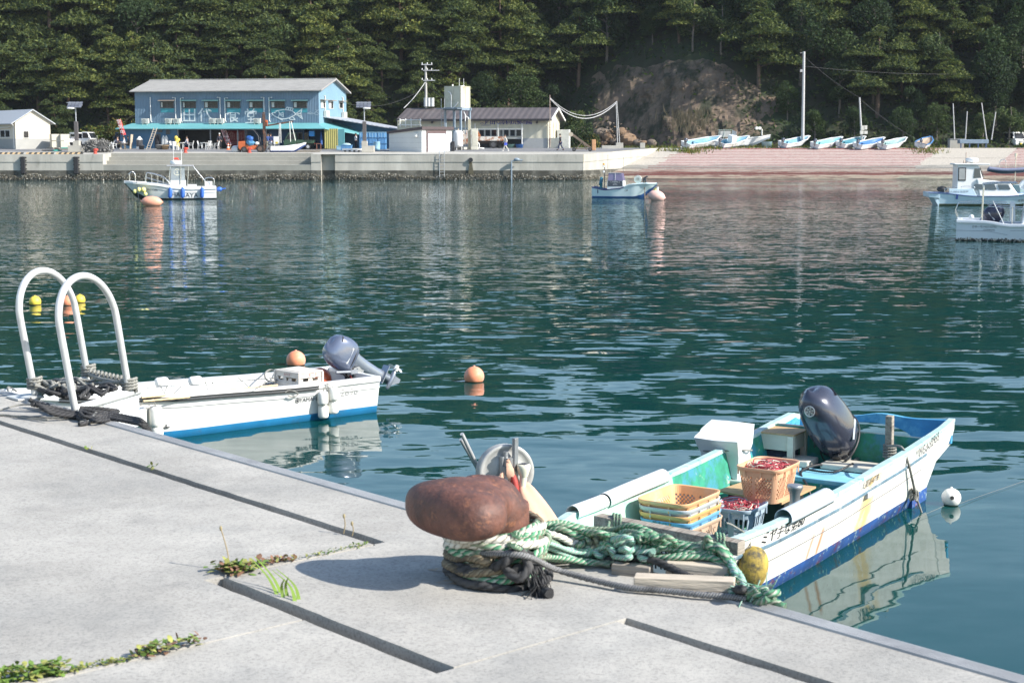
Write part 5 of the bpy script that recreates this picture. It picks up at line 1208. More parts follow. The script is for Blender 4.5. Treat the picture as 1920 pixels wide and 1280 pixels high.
for dx,dz in ((.09,.42),(-.09,.46),(0,.28)): rope(mb,[QT@V((x+.02,H2.side(x,.5)+.05,.535)),QT@V((x+dx*.6,yy(x,.45)-.02,.48)),QT@V((x+dx,yy(x,.4),dz))],.006,n=6)
rope(mb,[QT@V((xb-.02,H2.side(xb,.5)+.05,.62)),QT@V((xb-.05,yy(xb,.45),.48))],.006,n=6); rope(mb,[QT@V((xb+.05,H2.side(xb,.5)+.05,.62)),QT@V((xb+.16,yy(xb,.45),.5))],.006,n=6)
o=mb.build('fender_line',r_ash); tag(o,'thin lines hanging the foam fenders on the white skiff','rope')
mb=MB(); c=qx(318,806); mb.box((c.x,H2.side(c.x,.16)+.012,.16),(.09,.02,.012)); mb.cyl((c.x,H2.side(c.x,.16)+.02,.16),(c.x,H2.side(c.x,.16)+.02,.2),.006); mb.build('side_cleat',blk,SKF,local=True)
# ================================================================ boats out on the harbour
def rail_tube(mb,pts,r=.016,k=4,n=8): mb.tube(smooth(pts,k),r,n=n)
glass=M('cabin_glass',(.05,.07,.09),.05,var=.1,spec=.8)
gwhite=M('gel_white',(.78,.78,.77),.35,var=.03,sc=2,coat=.3); gaqua=M('gel_aqua',(.62,.74,.78),.4,var=.04,sc=2,coat=.2)
antif=M('antifoul_dark',(.02,.03,.03),.8); antib=M('antifoul_blue',(.02,.09,.28),.7,var=.2)
def clear():
    m=bpy.data.materials.new('clear_sheet'); m.use_nodes=True; b=m.node_tree.nodes['Principled BSDF']; b.inputs['Base Color'].default_value=(.55,.62,.66,1); b.inputs['Alpha'].default_value=.42; b.inputs['Roughness'].default_value=.1; return m
clearm=clear()
# --- white day boat with a canopy, left
t0=at(409,377,0); b0=at(262,386,0); d=(b0-t0); d.z=0; hyA=PI+.2
HC=at(408,374,0)+V((-.25,.9,0)); HT=Matrix.Translation(HC)@RZ(hyA)
HY=thing('day_boat','white day boat with a clear canopy, bow rails and blue fenders on the left','boat',HC,rz=hyA)
H3=Hull(5.9,hs=[(0,1.0),(2.5,1.04),(4.2,.95),(5.2,.62),(5.9,.12)],zs=[(0,.82),(1.6,.78),(2.6,.84),(4.0,1.06),(5.9,1.2)],hc=[(0,.9),(2.5,.9),(4.2,.6),(5.2,.2),(5.9,.03)],zc=[(0,-.05),(3,-.02),(4.4,.12),(5.3,.5),(5.9,1.05)],zk=[(0,-.3),(3,-.3),(4.4,-.22),(5.1,.1),(5.9,1.0)],t=.08,floor=.3,band=.1)
mb=MB(); H3.outer(mb); mb.build('hull',[gwhite,antif],HY,local=True)
mb=MB(); H3.inner(mb); mb.build('inner_shell',gwhite,HY,local=True)
mb=MB(); H3.gunwale(mb,out=.05,h=.14,w=.16,up=.03); mb.build('gunwale',gwhite,HY,local=True,bevel=.03)
mb=MB(); H3.rail(mb,-.3,.03,.03,.0,5.4); mb.build('hull_moulding',gwhite,HY,local=True)
mb=MB(); R_=[[V((x,H3.sec(x)[-1][0]-.1,H3.sec(x)[-1][1]-.02)),V((x,-(H3.sec(x)[-1][0]-.1),H3.sec(x)[-1][1]-.02))] for x in (3.2,3.8,4.4,5.0,5.5,5.8)]; mb.loft(R_,closed=False); mb.quad((3.2,.9,.86),(3.2,-.9,.86),(3.2,-.9,.3),(3.2,.9,.3)); mb.build('foredeck',gwhite,HY,local=True)
# console: port side to the camera (y>0)
mb=MB(); mb.hexa([(1.95,-.5,.3),(3.05,-.5,.3),(3.05,.5,.3),(1.95,.5,.3)],[(1.95,-.5,1.25),(2.95,-.5,1.25),(2.95,.5,1.25),(1.95,.5,1.25)]); mb.box((1.55,0,.62),(.6,.8,.7)); mb.build('console',gwhite,HY,local=True,bevel=.04)
mb=MB(); mb.hexa([(2.0,-.5,1.26),(2.95,-.5,1.26),(2.95,.5,1.26),(2.0,.5,1.26)],[(2.02,-.5,2.14),(2.85,-.5,2.14),(2.85,.5,2.14),(2.02,.5,2.14)]); mb.build('windscreen',clearm,HY,local=True)
mb=MB(); mb.box((2.3,0,2.2),(1.75,1.25,.07)); mb.build('canopy_roof',M('canopy_grey',(.35,.36,.38),.5),HY,local=True,bevel=.03)
mb=MB()
for y in (-.55,.55):
    rail_tube(mb,[(3.05,y,.85),(3.0,y,1.5),(2.9,y,2.18)],.03); rail_tube(mb,[(2.3,y,1.0),(2.25,y,2.18)],.025); rail_tube(mb,[(1.85,y,.9),(1.75,y,2.18)],.025); rail_tube(mb,[(.45,y*1.4,.85),(1.45,y,2.15)],.02)
mb.build('canopy_frame',chrome,HY,local=True)
mb=MB(); mb.lathe([(0,.0),(.36,.0),(.38,.03),(.38,.2),(.34,.25),(0,.27)],(2.55,0,2.28),n=28); mb.build('radar_dome',gwhite,HY,local=True)
mb=MB(); mb.box((2.55,-.1,2.66),(.3,.2,.12)); mb.cyl((2.4,.1,2.5),(2.4,.1,2.62),.04); mb.build('horn_red',M('red_gloss',(.6,.05,.03),.4),HY,local=True,bevel=.02)
mb=MB()
for x,y in ((2.7,.12),(2.2,.05),(2.2,-.3)): mb.cyl((x,y,2.3),(x,y,3.25),.013)
mb.build('antenna',gwhite,HY,local=True)
mb=MB(); mb.box((2.99,0,1.38),(.02,.5,.1)); mb.build('red_panel',M('red_gloss',(.6,.05,.03),.4),HY,local=True)
mb=MB()
for a in range(24):
    a0,a1=2*PI*a/24,2*PI*(a+1)/24
    if 8<a<10: continue
    mb.add([V((2.5-r*math.cos(b)*1.,.52,1.78+r*math.sin(b))) for r,b in ((.19,a0),(.215,a0),(.215,a1),(.19,a1))],[(0,1,2,3)])
mb.text('2',.24,(2.5,.522,1.78),(-1,0,0),(0,0,1)); mb.box((2.5,.521,1.6),(.2,.004,.03)); mb.build('canopy_emblem',M('print_cream',(.75,.72,.55),.6),HY,local=True)
mb=MB()
for y in (.8,-.8):
    f=lambda x,z,yy:V((x,min(yy,H3.sec(x)[-1][0]-.1)*(1 if y>0 else -1),z+H3.sec(x)[-1][1]))
    rail_tube(mb,[f(4.55,.03,.8),f(4.5,.5,.8),f(4.35,.66,.8),f(3.4,.5,.85),f(2.95,.12,.9)],.02); rail_tube(mb,[f(4.52,.35,.8),f(3.0,.1,.9)],.013,k=2)
    for x in (4.15,3.75,3.4): mb.cyl(f(x,.02,.85),f(x,.55-.25*(4.15-x)*.6,.85),.013,n=8)
    rail_tube(mb,[f(5.55,.02,.3),f(5.55,.5,.3),f(5.4,.64,.32),f(5.2,.5,.4),f(5.2,.02,.4)],.02)
rail_tube(mb,[(5.55,.22,1.68),(5.62,0,1.7),(5.55,-.22,1.68)],.02); mb.build('bow_rail',chrome,HY,local=True)
mb=MB()
for y in (-.75,.75): rail_tube(mb,[(.15,y,.85),(.15,y,1.35),(.7,y,1.35),(.7,y,.85)],.018)
rail_tube(mb,[(.15,-.75,1.35),(.15,.75,1.35)],.018,k=1); mb.build('stern_rail',chrome,HY,local=True)
mb=MB(); mb.box((.5,.3,1.0),(.5,.5,.35)); mb.build('stern_locker',gwhite,HY,local=True,bevel=.03)
mb=MB(); H3.text(mb,'HANAYA',.42,2.05,.52,1,eps=.012); H3.text(mb,'MG-12ER',.17,4.1,.42,1,eps=.012); mb.build('hull_lettering',M('lettering_navy',(.02,.025,.06),.6),HY,local=True)
bluef=M('fender_blue',(.03,.13,.50),.5,var=.08,coat=.2)
for k,x in enumerate((3.0,2.2,.95)):
    c=HT@V((x,H3.side(x,.45)+.16,.12)); t=thing('fender','blue cylindrical fender, %s, on the side of the day boat'%('nearest the bow','in the middle','nearest the stern')[k],'fender',c,'blue fenders on the day boat')
    T_=Matrix.Rotation(.09,3,'Y'); mb=MB(); mb.lathe([(0,-.02),(.07,0),(.12,.06),(.13,.12),(.13,.54),(.11,.6),(.05,.66),(0,.67)],c,M=T_,n=18); mb.build('fender_body',bluef,t)
    mb=MB(); mb.cyl(c+V((.05,0,.62)),HT@V((x,H3.side(x,.7)+.06,.86)),.02,n=6); mb.build('fender_line',blk,t)
c=HT@V((-.22,-.55,.62)); mb=MB(); mb.ell(c,(.19,.16,.16)); mb.cyl(c+V((.15,0,.0)),c+V((.42,0,.05)),.05); o=mb.build('fender',bluef,loc=c); tag(o,'small round blue fender hung behind the day boat stern','fender',group='blue fenders on the day boat')
yfl=M('float_yellow',(.72,.66,.25),.5,var=.1,sc=4)
for k,(px,py,r,l) in enumerate(((253,359,.13,'leftmost'),(260.5,356,.15,'second from left'),(269,356,.16,'third from left'),(272.5,364,.13,'rightmost'))):
    c=HT@V((5.0,.62,.6)); p=atY(px,py,c.y-.35); mb=MB(); mb.ell(p,(r,r,r*1.1)); o=mb.build('net_float',yfl,loc=p); tag(o,'pale yellow float, %s of the four hung at the day boat bow'%l,'float',group='yellow floats at the day boat bow')
salm=M('buoy_salmon',(.78,.36,.24),.5,var=.08,sc=5,col2=(.5,.35,.2),lo=.66,hi=.8); pinkm=M('buoy_pink',(.70,.44,.38),.5,var=.08,sc=5)
def bigbuoy(px,wy,w,h,label,mat,tilt,az):
    c=at(px,wy,0); s_=F/c.y; a,b=w/2/s_,h/2/s_
    t=thing('mooring_buoy',label,'buoy',c,'big mooring buoys')
    T_=RZ(az).to_3x3()@Matrix.Rotation(tilt,3,'Y'); mb=MB(); mb.ell(c+V((0,0,b*.72)),(a,b,b),M=T_,n=30,m=18); mb.build('buoy_body',mat,t)
    for sg in (1,-1):
        mb=MB(); e=c+V((0,0,b*.72))+T_@V((sg*a*.97,0,0)); mb.cyl(e-T_@V((sg*.08,0,0)),e+T_@V((sg*.06,0,0)),.1,.06); mb.build('end_eye',mat,t)
bigbuoy(285,386,39,21,'big salmon mooring buoy floating under the day boat bow',salm,.05,0)
mb=MB(); P=HT@V((5.1,.55,1.2)); mb.cyl(P,at(262,389,0),.018,n=6); o=mb.build('mooring_line',blk); tag(o,'dark mooring line from the day boat bow down to the water','line')
# --- small blue-white boat in the middle
MC=at(1114,371,0)+V((0,.8,0)); ma=-.22; MT=Matrix.Translation(MC)@RZ(ma)
MBt=thing('fishing_boat','small pale blue fishing boat with a dark windscreen beside the pink buoy','boat',MC,rz=ma)
H4=Hull(4.35,hs=[(-.3,.78),(1.5,.86),(2.8,.82),(3.7,.58),(4.35,.1)],zs=[(0,.72),(.9,.56),(1.9,.66),(2.6,.92),(3.4,1.0),(4.35,1.0)],hc=[(0,.66),(1.5,.74),(2.7,.5),(3.6,.12),(4.35,.03)],zc=[(0,-.05),(2.5,-.03),(3.3,.2),(3.9,.6),(4.35,.9)],zk=[(0,-.25),(2.5,-.25),(3.3,-.15),(3.8,.35),(4.35,.85)],t=.06,floor=.2,band=.11)
mb=MB(); H4.outer(mb); mb.build('hull',[gaqua,antib],MBt,local=True)
mb=MB(); H4.inner(mb); mb.build('inner_shell',M('gel_teal',(.16,.50,.50),.5,var=.08),MBt,local=True)
mb=MB(); H4.gunwale(mb,out=.03,h=.05,w=.1,up=.02,a=2.2,b=4.35,transom=False); mb.build('gunwale',gaqua,MBt,local=True,bevel=.015)
mb=MB(); H4.gunwale(mb,out=.03,h=.05,w=.1,up=.02,a=0,b=2.2,transom=True); mb.build('gunwale',M('trim_navy',(.02,.03,.12),.4),MBt,local=True,bevel=.015)
mb=MB(); R_=[[V((x,H4.sec(x)[-1][0]-.05,H4.sec(x)[-1][1]-.02)),V((x,-(H4.sec(x)[-1][0]-.05),H4.sec(x)[-1][1]-.02))] for x in (2.5,3.0,3.5,4.0,4.3)]; mb.loft(R_,closed=False); mb.build('foredeck',M('gel_teal',(.16,.50,.50),.5),MBt,local=True)
mb=MB(); mb.hexa([(1.0,-.5,.25),(2.25,-.5,.25),(2.25,.5,.25),(1.0,.5,.25)],[(1.0,-.45,1.15),(2.1,-.48,1.15),(2.1,.48,1.15),(1.0,.45,1.15)]); mb.build('console',gwhite,MBt,local=True,bevel=.03)
mb=MB(); mb.box((1.55,-.492,.95),(1.0,.01,.36)); mb.build('console_panel',M('panel_dark',(.07,.08,.1),.4),MBt,local=True)
mb=MB()
for t_,y,z in (('しやBSMAさ',.12,1.06),('BEPEEL',.1,.9),):
    mb.text(t_,y,(0,0,0),(1,0,0),(0,0,1),fn=lambda p,z=z:V((1.55+p[0],-.5,z+p[1])))
mb.text('DDSHOOS',.1,(0,0,0),(1,0,0),(0,0,1),fn=lambda p:V((1.7+p[0],-.508,.70+p[1]))); mb.build('console_lettering',M('lettering_pale',(.75,.75,.75),.6),MBt,local=True)
mb=MB(); mb.hexa([(1.05,-.48,1.16),(2.1,-.5,1.16),(2.1,.5,1.16),(1.05,.5,1.16)],[(1.1,-.42,1.66),(1.98,-.42,1.66),(1.98,.42,1.66),(1.1,.42,1.66)]); mb.build('windscreen',M('tinted_screen',(.20,.17,.28),.1,spec=.7),MBt,local=True)
mb=MB(); mb.bar((1.55,-.5,1.16),(1.55,-.43,1.67),.03,.02); mb.bar((1.08,-.44,1.67),(1.98,-.44,1.67),.025,.025); mb.build('screen_frame',gwhite,MBt,local=True)
mb=MB(); mb.cyl((.8,-.3,.3),(.8,-.3,2.2),.03); mb.cyl((2.0,.2,1.6),(2.0,.2,2.75),.01); mb.cyl((.95,.1,1.2),(.95,.1,2.9),.008); mb.build('mast',M('mast_dark',(.06,.06,.07),.4),MBt,local=True)
for z,mt in ((2.2,M('lamp_orange',(.8,.35,.03),.4)),(2.05,gwhite),(1.7,gwhite)):
    mb=MB(); mb.cyl((.74,-.34,z),(.74,-.34,z+.12),.06); mb.build('mast_lamp',mt,MBt,local=True)
mb=MB(); mb.cyl((.5,.1,.3),(.5,.1,1.0),.1); mb.cyl((.5,-.1,.9),(.5,.3,1.3),.12); mb.build('engine_cover',M('cover_teal',(.03,.15,.2),.5),MBt,local=True)
mb=MB(); mb.cyl((3.05,-.2,1.25),(3.05,.0,1.25),.26,.26,n=24); mb.cyl((3.05,-.2,1.25),(3.05,.15,1.25),.12); mb.box((3.05,.05,1.1),(.15,.2,.3)); mb.build('line_hauler',M('hauler_white',(.7,.68,.62),.4),MBt,local=True)
mb=MB(); mb.box((3.5,-.1,1.18),(.2,.15,.35)); mb.cyl((3.4,-.1,1.3),(3.7,-.1,1.45),.05); mb.build('bow_roller',M('roller_dark',(.05,.05,.06),.5),MBt,local=True)
mb=MB(); H4.text(mb,'12K',.15,2.35,.42,-1,eps=.01) if False else None
def fn4(p): 
    X=2.35+p[0]; z=.5+p[1]+.15*p[0]; return V((X,-(H4.side(X,z)+.01),z))
mb.text('12K',.16,(0,0,0),(1,0,0),(0,0,1),fn=fn4); mb.build('hull_lettering',paint,MBt,local=True)
mb=MB(); x=.42; mb.hexa([V((x-.03,-(H4.side(x,.25)+.01),.3)),V((x+.03,-(H4.side(x,.25)+.01),.3)),V((x+.03,-H4.side(x,.25)+.05,.3)),V((x-.03,-H4.side(x,.25)+.05,.3))],[V((x-.03,-(H4.side(x,.55)+.012),.55)),V((x+.03,-(H4.side(x,.55)+.012),.55)),V((x+.03,-H4.side(x,.5)+.05,.55)),V((x-.03,-H4.side(x,.5)+.05,.55))]); mb.build('navy_mark',M('trim_navy',(.02,.03,.12),.4),MBt,local=True)
bigbuoy(1231,376,32,22,'pink mooring buoy at the bow of the pale blue fishing boat',pinkm,.22,-.15)
mb=MB(); P=MT@V((3.55,-.5,1.15)); rope(mb,[P,P+V((.02,-.05,-.7)),at(1209,372,.05)],.03,n=6,step=.05); o=mb.build('mooring_line',r_brown); tag(o,'brown mooring line down the bow of the pale blue fishing boat','line')
mb=MB(); p=MT@V((4.15,-.15,.35)); mb.cyl(p,p+V((.12,0,.3)),.1); o=mb.build('net_float',yfl); tag(o,'yellow float between the pale blue boat bow and the pink buoy','float')
mb=MB(); p=MT@V((4.35,-.1,.45)); mb.cyl(p,p+V((.05,0,.3)),.1,.08); o=mb.build('net_float',gwhite); tag(o,'white float jammed above the pink buoy','float')
# --- cabin boat on the right
PC=at(1766,386,0)+V((0,1.3,0)); pa=-.1; PT=Matrix.Translation(PC)@RZ(pa)
PBt=thing('cabin_boat','pale blue cabin boat with a wheelhouse and radar dome on the right','boat',PC,rz=pa)
H5=Hull(8.2,hs=[(-.4,1.1),(2,1.2),(5,1.15),(7,.7),(8.2,.1)],zs=[(0,.95),(2,.72),(4,.72),(6,.98),(8.2,1.5)],hc=[(0,1.0),(4,1.0),(6,.6),(8.2,.03)],zc=[(0,.02),(4,.02),(7,.5),(8.2,1.3)],zk=[(0,-.3),(5,-.3),(7,.1),(8.2,1.2)],t=.08,floor=.3,band=.14,x0=.0)
pb=M('gel_pale_blue',(.58,.72,.80),.4,var=.04,sc=2,coat=.2)
mb=MB(); H5.outer(mb); mb.build('hull',[pb,M('weedy_bottom',(.12,.13,.07),.8,var=.3)],PBt,local=True)
mb=MB(); mb.hexa([(-.62,-1.1,.62),(0,-1.13,.55),(0,1.13,.55),(-.62,1.1,.62)],[(-.62,-1.12,.98),(0,-1.16,.95),(0,1.16,.95),(-.62,1.12,.98)]); mb.build('stern_platform',pb,PBt,local=True,bevel=.02)
mb=MB(); mb.prism([(-.3,-1.05,.56),(0,-1.05,.5),(0,-1.05,-.1)],(0,2.1,0)); mb.build('stern_bracket',pb,PBt,local=True)
mb=MB(); H5.inner(mb); mb.build('inner_shell',pb,PBt,local=True)
mb=MB(); H5.rail(mb,.02,.05,.05,.0,7.9); mb.hexa([(-.66,-1.17,.93),(0,-1.2,.90),(0,-1.1,.90),(-.66,-1.1,.93)],[(-.66,-1.17,.98),(0,-1.2,.965),(0,-1.1,.965),(-.66,-1.1,.98)]); mb.build('navy_rail',M('trim_blue',(.03,.06,.25),.4),PBt,local=True)
mb=MB(); mb.hexa([(.55,-1.12,.70),(2.2,-1.2,.62),(2.2,-1.1,.62),(.55,-1.02,.70)],[(.55,-1.12,1.26),(1.95,-1.15,1.26),(1.95,-1.08,1.26),(.55,-1.02,1.26)]); mb.build('side_screen',pb,PBt,local=True,bevel=.015)
mb=MB(); mb.text('MG3-9992 北田第二丸',.17,(0,0,0),(1,0,0),(0,0,1),fn=lambda p:V((1.2+p[0],-1.15,1.03+p[1]))); mb.build('screen_lettering',M('lettering_grey',(.12,.15,.22),.6),PBt,local=True)
mb=MB(); mb.hexa([(1.05,-.8,.6),(2.9,-.8,.6),(2.9,.8,.6),(1.05,.8,.6)],[(1.05,-.78,3.02),(2.3,-.74,2.98),(2.3,.74,2.98),(1.05,.78,3.02)]); mb.hexa([(2.4,-.95,.6),(4.75,-.95,.6),(4.75,.95,.6),(2.4,.95,.6)],[(2.2,-.88,1.98),(4.1,-.85,1.72),(4.1,.85,1.72),(2.2,.88,1.98)]); mb.build('wheelhouse',gwhite,PBt,local=True,bevel=.04)
mb=MB(); mb.box((1.9,0,3.06),(2.05,1.75,.1)); mb.build('wheelhouse_roof',gwhite,PBt,local=True,bevel=.04)
def pane(x0,x1,x2,x3,z0,z1,y0,y1,nm='window'):
    mb=MB(); mb.hexa([V((x0,-y0-.012,z0)),V((x1,-y0-.012,z0)),V((x1,-y0+.02,z0)),V((x0,-y0+.02,z0))],[V((x2,-y1-.012,z1)),V((x3,-y1-.012,z1)),V((x3,-y1+.02,z1)),V((x2,-y1+.02,z1))]); mb.build(nm,glass,PBt,local=True)
pane(2.0,2.45,2.05,2.35,2.05,2.75,.77,.755); 
pane(2.05,3.35,2.05,3.2,1.2,1.6,.93,.91); pane(3.5,4.15,3.4,4.0,1.22,1.58,.925,.905)
mb=MB(); mb.hexa([V((2.63,-.6,2.05)),V((2.65,-.6,2.05)),V((2.65,.6,2.05)),V((2.63,.6,2.05))],[V((2.4,-.58,2.8)),V((2.42,-.58,2.8)),V((2.42,.58,2.8)),V((2.4,.58,2.8))]); mb.build('windscreen',glass,PBt,local=True)
mb=MB(); mb.hexa([V((1.10,-.815,1.85)),V((1.55,-.815,1.85)),V((1.55,-.775,1.85)),V((1.10,-.775,1.85))],[V((1.10,-.805,2.82)),V((1.55,-.805,2.82)),V((1.55,-.765,2.82)),V((1.10,-.765,2.82))]); f_=mb.build('window_frame',blk,PBt,local=True)
mb=MB(); mb.hexa([V((1.15,-.822,1.92)),V((1.50,-.822,1.92)),V((1.50,-.775,1.92)),V((1.15,-.775,1.92))],[V((1.15,-.812,2.75)),V((1.50,-.812,2.75)),V((1.50,-.765,2.75)),V((1.15,-.765,2.75))]); mb.build('pane',M('pane_grey',(.35,.36,.36),.2),f_,local=True)
mb=MB(); mb.lathe([(0,.02),(.25,.0),(.36,.06),(.38,.2),(.36,.3),(0,.33)],(2.0,-.1,3.2),n=24); mb.cyl((2.0,-.1,3.1),(2.0,-.1,3.25),.1); mb.build('radar_dome',gwhite,PBt,local=True)
mb=MB(); mb.cyl((1.65,-.1,3.1),(1.65,-.1,3.95),.03); mb.cyl((1.5,-.3,3.1),(1.5,-.3,3.32),.05); mb.build('mast',M('mast_tan',(.45,.36,.3),.5),PBt,local=True)
mb=MB(); mb.ell((.25,-.4,1.2),(.3,.25,.22)); mb.build('stern_bundle',blk,PBt,local=True)
def pbx(px,py): return PI_@atY(px,py,PC.y-1)
mb=MB(); mb.cyl((5.3,-.1,1.5),(5.3,.25,1.5),.42,n=24); mb.cyl((5.3,-.3,1.5),(5.3,.3,1.5),.16); mb.box((5.3,0,1.0),(.3,.3,.9)); mb.build('line_hauler',M('hauler_pale',(.55,.6,.62),.5),PBt,local=True)
mb=MB()
def fn5(p):
    X=5.05+p[0]; z=.42+p[1]+.12*p[0]; return V((X,-(H5.side(X,z)+.012),z))
mb.text('北田七二丸',.2,(0,0,0),(1,0,0),(0,0,1),fn=fn5); mb.build('hull_lettering',paint,PBt,local=True)
mb=MB(); mb.hexa([V((.95,-1.19,.5)),V((1.05,-1.19,.5)),V((1.05,-1.1,.5)),V((.95,-1.1,.5))],[V((.98,-1.225,.86)),V((1.08,-1.225,.86)),V((1.08,-1.1,.86)),V((.98,-1.1,.86))]); mb.build('navy_mark',M('trim_blue',(.03,.06,.25),.4),PBt,local=True)
mb=MB()
for pts in (((.35,-1.0,.95),(.35,-1.0,1.25),(.9,-1.0,1.4)),((1.3,-1.05,1.25),(1.3,-1.05,1.42),(2.0,-1.05,1.42),(2.0,-1.05,1.2))): rail_tube(mb,pts,.02)
mb.build('side_rail',chrome,PBt,local=True)
PBt.scale=(1,1,.80)
# --- open boat beyond the cabin boat, at the frame edge
o_=at(1905,372,0); OB=thing('fishing_boat','pale turquoise boat with rolled grey awning behind the cabin boat at the right edge','boat',o_,rz=-.05)
H6=Hull(6,hs=[(0,1.0),(3,1.05),(5,.7),(6,.1)],zs=[(0,.9),(3,.9),(6,1.4)],hc=[(0,.9),(3,.9),(5,.3),(6,.03)],zc=[(0,0),(4,0),(6,1)],zk=[(0,-.2),(4,-.2),(6,.9)],t=.06,floor=.3,band=.1)
mb=MB(); H6.outer(mb); mb.build('hull',[M('gel_turquoise',(.55,.74,.72),.4,var=.05),antif],OB,local=True)
mb=MB(); H6.inner(mb); mb.build('inner_shell',gaqua,OB,local=True)
mb=MB()
for k in range(2): mb.tube(smooth([(-2.1,-.9+.3*k,2.0-.06*k),(-.8,-.9+.3*k,1.9-.12*k),(2,-.9+.3*k,2.05)],5),.13,n=10)
mb.build('rolled_awning',M('awning_grey',(.16,.18,.27),.7,var=.1),OB,local=True)
mb=MB(); mb.cyl((-.3,-.7,.9),(-.3,-.7,2.8),.03); mb.cyl((-.3,-.7,2.8),(-.3,-.7,3.0),.09); mb.cyl((.5,-.7,.9),(.5,-.7,2.5),.03); rail_tube(mb,[(-1.4,-.8,1.9),(-1.35,-.8,2.5),(-1.0,-.8,2.55),(-.95,-.8,1.9)],.02); mb.build('mast',chrome,OB,local=True)
mb=MB(); mb.box((1.2,0,1.3),(1.2,.9,.9)); mb.build('console',gwhite,OB,local=True,bevel=.04)
# --- white boat in front at the right edge
RC=at(1806,452,0)+V((.0,1.0,0)); ra_a=-.28; RT=Matrix.Translation(RC)@RZ(ra_a)
RB=thing('sport_boat','white boat with a big black outboard and steel frames cut by the right frame edge','boat',RC,rz=ra_a)
H7=Hull(6.5,hs=[(0,.98),(3,1.02),(5,.75),(6.5,.1)],zs=[(0,.80),(1.1,.79),(1.9,.66),(4,.72),(6.5,1.1)],hc=[(0,.88),(3,.88),(5,.4),(6.5,.03)],zc=[(0,.0),(4,.0),(6.5,.8)],zk=[(0,-.25),(4,-.25),(6.5,.7)],t=.07,floor=.25,band=.06)
rw=M('gel_cool_white',(.70,.73,.78),.35,var=.04,sc=2,coat=.3)
mb=MB(); H7.outer(mb); mb.build('hull',[rw,M('fouled_bottom',(.03,.035,.04),.9,var=.4,sc=8,col2=(.12,.09,.06))],RB,local=True)
mb=MB(); H7.inner(mb); mb.build('inner_shell',rw,RB,local=True)
mb=MB(); H7.gunwale(mb,out=.05,h=.1,w=.2,up=.02); mb.build('gunwale',rw,RB,local=True,bevel=.02)
mb=MB(); H7.rail(mb,-.38,.014,.014,.0,1.9); H7.rail(mb,-.22,.014,.014,2.0,5.5); mb.build('hull_groove',M('groove_grey',(.3,.33,.4),.5),RB,local=True)
fz=MB()
for k in range(420):
    x=rnd.uniform(.05,4); z=.05+rnd.uniform(-.03,.05); c=V((x,-(H7.side(x,z)+.012),z)); r=rnd.uniform(.015,.04); vs=[c+V((rnd.gauss(0,1),rnd.gauss(0,.4),rnd.gauss(0,1)))*r for j in range(4)]; fz.add(vs,[(0,1,2),(0,2,3),(0,3,1),(1,3,2)],rnd.choice((0,0,1)))
fo=fz.build('barnacle_line',[M('fouled_bottom',(.03,.035,.04),.9),M('shell_pale',(.5,.48,.42),.8)],RB,local=True); fo['kind']='stuff'
mb=MB()
def fn7(x0,z0): return lambda p:V((x0+p[0],-(H7.side(x0+p[0],z0+p[1])+.008),z0+p[1]))
mb.text('日本一号',.1,(0,0,0),(1,0,0),(0,0,1),fn=fn7(.78,.56)); mb.text('MG3-53732',.1,(0,0,0),(1,0,0),(0,0,1),fn=fn7(1.25,.56)); mb.text('○YAMAHA',.085,(0,0,0),(1,0,0),(0,0,1),fn=fn7(1.22,.44)); mb.build('hull_lettering',paint,RB,local=True)
body7,T7=outboard(RB,(1.15,.0,.55),50,1.3,col=(.03,.032,.06),side=(.10,.11,.14),prop=False)
mb=MB()
for y in (-.95,.9):
    z=.83; rail_tube(mb,[(.05,y,z),(.05,y,z+.62),(1.9,y,z+.62)],.016,k=2); 
    rail_tube(mb,[(.95,y,.82),(.97,y,2.0),(1.05,y,2.2),(2.2,y,2.25)],.025,k=4); rail_tube(mb,[(1.15,y,1.35),(3.2,y,1.22)],.016,k=1); mb.cyl((1.75,y,.7),(1.35,y,1.5),.02)
    mb.cyl((2.05,y,.7),(2.05,y,1.35),.018)
mb.build('steel_frame',chrome,RB,local=True)
mb=MB(); mb.hexa([(2.35,-.85,.3),(3.9,-.85,.3),(3.9,.85,.3),(2.35,.85,.3)],[(2.62,-.75,2.05),(3.7,-.75,2.05),(3.7,.75,2.05),(2.62,.75,2.05)]); mb.build('cabin',gwhite,RB,local=True,bevel=.04)
mb=MB(); mb.hexa([V((2.62,-.83,1.1)),V((3.5,-.83,1.1)),V((3.5,-.78,1.1)),V((2.62,-.78,1.1))],[V((2.74,-.79,1.95)),V((3.4,-.79,1.95)),V((3.4,-.74,1.95)),V((2.74,-.74,1.95))]); f_=mb.build('window_frame',blk,RB,local=True)
mb=MB(); mb.hexa([V((2.68,-.84,1.16)),V((3.45,-.84,1.16)),V((3.45,-.78,1.16)),V((2.68,-.78,1.16))],[V((2.79,-.80,1.89)),V((3.36,-.80,1.89)),V((3.36,-.74,1.89)),V((2.79,-.74,1.89))]); mb.build('pane',M('pane_pale',(.45,.48,.5),.15),f_,local=True)
mb=MB(); mb.ell((.55,-.5,.92),(.1,.08,.09)); mb.box((.55,-.5,.85),(.2,.16,.08)); mb.build('stern_lamp',gwhite,RB,local=True)
mb=MB(); mb.hexa([(1.98,-.3,.7),(2.2,-.3,.7),(2.2,.3,.7),(1.98,.3,.7)],[(1.98,-.28,1.5),(2.16,-.28,1.5),(2.16,.28,1.5),(1.98,.28,1.5)]); mb.build('white_cushions',gwhite,RB,local=True,bevel=.04)
mb=MB(); a_=q(.55,-.06,.04); b_=QT@V((5.2,.0,.80)); rope(mb,[a_,a_.lerp(b_,.5)+V((0,0,-.25)),b_,b_+V((.1,.05,-.05))],.012); o=mb.build('mooring_rope',r_ash); tag(o,'grey line from the foot of the white ladder to the bow of the white skiff','rope',group='ropes on the boarding ladder')
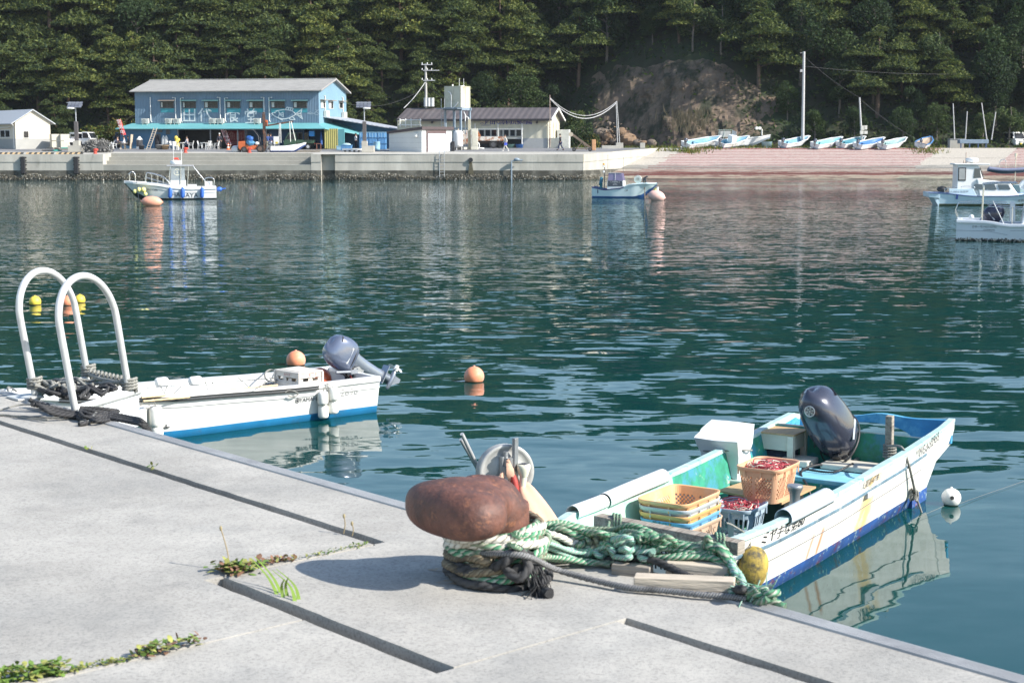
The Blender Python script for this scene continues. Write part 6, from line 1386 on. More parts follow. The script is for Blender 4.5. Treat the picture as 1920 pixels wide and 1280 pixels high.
# ================================================================ far shore: buildings, vehicles, people
BA=R(-11); BU=V((math.cos(BA),math.sin(BA),0)); BV=V((-math.sin(BA),math.cos(BA),0)); UP=V((0,0,1))
def onpl(px,py,P0,N):
    d=ray(px,py); c=V((0,0,CAMH)); t=(P0-c).dot(N)/d.dot(N); return c+d*t
class Fr:       # a building's own axes: x along the front, y into it, z up
    def __init__(s,O,ax,ay): s.O,s.ax,s.ay=V(O),V(ax),V(ay)
    def __call__(s,x,y,z): return s.O+s.ax*x+s.ay*y+UP*z
    def M(s): return Matrix((s.ax,s.ay,UP)).transposed()
    def inv(s,p): d=p-s.O; return V((d.dot(s.ax),d.dot(s.ay),d.z))
    def face(s,px,py,y=0): return s.inv(onpl(px,py,s(0,y,0),s.ay))     # pixel to the plane y=const
    def side(s,px,py,x): return s.inv(onpl(px,py,s(x,0,0),s.ax))
    def box(s,mb,x0,x1,y0,y1,z0,z1,mi=0): return mb.box(s((x0+x1)/2,(y0+y1)/2,(z0+z1)/2),(x1-x0,y1-y0,z1-z0),mi=mi,M=s.M())
def corr(name,col,k=5.5,axis=(.98,-.19,0),**kw):
    "corrugated sheet: fine vertical ribs as bump"
    m=M(name,col,.55,**kw); nt=m.node_tree; b=nt.nodes['Principled BSDF']; L=nt.links.new
    if m.get('corr'): return m
    m['corr']=1
    tc=nt.nodes.new('ShaderNodeTexCoord'); d=nt.nodes.new('ShaderNodeVectorMath'); d.operation='DOT_PRODUCT'; d.inputs[1].default_value=axis; L(tc.outputs['Object'],d.inputs[0])
    ml=nd(nt,'ShaderNodeMath',operation='MULTIPLY'); ml.inputs[1].default_value=k*2*PI; L(d.outputs['Value'],ml.inputs[0])
    sn=nd(nt,'ShaderNodeMath',operation='SINE'); L(ml.outputs[0],sn.inputs[0])
    bp=nt.nodes.new('ShaderNodeBump'); bp.inputs['Strength'].default_value=.8; bp.inputs['Distance'].default_value=.02; L(sn.outputs[0],bp.inputs['Height']); L(bp.outputs[0],b.inputs['Normal'])
    return m
whitep=M('white_paint',(.74,.74,.71),.6,var=.04,sc=2); wglass=M('window_glass',(.02,.024,.03),.1,var=.2,spec=.35); steel=M('steel_grey',(.38,.40,.42),.5,.4,var=.1); dkgrey=M('dark_grey_paint',(.07,.07,.075),.5,var=.1); darkin=M('interior_shade',(.025,.024,.023),.9,var=.3)
curt=M('curtain_pale',(.5,.5,.47),.8)
# ---------------- blue two-storey eating house
BO=V((PX(256,174),174,2.95)); B=Fr(BO,BU,BV); BL,BD=21.0,10.0
bb=thing('blue_building','two-storey blue corrugated building with white lettering and a drawn fish on its front','building',B(BL/2,BD/2,0))
blue=corr('blue_sheet',(.125,.20,.28),var=.1,sc=.4,col2=(.155,.21,.265),lo=.5,hi=.7); blued=M('blue_board',(.045,.135,.235),.6,var=.1,sc=.8); bluel=corr('blue_gable_sunlit',(.19,.32,.41),axis=(.19,.98,0),var=.08,sc=.4); turq=M('awning_turquoise',(.12,.34,.36),.6,var=.1,sc=.5,col2=(.19,.38,.39),lo=.55,hi=.7)  # gable sheet coloured lighter than the front, its sunlight put into the paint
slate=M('slate_grey',(.30,.29,.27),.9,var=.2,sc=1.2,stretch=(1,5,5),col2=(.22,.215,.2),lo=.5,hi=.65)
hE,hR=6.25,7.5
mb=MB()
mb.quad(B(0,0,2.0),B(BL,0,2.0),B(BL,0,hE),B(0,0,hE)); mb.quad(B(BL,BD,0),B(0,BD,0),B(0,BD,hE),B(BL,BD,hE))
mb.quad(B(0,BD,0),B(0,0,0),B(0,0,hE),B(0,BD/2,hR),B(0,BD,hE))
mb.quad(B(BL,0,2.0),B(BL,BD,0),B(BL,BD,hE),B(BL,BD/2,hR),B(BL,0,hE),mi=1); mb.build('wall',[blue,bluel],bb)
mb=MB()
for sg,(ya,yb) in ((1,(-.5,BD/2)),(-1,(BD+.5,BD/2))):
    za=hE-.5*(hR-hE)/(BD/2)+.06; zb=hR+.06
    n=42
    rings=[[B(-.4+ (BL+.8)*i/n,ya,za),B(-.4+(BL+.8)*i/n,yb,zb),B(-.4+(BL+.8)*i/n,yb,zb-.1),B(-.4+(BL+.8)*i/n,ya,za-.1)] for i in range(n+1)]
    mb.loft(rings,closed=True,sm=False,cap=True)
roof_=mb.build('roof',slate,bb)
mb=MB(); mb.bar(B(-.4,BD/2,hR+.1),B(BL+.4,BD/2,hR+.1),.25,.06); mb.build('ridge_cap',M('ridge_pale',(.5,.5,.48),.8),roof_)
mb=MB(); mb.bar(B(BL+.42,-.5,hE-.1),B(BL+.42,BD/2,hR+.02),.06,.16); mb.bar(B(BL+.42,BD+.5,hE-.1),B(BL+.42,BD/2,hR+.02),.06,.16); mb.build('bargeboard',M('board_grey',(.3,.29,.28),.8),roof_)
for c in (313.7,355,396,438,480,521,563):
    f=B.face(c,197); w,h=.78,.36
    mb=MB(); B.box(mb,f.x-w,f.x+w,-.07,-.005,f.z-h,f.z+h); fr_=mb.build('window',dkgrey,bb)
    mb=MB(); B.box(mb,f.x-w+.07,f.x+w-.07,-.075,-.02,f.z-h+.07,f.z+h-.05); mb.build('pane',wglass,fr_)
    mb=MB(); B.box(mb,f.x-w+.1,f.x-w+.1+rnd.choice((.15,.3)),-.079,-.06,f.z-h+.1,f.z+h-.08); mb.build('curtain',curt,fr_)
    mb=MB(); B.box(mb,f.x-w+.06,f.x-.0,-.085,-.074,f.z-h+.06,f.z-h+.09); B.box(mb,f.x-.02,f.x+.02,-.085,-.074,f.z-h+.06,f.z+h-.05); mb.build('sash',dkgrey,fr_)
    mb=MB(); mb.hexa([B(f.x-w-.15,-.5,f.z+h+.06),B(f.x+w+.15,-.5,f.z+h+.06),B(f.x+w+.15,-.01,f.z+h+.16),B(f.x-w-.15,-.01,f.z+h+.16)],[B(f.x-w-.15,-.5,f.z+h+.10),B(f.x+w+.15,-.5,f.z+h+.10),B(f.x+w+.15,-.01,f.z+h+.2),B(f.x-w-.15,-.01,f.z+h+.2)]); mb.build('window_hood',M('hood_green',(.10,.22,.22),.6) if c>330 else M('hood_brown',(.3,.24,.19),.7),bb)
    mb=MB(); B.box(mb,f.x-w,f.x+w,-.015,-.005,f.z-h-.45,f.z-h-.02); mb.build('window_apron',M('apron_teal',(.05,.27,.32),.6,var=.1),bb)
acm=M('unit_cream',(.62,.60,.54),.5,var=.05)
def ac_unit(fr,x,y,z,par,w=.8,d=.3,h=.6):
    mb=MB(); fr.box(mb,x-w/2,x+w/2,y-d,y,z+.08,z+h); u=mb.build('air_conditioner',acm,par,bevel=.02)
    mb=MB(); c=fr(x-w*.12,y-d-.004,z+h*.56); mb.cyl(c,c-fr.ay*.012,h*.38,n=20); mb.build('fan_grille',M('grille_grey',(.33,.33,.31),.6),u)
    mb=MB(); 
    for xx in (-.3,.3): fr.box(mb,x+xx*w-.03,x+xx*w+.03,y-d,y,z-.06,z+.08)
    mb.build('stand',acm,u)
for c in (274.7,318.4,333.8,400.7,415.3,483.8): f=B.face(c,230,-.1); ac_unit(B,f.x,-.25,2.62,bb)
for a,b in ((282,183),(329,183.5),(339,184),(412.7,183),(421.8,184),(495,183),(504.6,183)):
    f=B.face(a,b); mb=MB(); mb.tube([B(f.x+(-.35 if a in (329,412.7,495) else .35 if a!=282 else 0),-.05,f.z),B(f.x,-.07,f.z),B(f.x,-.07,3.0),B(f.x+.15,-.15,2.85)],.05,n=8); mb.build('drain_pipe',whitep,bb)
# lettering as brushed white strokes
P2=lambda cx,cy:(lambda f:(f.x,f.z))(B.face(cx/3.84+220,cy/3.84+130))
chalk=M('white_brush_paint',(.66,.68,.68),.8,var=.12,sc=3)
def strokes(name,lines,w=.15,mat=chalk):
    mb=MB(); off=.012
    for k,l in enumerate(lines): mb.stroke([P2(*p) for p in l],w,B(0,0,0),B.ax,UP,off=off+.0012*k)
    return mb.build(name,mat,bb)
strokes('letter_den',[[(478,290),(558,290)],[(478,371),(560,371)],[(480,290),(482,371)],[(557,290),(558,371)],[(519,290),(520,371)],[(480,328),(558,328)]])
strokes('letter_dai',[[(612,286),(600,305),(586,322)],[(604,312),(606,374)],[(620,305),(676,303)],[(640,288),(648,318),(664,346),(680,358)],[(655,290),(668,296)]])
strokes('letter_shoku',[[(790,324),(832,290),(878,322)],[(815,312),(850,312)],[(814,314),(816,380)],[(850,314),(850,345)],[(815,330),(850,330)],[(815,346),(850,346)],[(818,376),(842,366)],[(832,352),(850,366),(866,376)],[(866,354),(846,364)]])
strokes('letter_dou',[[(936,288),(942,300)],[(960,284),(960,300)],[(984,286),(976,300)],[(922,324),(922,306),(1000,306),(998,322)],[(940,316),(982,316),(982,342),(940,342),(940,316)],[(962,342),(962,382)],[(942,362),(984,362)],[(924,386),(1000,384)]])
def arc(pts,k=5): return [(p.x,p.y) for p in smooth([V((a,b,0)) for a,b in pts],k)]
strokes('fish_drawing',[arc([(1112,320),(1145,302),(1200,292),(1255,300),(1285,322)]),arc([(1112,320),(1140,342),(1190,358),(1240,350),(1285,326)]),[(1285,322),(1330,286)],[(1285,326),(1334,358)],arc([(1330,286),(1322,322),(1334,358)]),arc([(1160,300),(1168,322),(1158,345)]),[(1168,322),(1194,310)],[(1168,326),(1196,344)],[(1194,310),(1196,344)],[(1175,326),(1194,327)],[(1210,291),(1222,274)],[(1222,274),(1268,282)],[(1268,282),(1258,300)],[(1235,280),(1232,294)],[(1250,282),(1247,296)],[(1236,352),(1250,364),(1280,362)],[(1262,342),(1280,362)],[(1170,356),(1190,366)],[(1132,312),(1138,312)],[(1298,322),(1322,318)],[(1298,328),(1324,340)]],.10)
strokes('small_fish_drawing',[[(1368,318),(1390,308),(1415,320),(1440,330)],[(1368,318),(1388,324),(1405,322)],[(1372,316),(1395,318)],[(1415,320),(1440,298)],[(1428,292),(1440,300),(1450,290)],[(1434,308),(1446,316)],[(1440,330),(1452,318)]],.06,M('faint_brush_paint',(.36,.44,.5),.8))
# turquoise lean-to roof with its hip at the right
AX0,AX1=-1.3,BL+1.3
mb=MB(); zt,zb,yb=2.72,2.14,-2.1
mb.loft([[B(AX0+.9,-.01,zt),B(AX0-.1,yb,zb),B(AX0-.1,yb,zb-.08),B(AX0+.9,-.01,zt-.08)],[B(BL-.3,-.01,zt),B(AX1,yb,zb),B(AX1,yb,zb-.08),B(BL-.3,-.01,zt-.08)]],closed=True,sm=False,cap=True)
mb.loft([[B(BL-.29,-.01,zt),B(AX1+.01,yb,zb),B(AX1+.01,yb,zb-.08),B(BL-.29,-.01,zt-.08)],[B(BL+.5,4.5,zt+.1),B(BL+5.2,4.2,1.25),B(BL+5.2,4.2,1.17),B(BL+.5,4.5,zt+.02)],],closed=True,sm=False,cap=True)
mb.build('lean_to_roof',turq,bb)
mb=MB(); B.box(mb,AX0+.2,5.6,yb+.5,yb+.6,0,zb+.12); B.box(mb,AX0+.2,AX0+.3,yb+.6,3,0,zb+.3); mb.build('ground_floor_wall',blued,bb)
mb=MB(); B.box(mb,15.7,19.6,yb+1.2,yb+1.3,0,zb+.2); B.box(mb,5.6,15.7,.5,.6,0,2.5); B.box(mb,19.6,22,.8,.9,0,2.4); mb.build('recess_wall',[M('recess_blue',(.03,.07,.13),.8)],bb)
mb=MB(); B.box(mb,5.6,10.5,.3,.35,0,2.5); B.box(mb,5.6,19,-1.5,.5,.01,.03); mb.build('recess_shade',darkin,bb)  # near-black sheets standing in for the shade inside the porch opening
mb=MB()
for x in (5.6,9.3,12.4,15.6): B.box(mb,x-.06,x+.06,yb+.45,yb+.57,0,zb+.05)
B.box(mb,5.6,19.6,yb+.45,yb+.55,zb-.12,zb+.02); mb.build('porch_post',M('post_grey',(.2,.21,.22),.7),bb)
mb=MB(); f=B.face(1490/3.84+220,430/3.84+130,yb+.5); g_=B.face(1585/3.84+220,430/3.84+130,yb+.5)
B.box(mb,f.x,g_.x,yb+.5,yb+.62,0,2.1); mb.build('yellow_panel',corr('yellow_sheet',(.48,.42,.13),k=4.5,var=.08),bb)
mb=MB(); B.box(mb,g_.x+.05,g_.x+.75,yb+.5,yb+.6,0,2.05); mb.build('teal_panel',turq,bb)
for a,b,c,d in ((1300,1335,455,520),(1345,1378,458,518),(1270,1296,455,520)):
    p,r2=B.face(a/3.84+220,c/3.84+130,yb+1.2),B.face(b/3.84+220,d/3.84+130,yb+1.2); mb=MB(); B.box(mb,p.x,r2.x,yb+1.16,yb+1.2,r2.z,p.z); fr_=mb.build('window',M('frame_brown',(.12,.1,.09),.6),bb); mb=MB(); B.box(mb,p.x+.08,r2.x-.08,yb+1.15,yb+1.18,r2.z+.08,p.z-.08); mb.build('pane',wglass,fr_)
for a,b in ((1400,1405),): pass
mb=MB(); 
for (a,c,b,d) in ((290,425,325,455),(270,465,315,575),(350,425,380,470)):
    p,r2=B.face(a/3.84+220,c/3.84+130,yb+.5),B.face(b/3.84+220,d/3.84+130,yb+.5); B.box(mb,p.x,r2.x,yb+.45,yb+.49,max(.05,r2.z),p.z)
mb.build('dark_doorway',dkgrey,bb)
# gable windows
for a,b,c,d,m_ in ((1463,1497,228,282,curt),(1520,1552,232,286,curt),(1596,1626,236,285,wglass)):
    p,r2=B.side(a/3.84+220,c/3.84+130,BL),B.side(b/3.84+220,d/3.84+130,BL); mb=MB(); B.box(mb,BL+.005,BL+.06,p.y,r2.y,r2.z,p.z); fr_=mb.build('window',M('frame_pale',(.55,.55,.5),.6),bb)
    mb=MB(); B.box(mb,BL+.02,BL+.07,p.y+.12,(p.y+r2.y)/2+(.2 if m_==wglass else 0),r2.z+.07,p.z-.07); mb.build('pane',m_,fr_); mb=MB(); B.box(mb,BL+.02,BL+.068,(p.y+r2.y)/2+.05,r2.y-.12,r2.z+.07,p.z-.07); mb.build('pane',wglass,fr_)
    mb=MB(); B.box(mb,BL+.01,BL+.45,p.y-.15,r2.y+.15,p.z+.08,p.z+.14); mb.build('window_hood',M('hood_brown',(.3,.24,.19),.7),bb)
for a,c in ((1512,325),(1640,335)):
    p=B.side(a/3.84+220,c/3.84+130,BL+.3); mb=MB(); B.box(mb,BL+.05,BL+.4,p.y-.5,p.y+.5,p.z-.3,p.z+.4); mb.build('air_conditioner',acm,bb,bevel=.02); mb=MB(); mb.tube([B(BL+.06,p.y-.3,hE-.6),B(BL+.08,p.y,hE-.6),B(BL+.08,p.y,p.z+.3)],.05,n=8); mb.build('drain_pipe',whitep,bb)
# side annexe with its sloping roof
an=thing('annexe','low blue annexe with a pale grey sloping roof beside the blue building','building',B(BL+3,6,0))
mb=MB(); mb.hexa([B(BL+.02,1.4,3.35),B(BL+8.6,4.2,1.85),B(BL+8.6,9.5,1.85),B(BL+.02,9.5,3.35)],[B(BL+.02,1.4,3.45),B(BL+8.6,4.2,1.95),B(BL+8.6,9.5,1.95),B(BL+.02,9.5,3.45)]); mb.build('roof',corr('annexe_roof',(.36,.38,.42),k=2,var=.08),an)
mb=MB(); mb.quad(B(BL+.1,4.4,0),B(BL+8.2,4.6,0),B(BL+8.2,4.6,1.95),B(BL+.1,4.4,3.2)); mb.quad(B(BL+8.2,4.6,0),B(BL+8.2,9.3,0),B(BL+8.2,9.3,1.9),B(BL+8.2,4.6,1.9)); mb.build('wall',[blued],an)
mb=MB(); B.box(mb,BL+7.0,BL+7.7,4.4,4.5,.4,1.5); mb.build('window',wglass,an); ac_unit(B,BL+8.5,5.2,.9,an,.5,.3,.9)
for x in (BL+2.2,BL+4.4): mb=MB(); mb.cyl(B(x,-.6 if x<BL+3 else 1.5,0),B(x,-.6 if x<BL+3 else 1.5,2.0),.06); mb.build('awning_post',whitep,an)
mb=MB(); B.box(mb,BL+1.9,BL+2.6,-.72,-.66,1.0,1.4); mb.build('notice_board',whitep,an)
# ---------------- oyster shed (cream) with sign
JO=V((PX(775,181),181.2,2.95)); J=Fr(JO,BU,BV); JL=(PX(1027,178)-JO.x)/BU.x; JD=8.2
jb=thing('processing_hall','long cream processing hall with a dark brown roof and blue lettering','building',J(JL/2,JD/2,0))
cream=corr('cream_panel',(.56,.53,.42),k=1.1,var=.04,sc=.5); brown=corr('brown_roof',(.105,.09,.09),k=1.4,var=.12,sc=.5)
mb=MB(); hE2,hR2=3.35,4.5
mb.quad(J(0,0,1.1),J(JL,0,1.1),J(JL,0,hE2),J(0,0,hE2)); mb.quad(J(JL,0,1.1),J(JL,JD,1.1),J(JL,JD,hE2),J(JL,JD/2,hR2),J(JL,0,hE2)); mb.quad(J(0,JD,0),J(0,0,0),J(0,0,hE2),J(0,JD/2,hR2),J(0,JD,hE2)); mb.quad(J(JL,JD,0),J(0,JD,0),J(0,JD,hE2),J(JL,JD,hE2)); mb.build('wall',cream,jb)
mb=MB(); mb.quad(J(0,-.02,0),J(JL+.02,-.02,0),J(JL+.02,-.02,1.1),J(0,-.02,1.1)); mb.quad(J(JL+.02,-.02,0),J(JL+.02,JD,0),J(JL+.02,JD,1.1),J(JL+.02,-.02,1.1)); mb.build('plinth',M('plinth_grey',(.36,.37,.37),.85,var=.06),jb)
mb=MB()
for ya,yb_ in ((-.75,JD/2),(JD+.75,JD/2)):
    za=hE2-.75*(hR2-hE2)/(JD/2)+.1
    rings=[[J(x,ya,za),J(x,yb_,hR2+.1),J(x,yb_,hR2-.02),J(x,ya,za-.12)] for x in (-1.8,JL+.55)]; mb.loft(rings,closed=True,sm=False,cap=True)
rf=mb.build('roof',brown,jb)
mb=MB(); J.box(mb,-1.8,JL+.55,-.8,-.7,hE2-.32,hE2-.08); mb.build('gutter',M('gutter_dark',(.03,.028,.03),.5),rf)
mb=MB(); mb.bar(J(JL+.56,-.75,hE2-.2),J(JL+.56,JD/2,hR2),.08,.22); mb.bar(J(JL+.56,JD+.75,hE2-.2),J(JL+.56,JD/2,hR2),.08,.22); mb.build('bargeboard',whitep,rf)
cz=lambda cx,cy,y=0:J.face(cx/3.84+680,cy/3.84+100,y)
a,b=cz(835,548),cz(1147,600); n=7
for k in range(n):
    x0,x1=lerp(a.x,b.x,k/n),lerp(a.x,b.x,(k+1)/n); 
    if k==3: x0+=.25
    mb=MB(); J.box(mb,x0+.03,x1-.03,-.06,-.005,b.z,a.z); fr_=mb.build('window',M('frame_alloy',(.5,.5,.48),.5),jb); mb=MB(); J.box(mb,x0+.09,x1-.09,-.07,-.03,b.z+.06,a.z-.06); mb.build('pane',M('pane_dim',(.09,.10,.10),.1,var=.5,sc=1.5) if k in(3,) else wglass,fr_)
mb=MB(); J.box(mb,a.x-.4,b.x+.15,-.5,-.03,b.z-.25,b.z-.1); mb.build('counter',M('counter_grey',(.4,.4,.38),.6),jb)
mb=MB(); J.box(mb,a.x,b.x,-.03,-.024,.05,b.z-.3); mb.build('opening_shade',darkin,jb)  # flat dark sheet on the wall, painted shade of the opening under the counter
mb=MB()
for x in (a.x-.3,lerp(a.x,b.x,.47),b.x+.1): mb.cyl(J(x,-.55,0),J(x,-.55,2.75),.05,n=8)
J.box(mb,a.x-.5,b.x+.3,-.58,-.5,2.1,2.16); mb.build('porch_frame',whitep,jb)
s0,s1=cz(922,497),cz(1213,497); sz=(s1.x-s0.x)/9.6
mb=MB(); navy=M('lettering_blue',(.045,.04,.26),.6)
chars='田代浜共同かき処理場'; xs=[933,960,997,1025,1052,1081,1108,1134,1172,1200]
for ch,cx in zip(chars,xs):
    p=cz(cx,497); mb.text(ch,.64,J(p.x,-.012,p.z),J.ax,UP); mb.text(ch,.64,J(p.x+.035,-.015,p.z),J.ax,UP)
p=cz(893,494); mb.text('JF',.6,J(p.x,-.012,p.z+.02),J.ax,UP); mb.text('JF',.6,J(p.x+.03,-.012,p.z+.02),J.ax,UP,thick=.004); mb.stroke([(-.75,-.2),(-.5,-.12),(-.3,-.2)],.05,J(p.x,-.012,p.z),J.ax,UP); mb.stroke([(-.6,-.38),(.45,-.38)],.05,J(p.x,-.012,p.z),J.ax,UP); mb.build('hall_lettering',navy,jb)
for cx in (1258,505): p=cz(cx,492); mb=MB(); mb.cyl(J(p.x,-.02,p.z),J(p.x,-.35,p.z-.1),.1,.14); mb.build('spotlight',dkgrey,jb)
mb=MB(); mb.tube([J(JL-.15,-.7,hE2-.3),J(JL+.06,-.08,hE2-.75),J(JL+.06,-.08,.1)],.05,n=8); mb.build('downpipe',M('pipe_cream',(.5,.48,.4),.6),jb)
for y0 in (1.5,3.6,5.6): mb=MB(); J.box(mb,JL+.03,JL+.07,y0,y0+.9,1.15,2.9); mb.build('side_shutter',M('shutter_cream',(.6,.57,.47),.6),jb)
mb=MB(); J.box(mb,JL+.1,JL+1.3,.6,1.3,0,1.15); mb.build('cabinet',M('cabinet_grey',(.33,.34,.31),.6),jb,bevel=.02)
mb=MB(); J.box(mb,JL+.2,JL+1.6,5.2,6.2,0,2.1); mb.build('cabinet',M('cabinet_pale',(.55,.56,.53),.6),jb,bevel=.02)
# ---------------- white block store with roller door
WC=ground(791,285.5); wa=R(40); WF=Fr(WC,V((math.sin(wa),math.cos(wa),0)),V((-math.cos(wa),math.sin(wa),0)))
wb=thing('white_shed','small white block shed with a pale roller door on the quay','shed',WF(2,2,0))
blk_w=M('white_block',(.62,.63,.62),.8,var=.04,sc=1)
mb=MB(); w1,l1=4.45,4.6
mb.hexa([WF(0,0,0),WF(w1,0,0),WF(w1,l1,0),WF(0,l1,0)],[WF(0,0,2.35),WF(w1,0,2.35),WF(w1,l1,1.9),WF(0,l1,1.9)]); mb.build('wall',blk_w,wb)
mb=MB(); mb.hexa([WF(-.15,-.2,2.25),WF(w1+.15,-.2,2.25),WF(w1+.15,l1+.2,1.85),WF(-.15,l1+.2,1.85)],[WF(-.15,-.2,2.55),WF(w1+.15,-.2,2.55),WF(w1+.15,l1+.2,2.1),WF(-.15,l1+.2,2.1)]); mb.build('roof',M('shed_roof_brown',(.07,.05,.052),.6),wb)
mb=MB(); WF.box(mb,.65,3.6,-.06,-.002,0,2.2); df=mb.build('door_surround',M('surround_brown',(.11,.075,.075),.7),wb); mb=MB(); WF.box(mb,.85,3.45,-.09,-.03,0,1.85); mb.build('roller_door',M('door_pale_blue',(.52,.60,.66),.5,var=.04),wb)
mb=MB()
for z in (.45,.95,1.4): WF.box(mb,-.003,.0,.02,l1-.02,z,z+.02)
mb.build('block_joint',M('joint_grey',(.4,.41,.41),.9),wb)
mb=MB(); p=WF(-.12,.7,1.55); mb.cyl(p,p+V((0,0,.3)),.2); mb.build('wall_lamp',whitep,wb)
# ---------------- beige store at the left edge
ga=R(35); GO=ground(30,280); G=Fr(GO,V((math.cos(ga),math.sin(ga),0)),V((-math.sin(ga),math.cos(ga),0)))
gb=thing('cream_store','cream gabled store with a pale grey roof at the left edge','building',G(2.5,5,0))
gw_=(PX(98,GO.y+2.5)-GO.x)/math.cos(ga); Lg=14; hE3,hR3=2.95,4.15
mb=MB(); c1=M('store_cream',(.62,.56,.45),.8,var=.03,sc=.6); c2=M('store_grey',(.36,.355,.33),.85,var=.06,sc=1)
mb.quad(G(0,0,1.1),G(gw_,0,1.1),G(gw_,0,hE3),G(gw_/2,0,hR3),G(0,0,hE3)); mb.quad(G(0,Lg,1.1),G(0,0,1.1),G(0,0,hE3),G(0,Lg,hE3)); mb.quad(G(gw_,0,0),G(gw_,Lg,0),G(gw_,Lg,hE3),G(gw_,0,hE3)); mb.build('wall',c1,gb)
mb=MB(); mb.quad(G(-.02,-.02,0),G(gw_+.02,-.02,0),G(gw_+.02,-.02,1.1),G(-.02,-.02,1.1)); mb.quad(G(-.02,Lg,0),G(-.02,-.02,0),G(-.02,-.02,1.1),G(-.02,Lg,1.1)); mb.build('plinth',c2,gb)
mb=MB()
for xa,xb_ in ((-.5,gw_/2),(gw_+.5,gw_/2)):
    za=hE3-.5*(hR3-hE3)/(gw_/2)+.1; mb.loft([[G(xa,y,za),G(xb_,y,hR3+.1),G(xb_,y,hR3),G(xa,y,za-.1)] for y in (-.3,Lg)],closed=True,sm=False,cap=True)
mb.build('roof',corr('store_roof',(.46,.48,.50),k=2,axis=(-math.sin(ga),math.cos(ga),0),var=.05),gb)
p,r2=G.face(43,245.5),G.face(54.5,259.5); mb=MB(); G.box(mb,p.x,r2.x,-.05,-.01,r2.z,p.z); fr_=mb.build('window',M('frame_alloy',(.5,.5,.48),.5),gb); mb=MB(); G.box(mb,p.x+.07,r2.x-.07,-.06,-.03,r2.z+.07,p.z-.06); mb.build('pane',wglass,fr_)
p,r2=G.side(1,244,0),G.side(20,258.5,0)
for k in range(2):
    y0,y1=lerp(r2.y,p.y,k/2),lerp(r2.y,p.y,(k+1)/2); mb=MB(); G.box(mb,-.05,-.01,y0+.05,y1,r2.z,p.z); fr_=mb.build('window',whitep,gb); mb=MB(); G.box(mb,-.06,-.03,y0+.15,y1-.1,r2.z+.08,p.z-.06); mb.build('pane',wglass,fr_)
mb=MB(); mb.tube([G(-.4,-.1,hE3-.2),G(-.08,.3,hE3-.5),G(-.08,.3,.05)],.06,n=8); mb.build('downpipe',whitep,gb)
mb=MB(); mb.tube([G(-.1,1.2,2.35),G(-.35,1.0,2.4)],.05); G.box(mb,-.3,-.02,1.6,6,2.3,2.36); mb.build('pipe_rail',whitep,gb)
# ---------------- vehicles
tyre=M('tyre_black',(.02,.02,.02),.8,var=.2); rimw=M('rim_pale',(.55,.55,.55),.4,.3); tail=M('lamp_red',(.35,.02,.02),.3); plate_y=M('plate_yellow',(.65,.5,.03),.5)
def wheel(par,c,r,ax,w=.14,rim=rimw):
    mb=MB(); mb.cyl(c-ax*w/2,c+ax*w/2,r,n=20); wl=mb.build('wheel',tyre,par,local=True); mb=MB(); mb.cyl(c-ax*(w/2+.01),c+ax*(w/2+.01),r*.58,n=16); mb.build('rim',rim,wl,local=True)
def kei_truck(name,label,cat,loc,rz,col,glass_=wglass,van=False,bed=True):
    "+x forward"
    t=thing(name,label,cat,loc,'small trucks and vans' ,rz=rz); body=M('paint_%s'%name,col,.35,var=.03,coat=.4)
    mb=MB()
    prof=[(1.62,.35),(1.66,.8),(1.5,1.02),(1.12,1.72),(.3,1.78),(.28,.35)] if not van else [(1.62,.3),(1.66,.85),(1.45,1.05),(1.05,1.80),(-1.6,1.84),(-1.66,.3)]
    mb.prism([(x,-.70,z) for x,z in prof],(0,1.40,0)); mb.build('cab',body,t,local=True,bevel=.05)
    if not van:
        mb=MB(); mb.box((-.68,0,.68),(1.9,1.40,.10)); 
        for y in (-.69,.69): mb.box((-.68,y,.86),(1.9,.04,.28))
        mb.box((-1.63,0,.86),(.04,1.4,.28)); mb.box((.25,0,.86),(.04,1.4,.28)); mb.build('load_bed',body,t,local=True,bevel=.01)
        mb=MB(); mb.box((-.4,0,.48),(2.4,.7,.3)); mb.build('chassis',blk,t,local=True)
        mb=MB(); mb.box((.27,0,1.42),(.02,.9,.3)); mb.build('rear_window',glass_,t,local=True)
    mb=MB(); mb.hexa([(1.50,-.62,1.04),(1.53,-.62,1.04),(1.53,.62,1.04),(1.50,.62,1.04)],[(1.16,-.58,1.66),(1.19,-.58,1.66),(1.19,.58,1.66),(1.16,.58,1.66)]); mb.build('windscreen',glass_,t,local=True)
    for y in (-.7,.7):
        sgn=1 if y>0 else -1; mb=MB(); mb.prism([(1.38,y-.012*sgn,1.05),(1.02,y-.012*sgn,1.64),(.42,y-.012*sgn,1.66),(.42,y-.012*sgn,1.05)],(0,.024*sgn,0)); mb.build('side_window',glass_,t,local=True)
        if van: mb=MB(); mb.prism([(.3,y-.012*sgn,1.1),(.3,y-.012*sgn,1.66),(-1.4,y-.012*sgn,1.68),(-1.4,y-.012*sgn,1.1)],(0,.024*sgn,0)); mb.build('side_window',glass_,t,local=True)
        mb=MB(); mb.box((1.64,y*.75,.80),(.06,.26,.16)); mb.build('headlight',M('headlight',(.6,.6,.58),.1),t,local=True,bevel=.01)
        mb=MB(); mb.box((-1.66,y*.85,.60),(.04,.2,.1)); mb.build('tail_light',tail,t,local=True)
        mb=MB(); mb.box((1.35,y*1.16,1.2),(.06,.12,.2)); mb.build('door_mirror',body,t,local=True)
        for x in (1.05,-.95): wheel(t,V((x,y*.9,.28)),.28,V((0,1,0)))
    mb=MB(); mb.box((1.67,0,.45),(.06,1.3,.16)); mb.box((-1.68,0,.45),(.05,1.3,.1)); mb.build('bumper',body,t,local=True)
    mb=MB(); mb.box((1.71,0,.45),(.01,.33,.16)); mb.build('number_plate',plate_y,t,local=True)
    mb=MB(); mb.box((1.675,0,.66),(.02,.6,.05)); mb.build('grille',dkgrey,t,local=True)
    return t
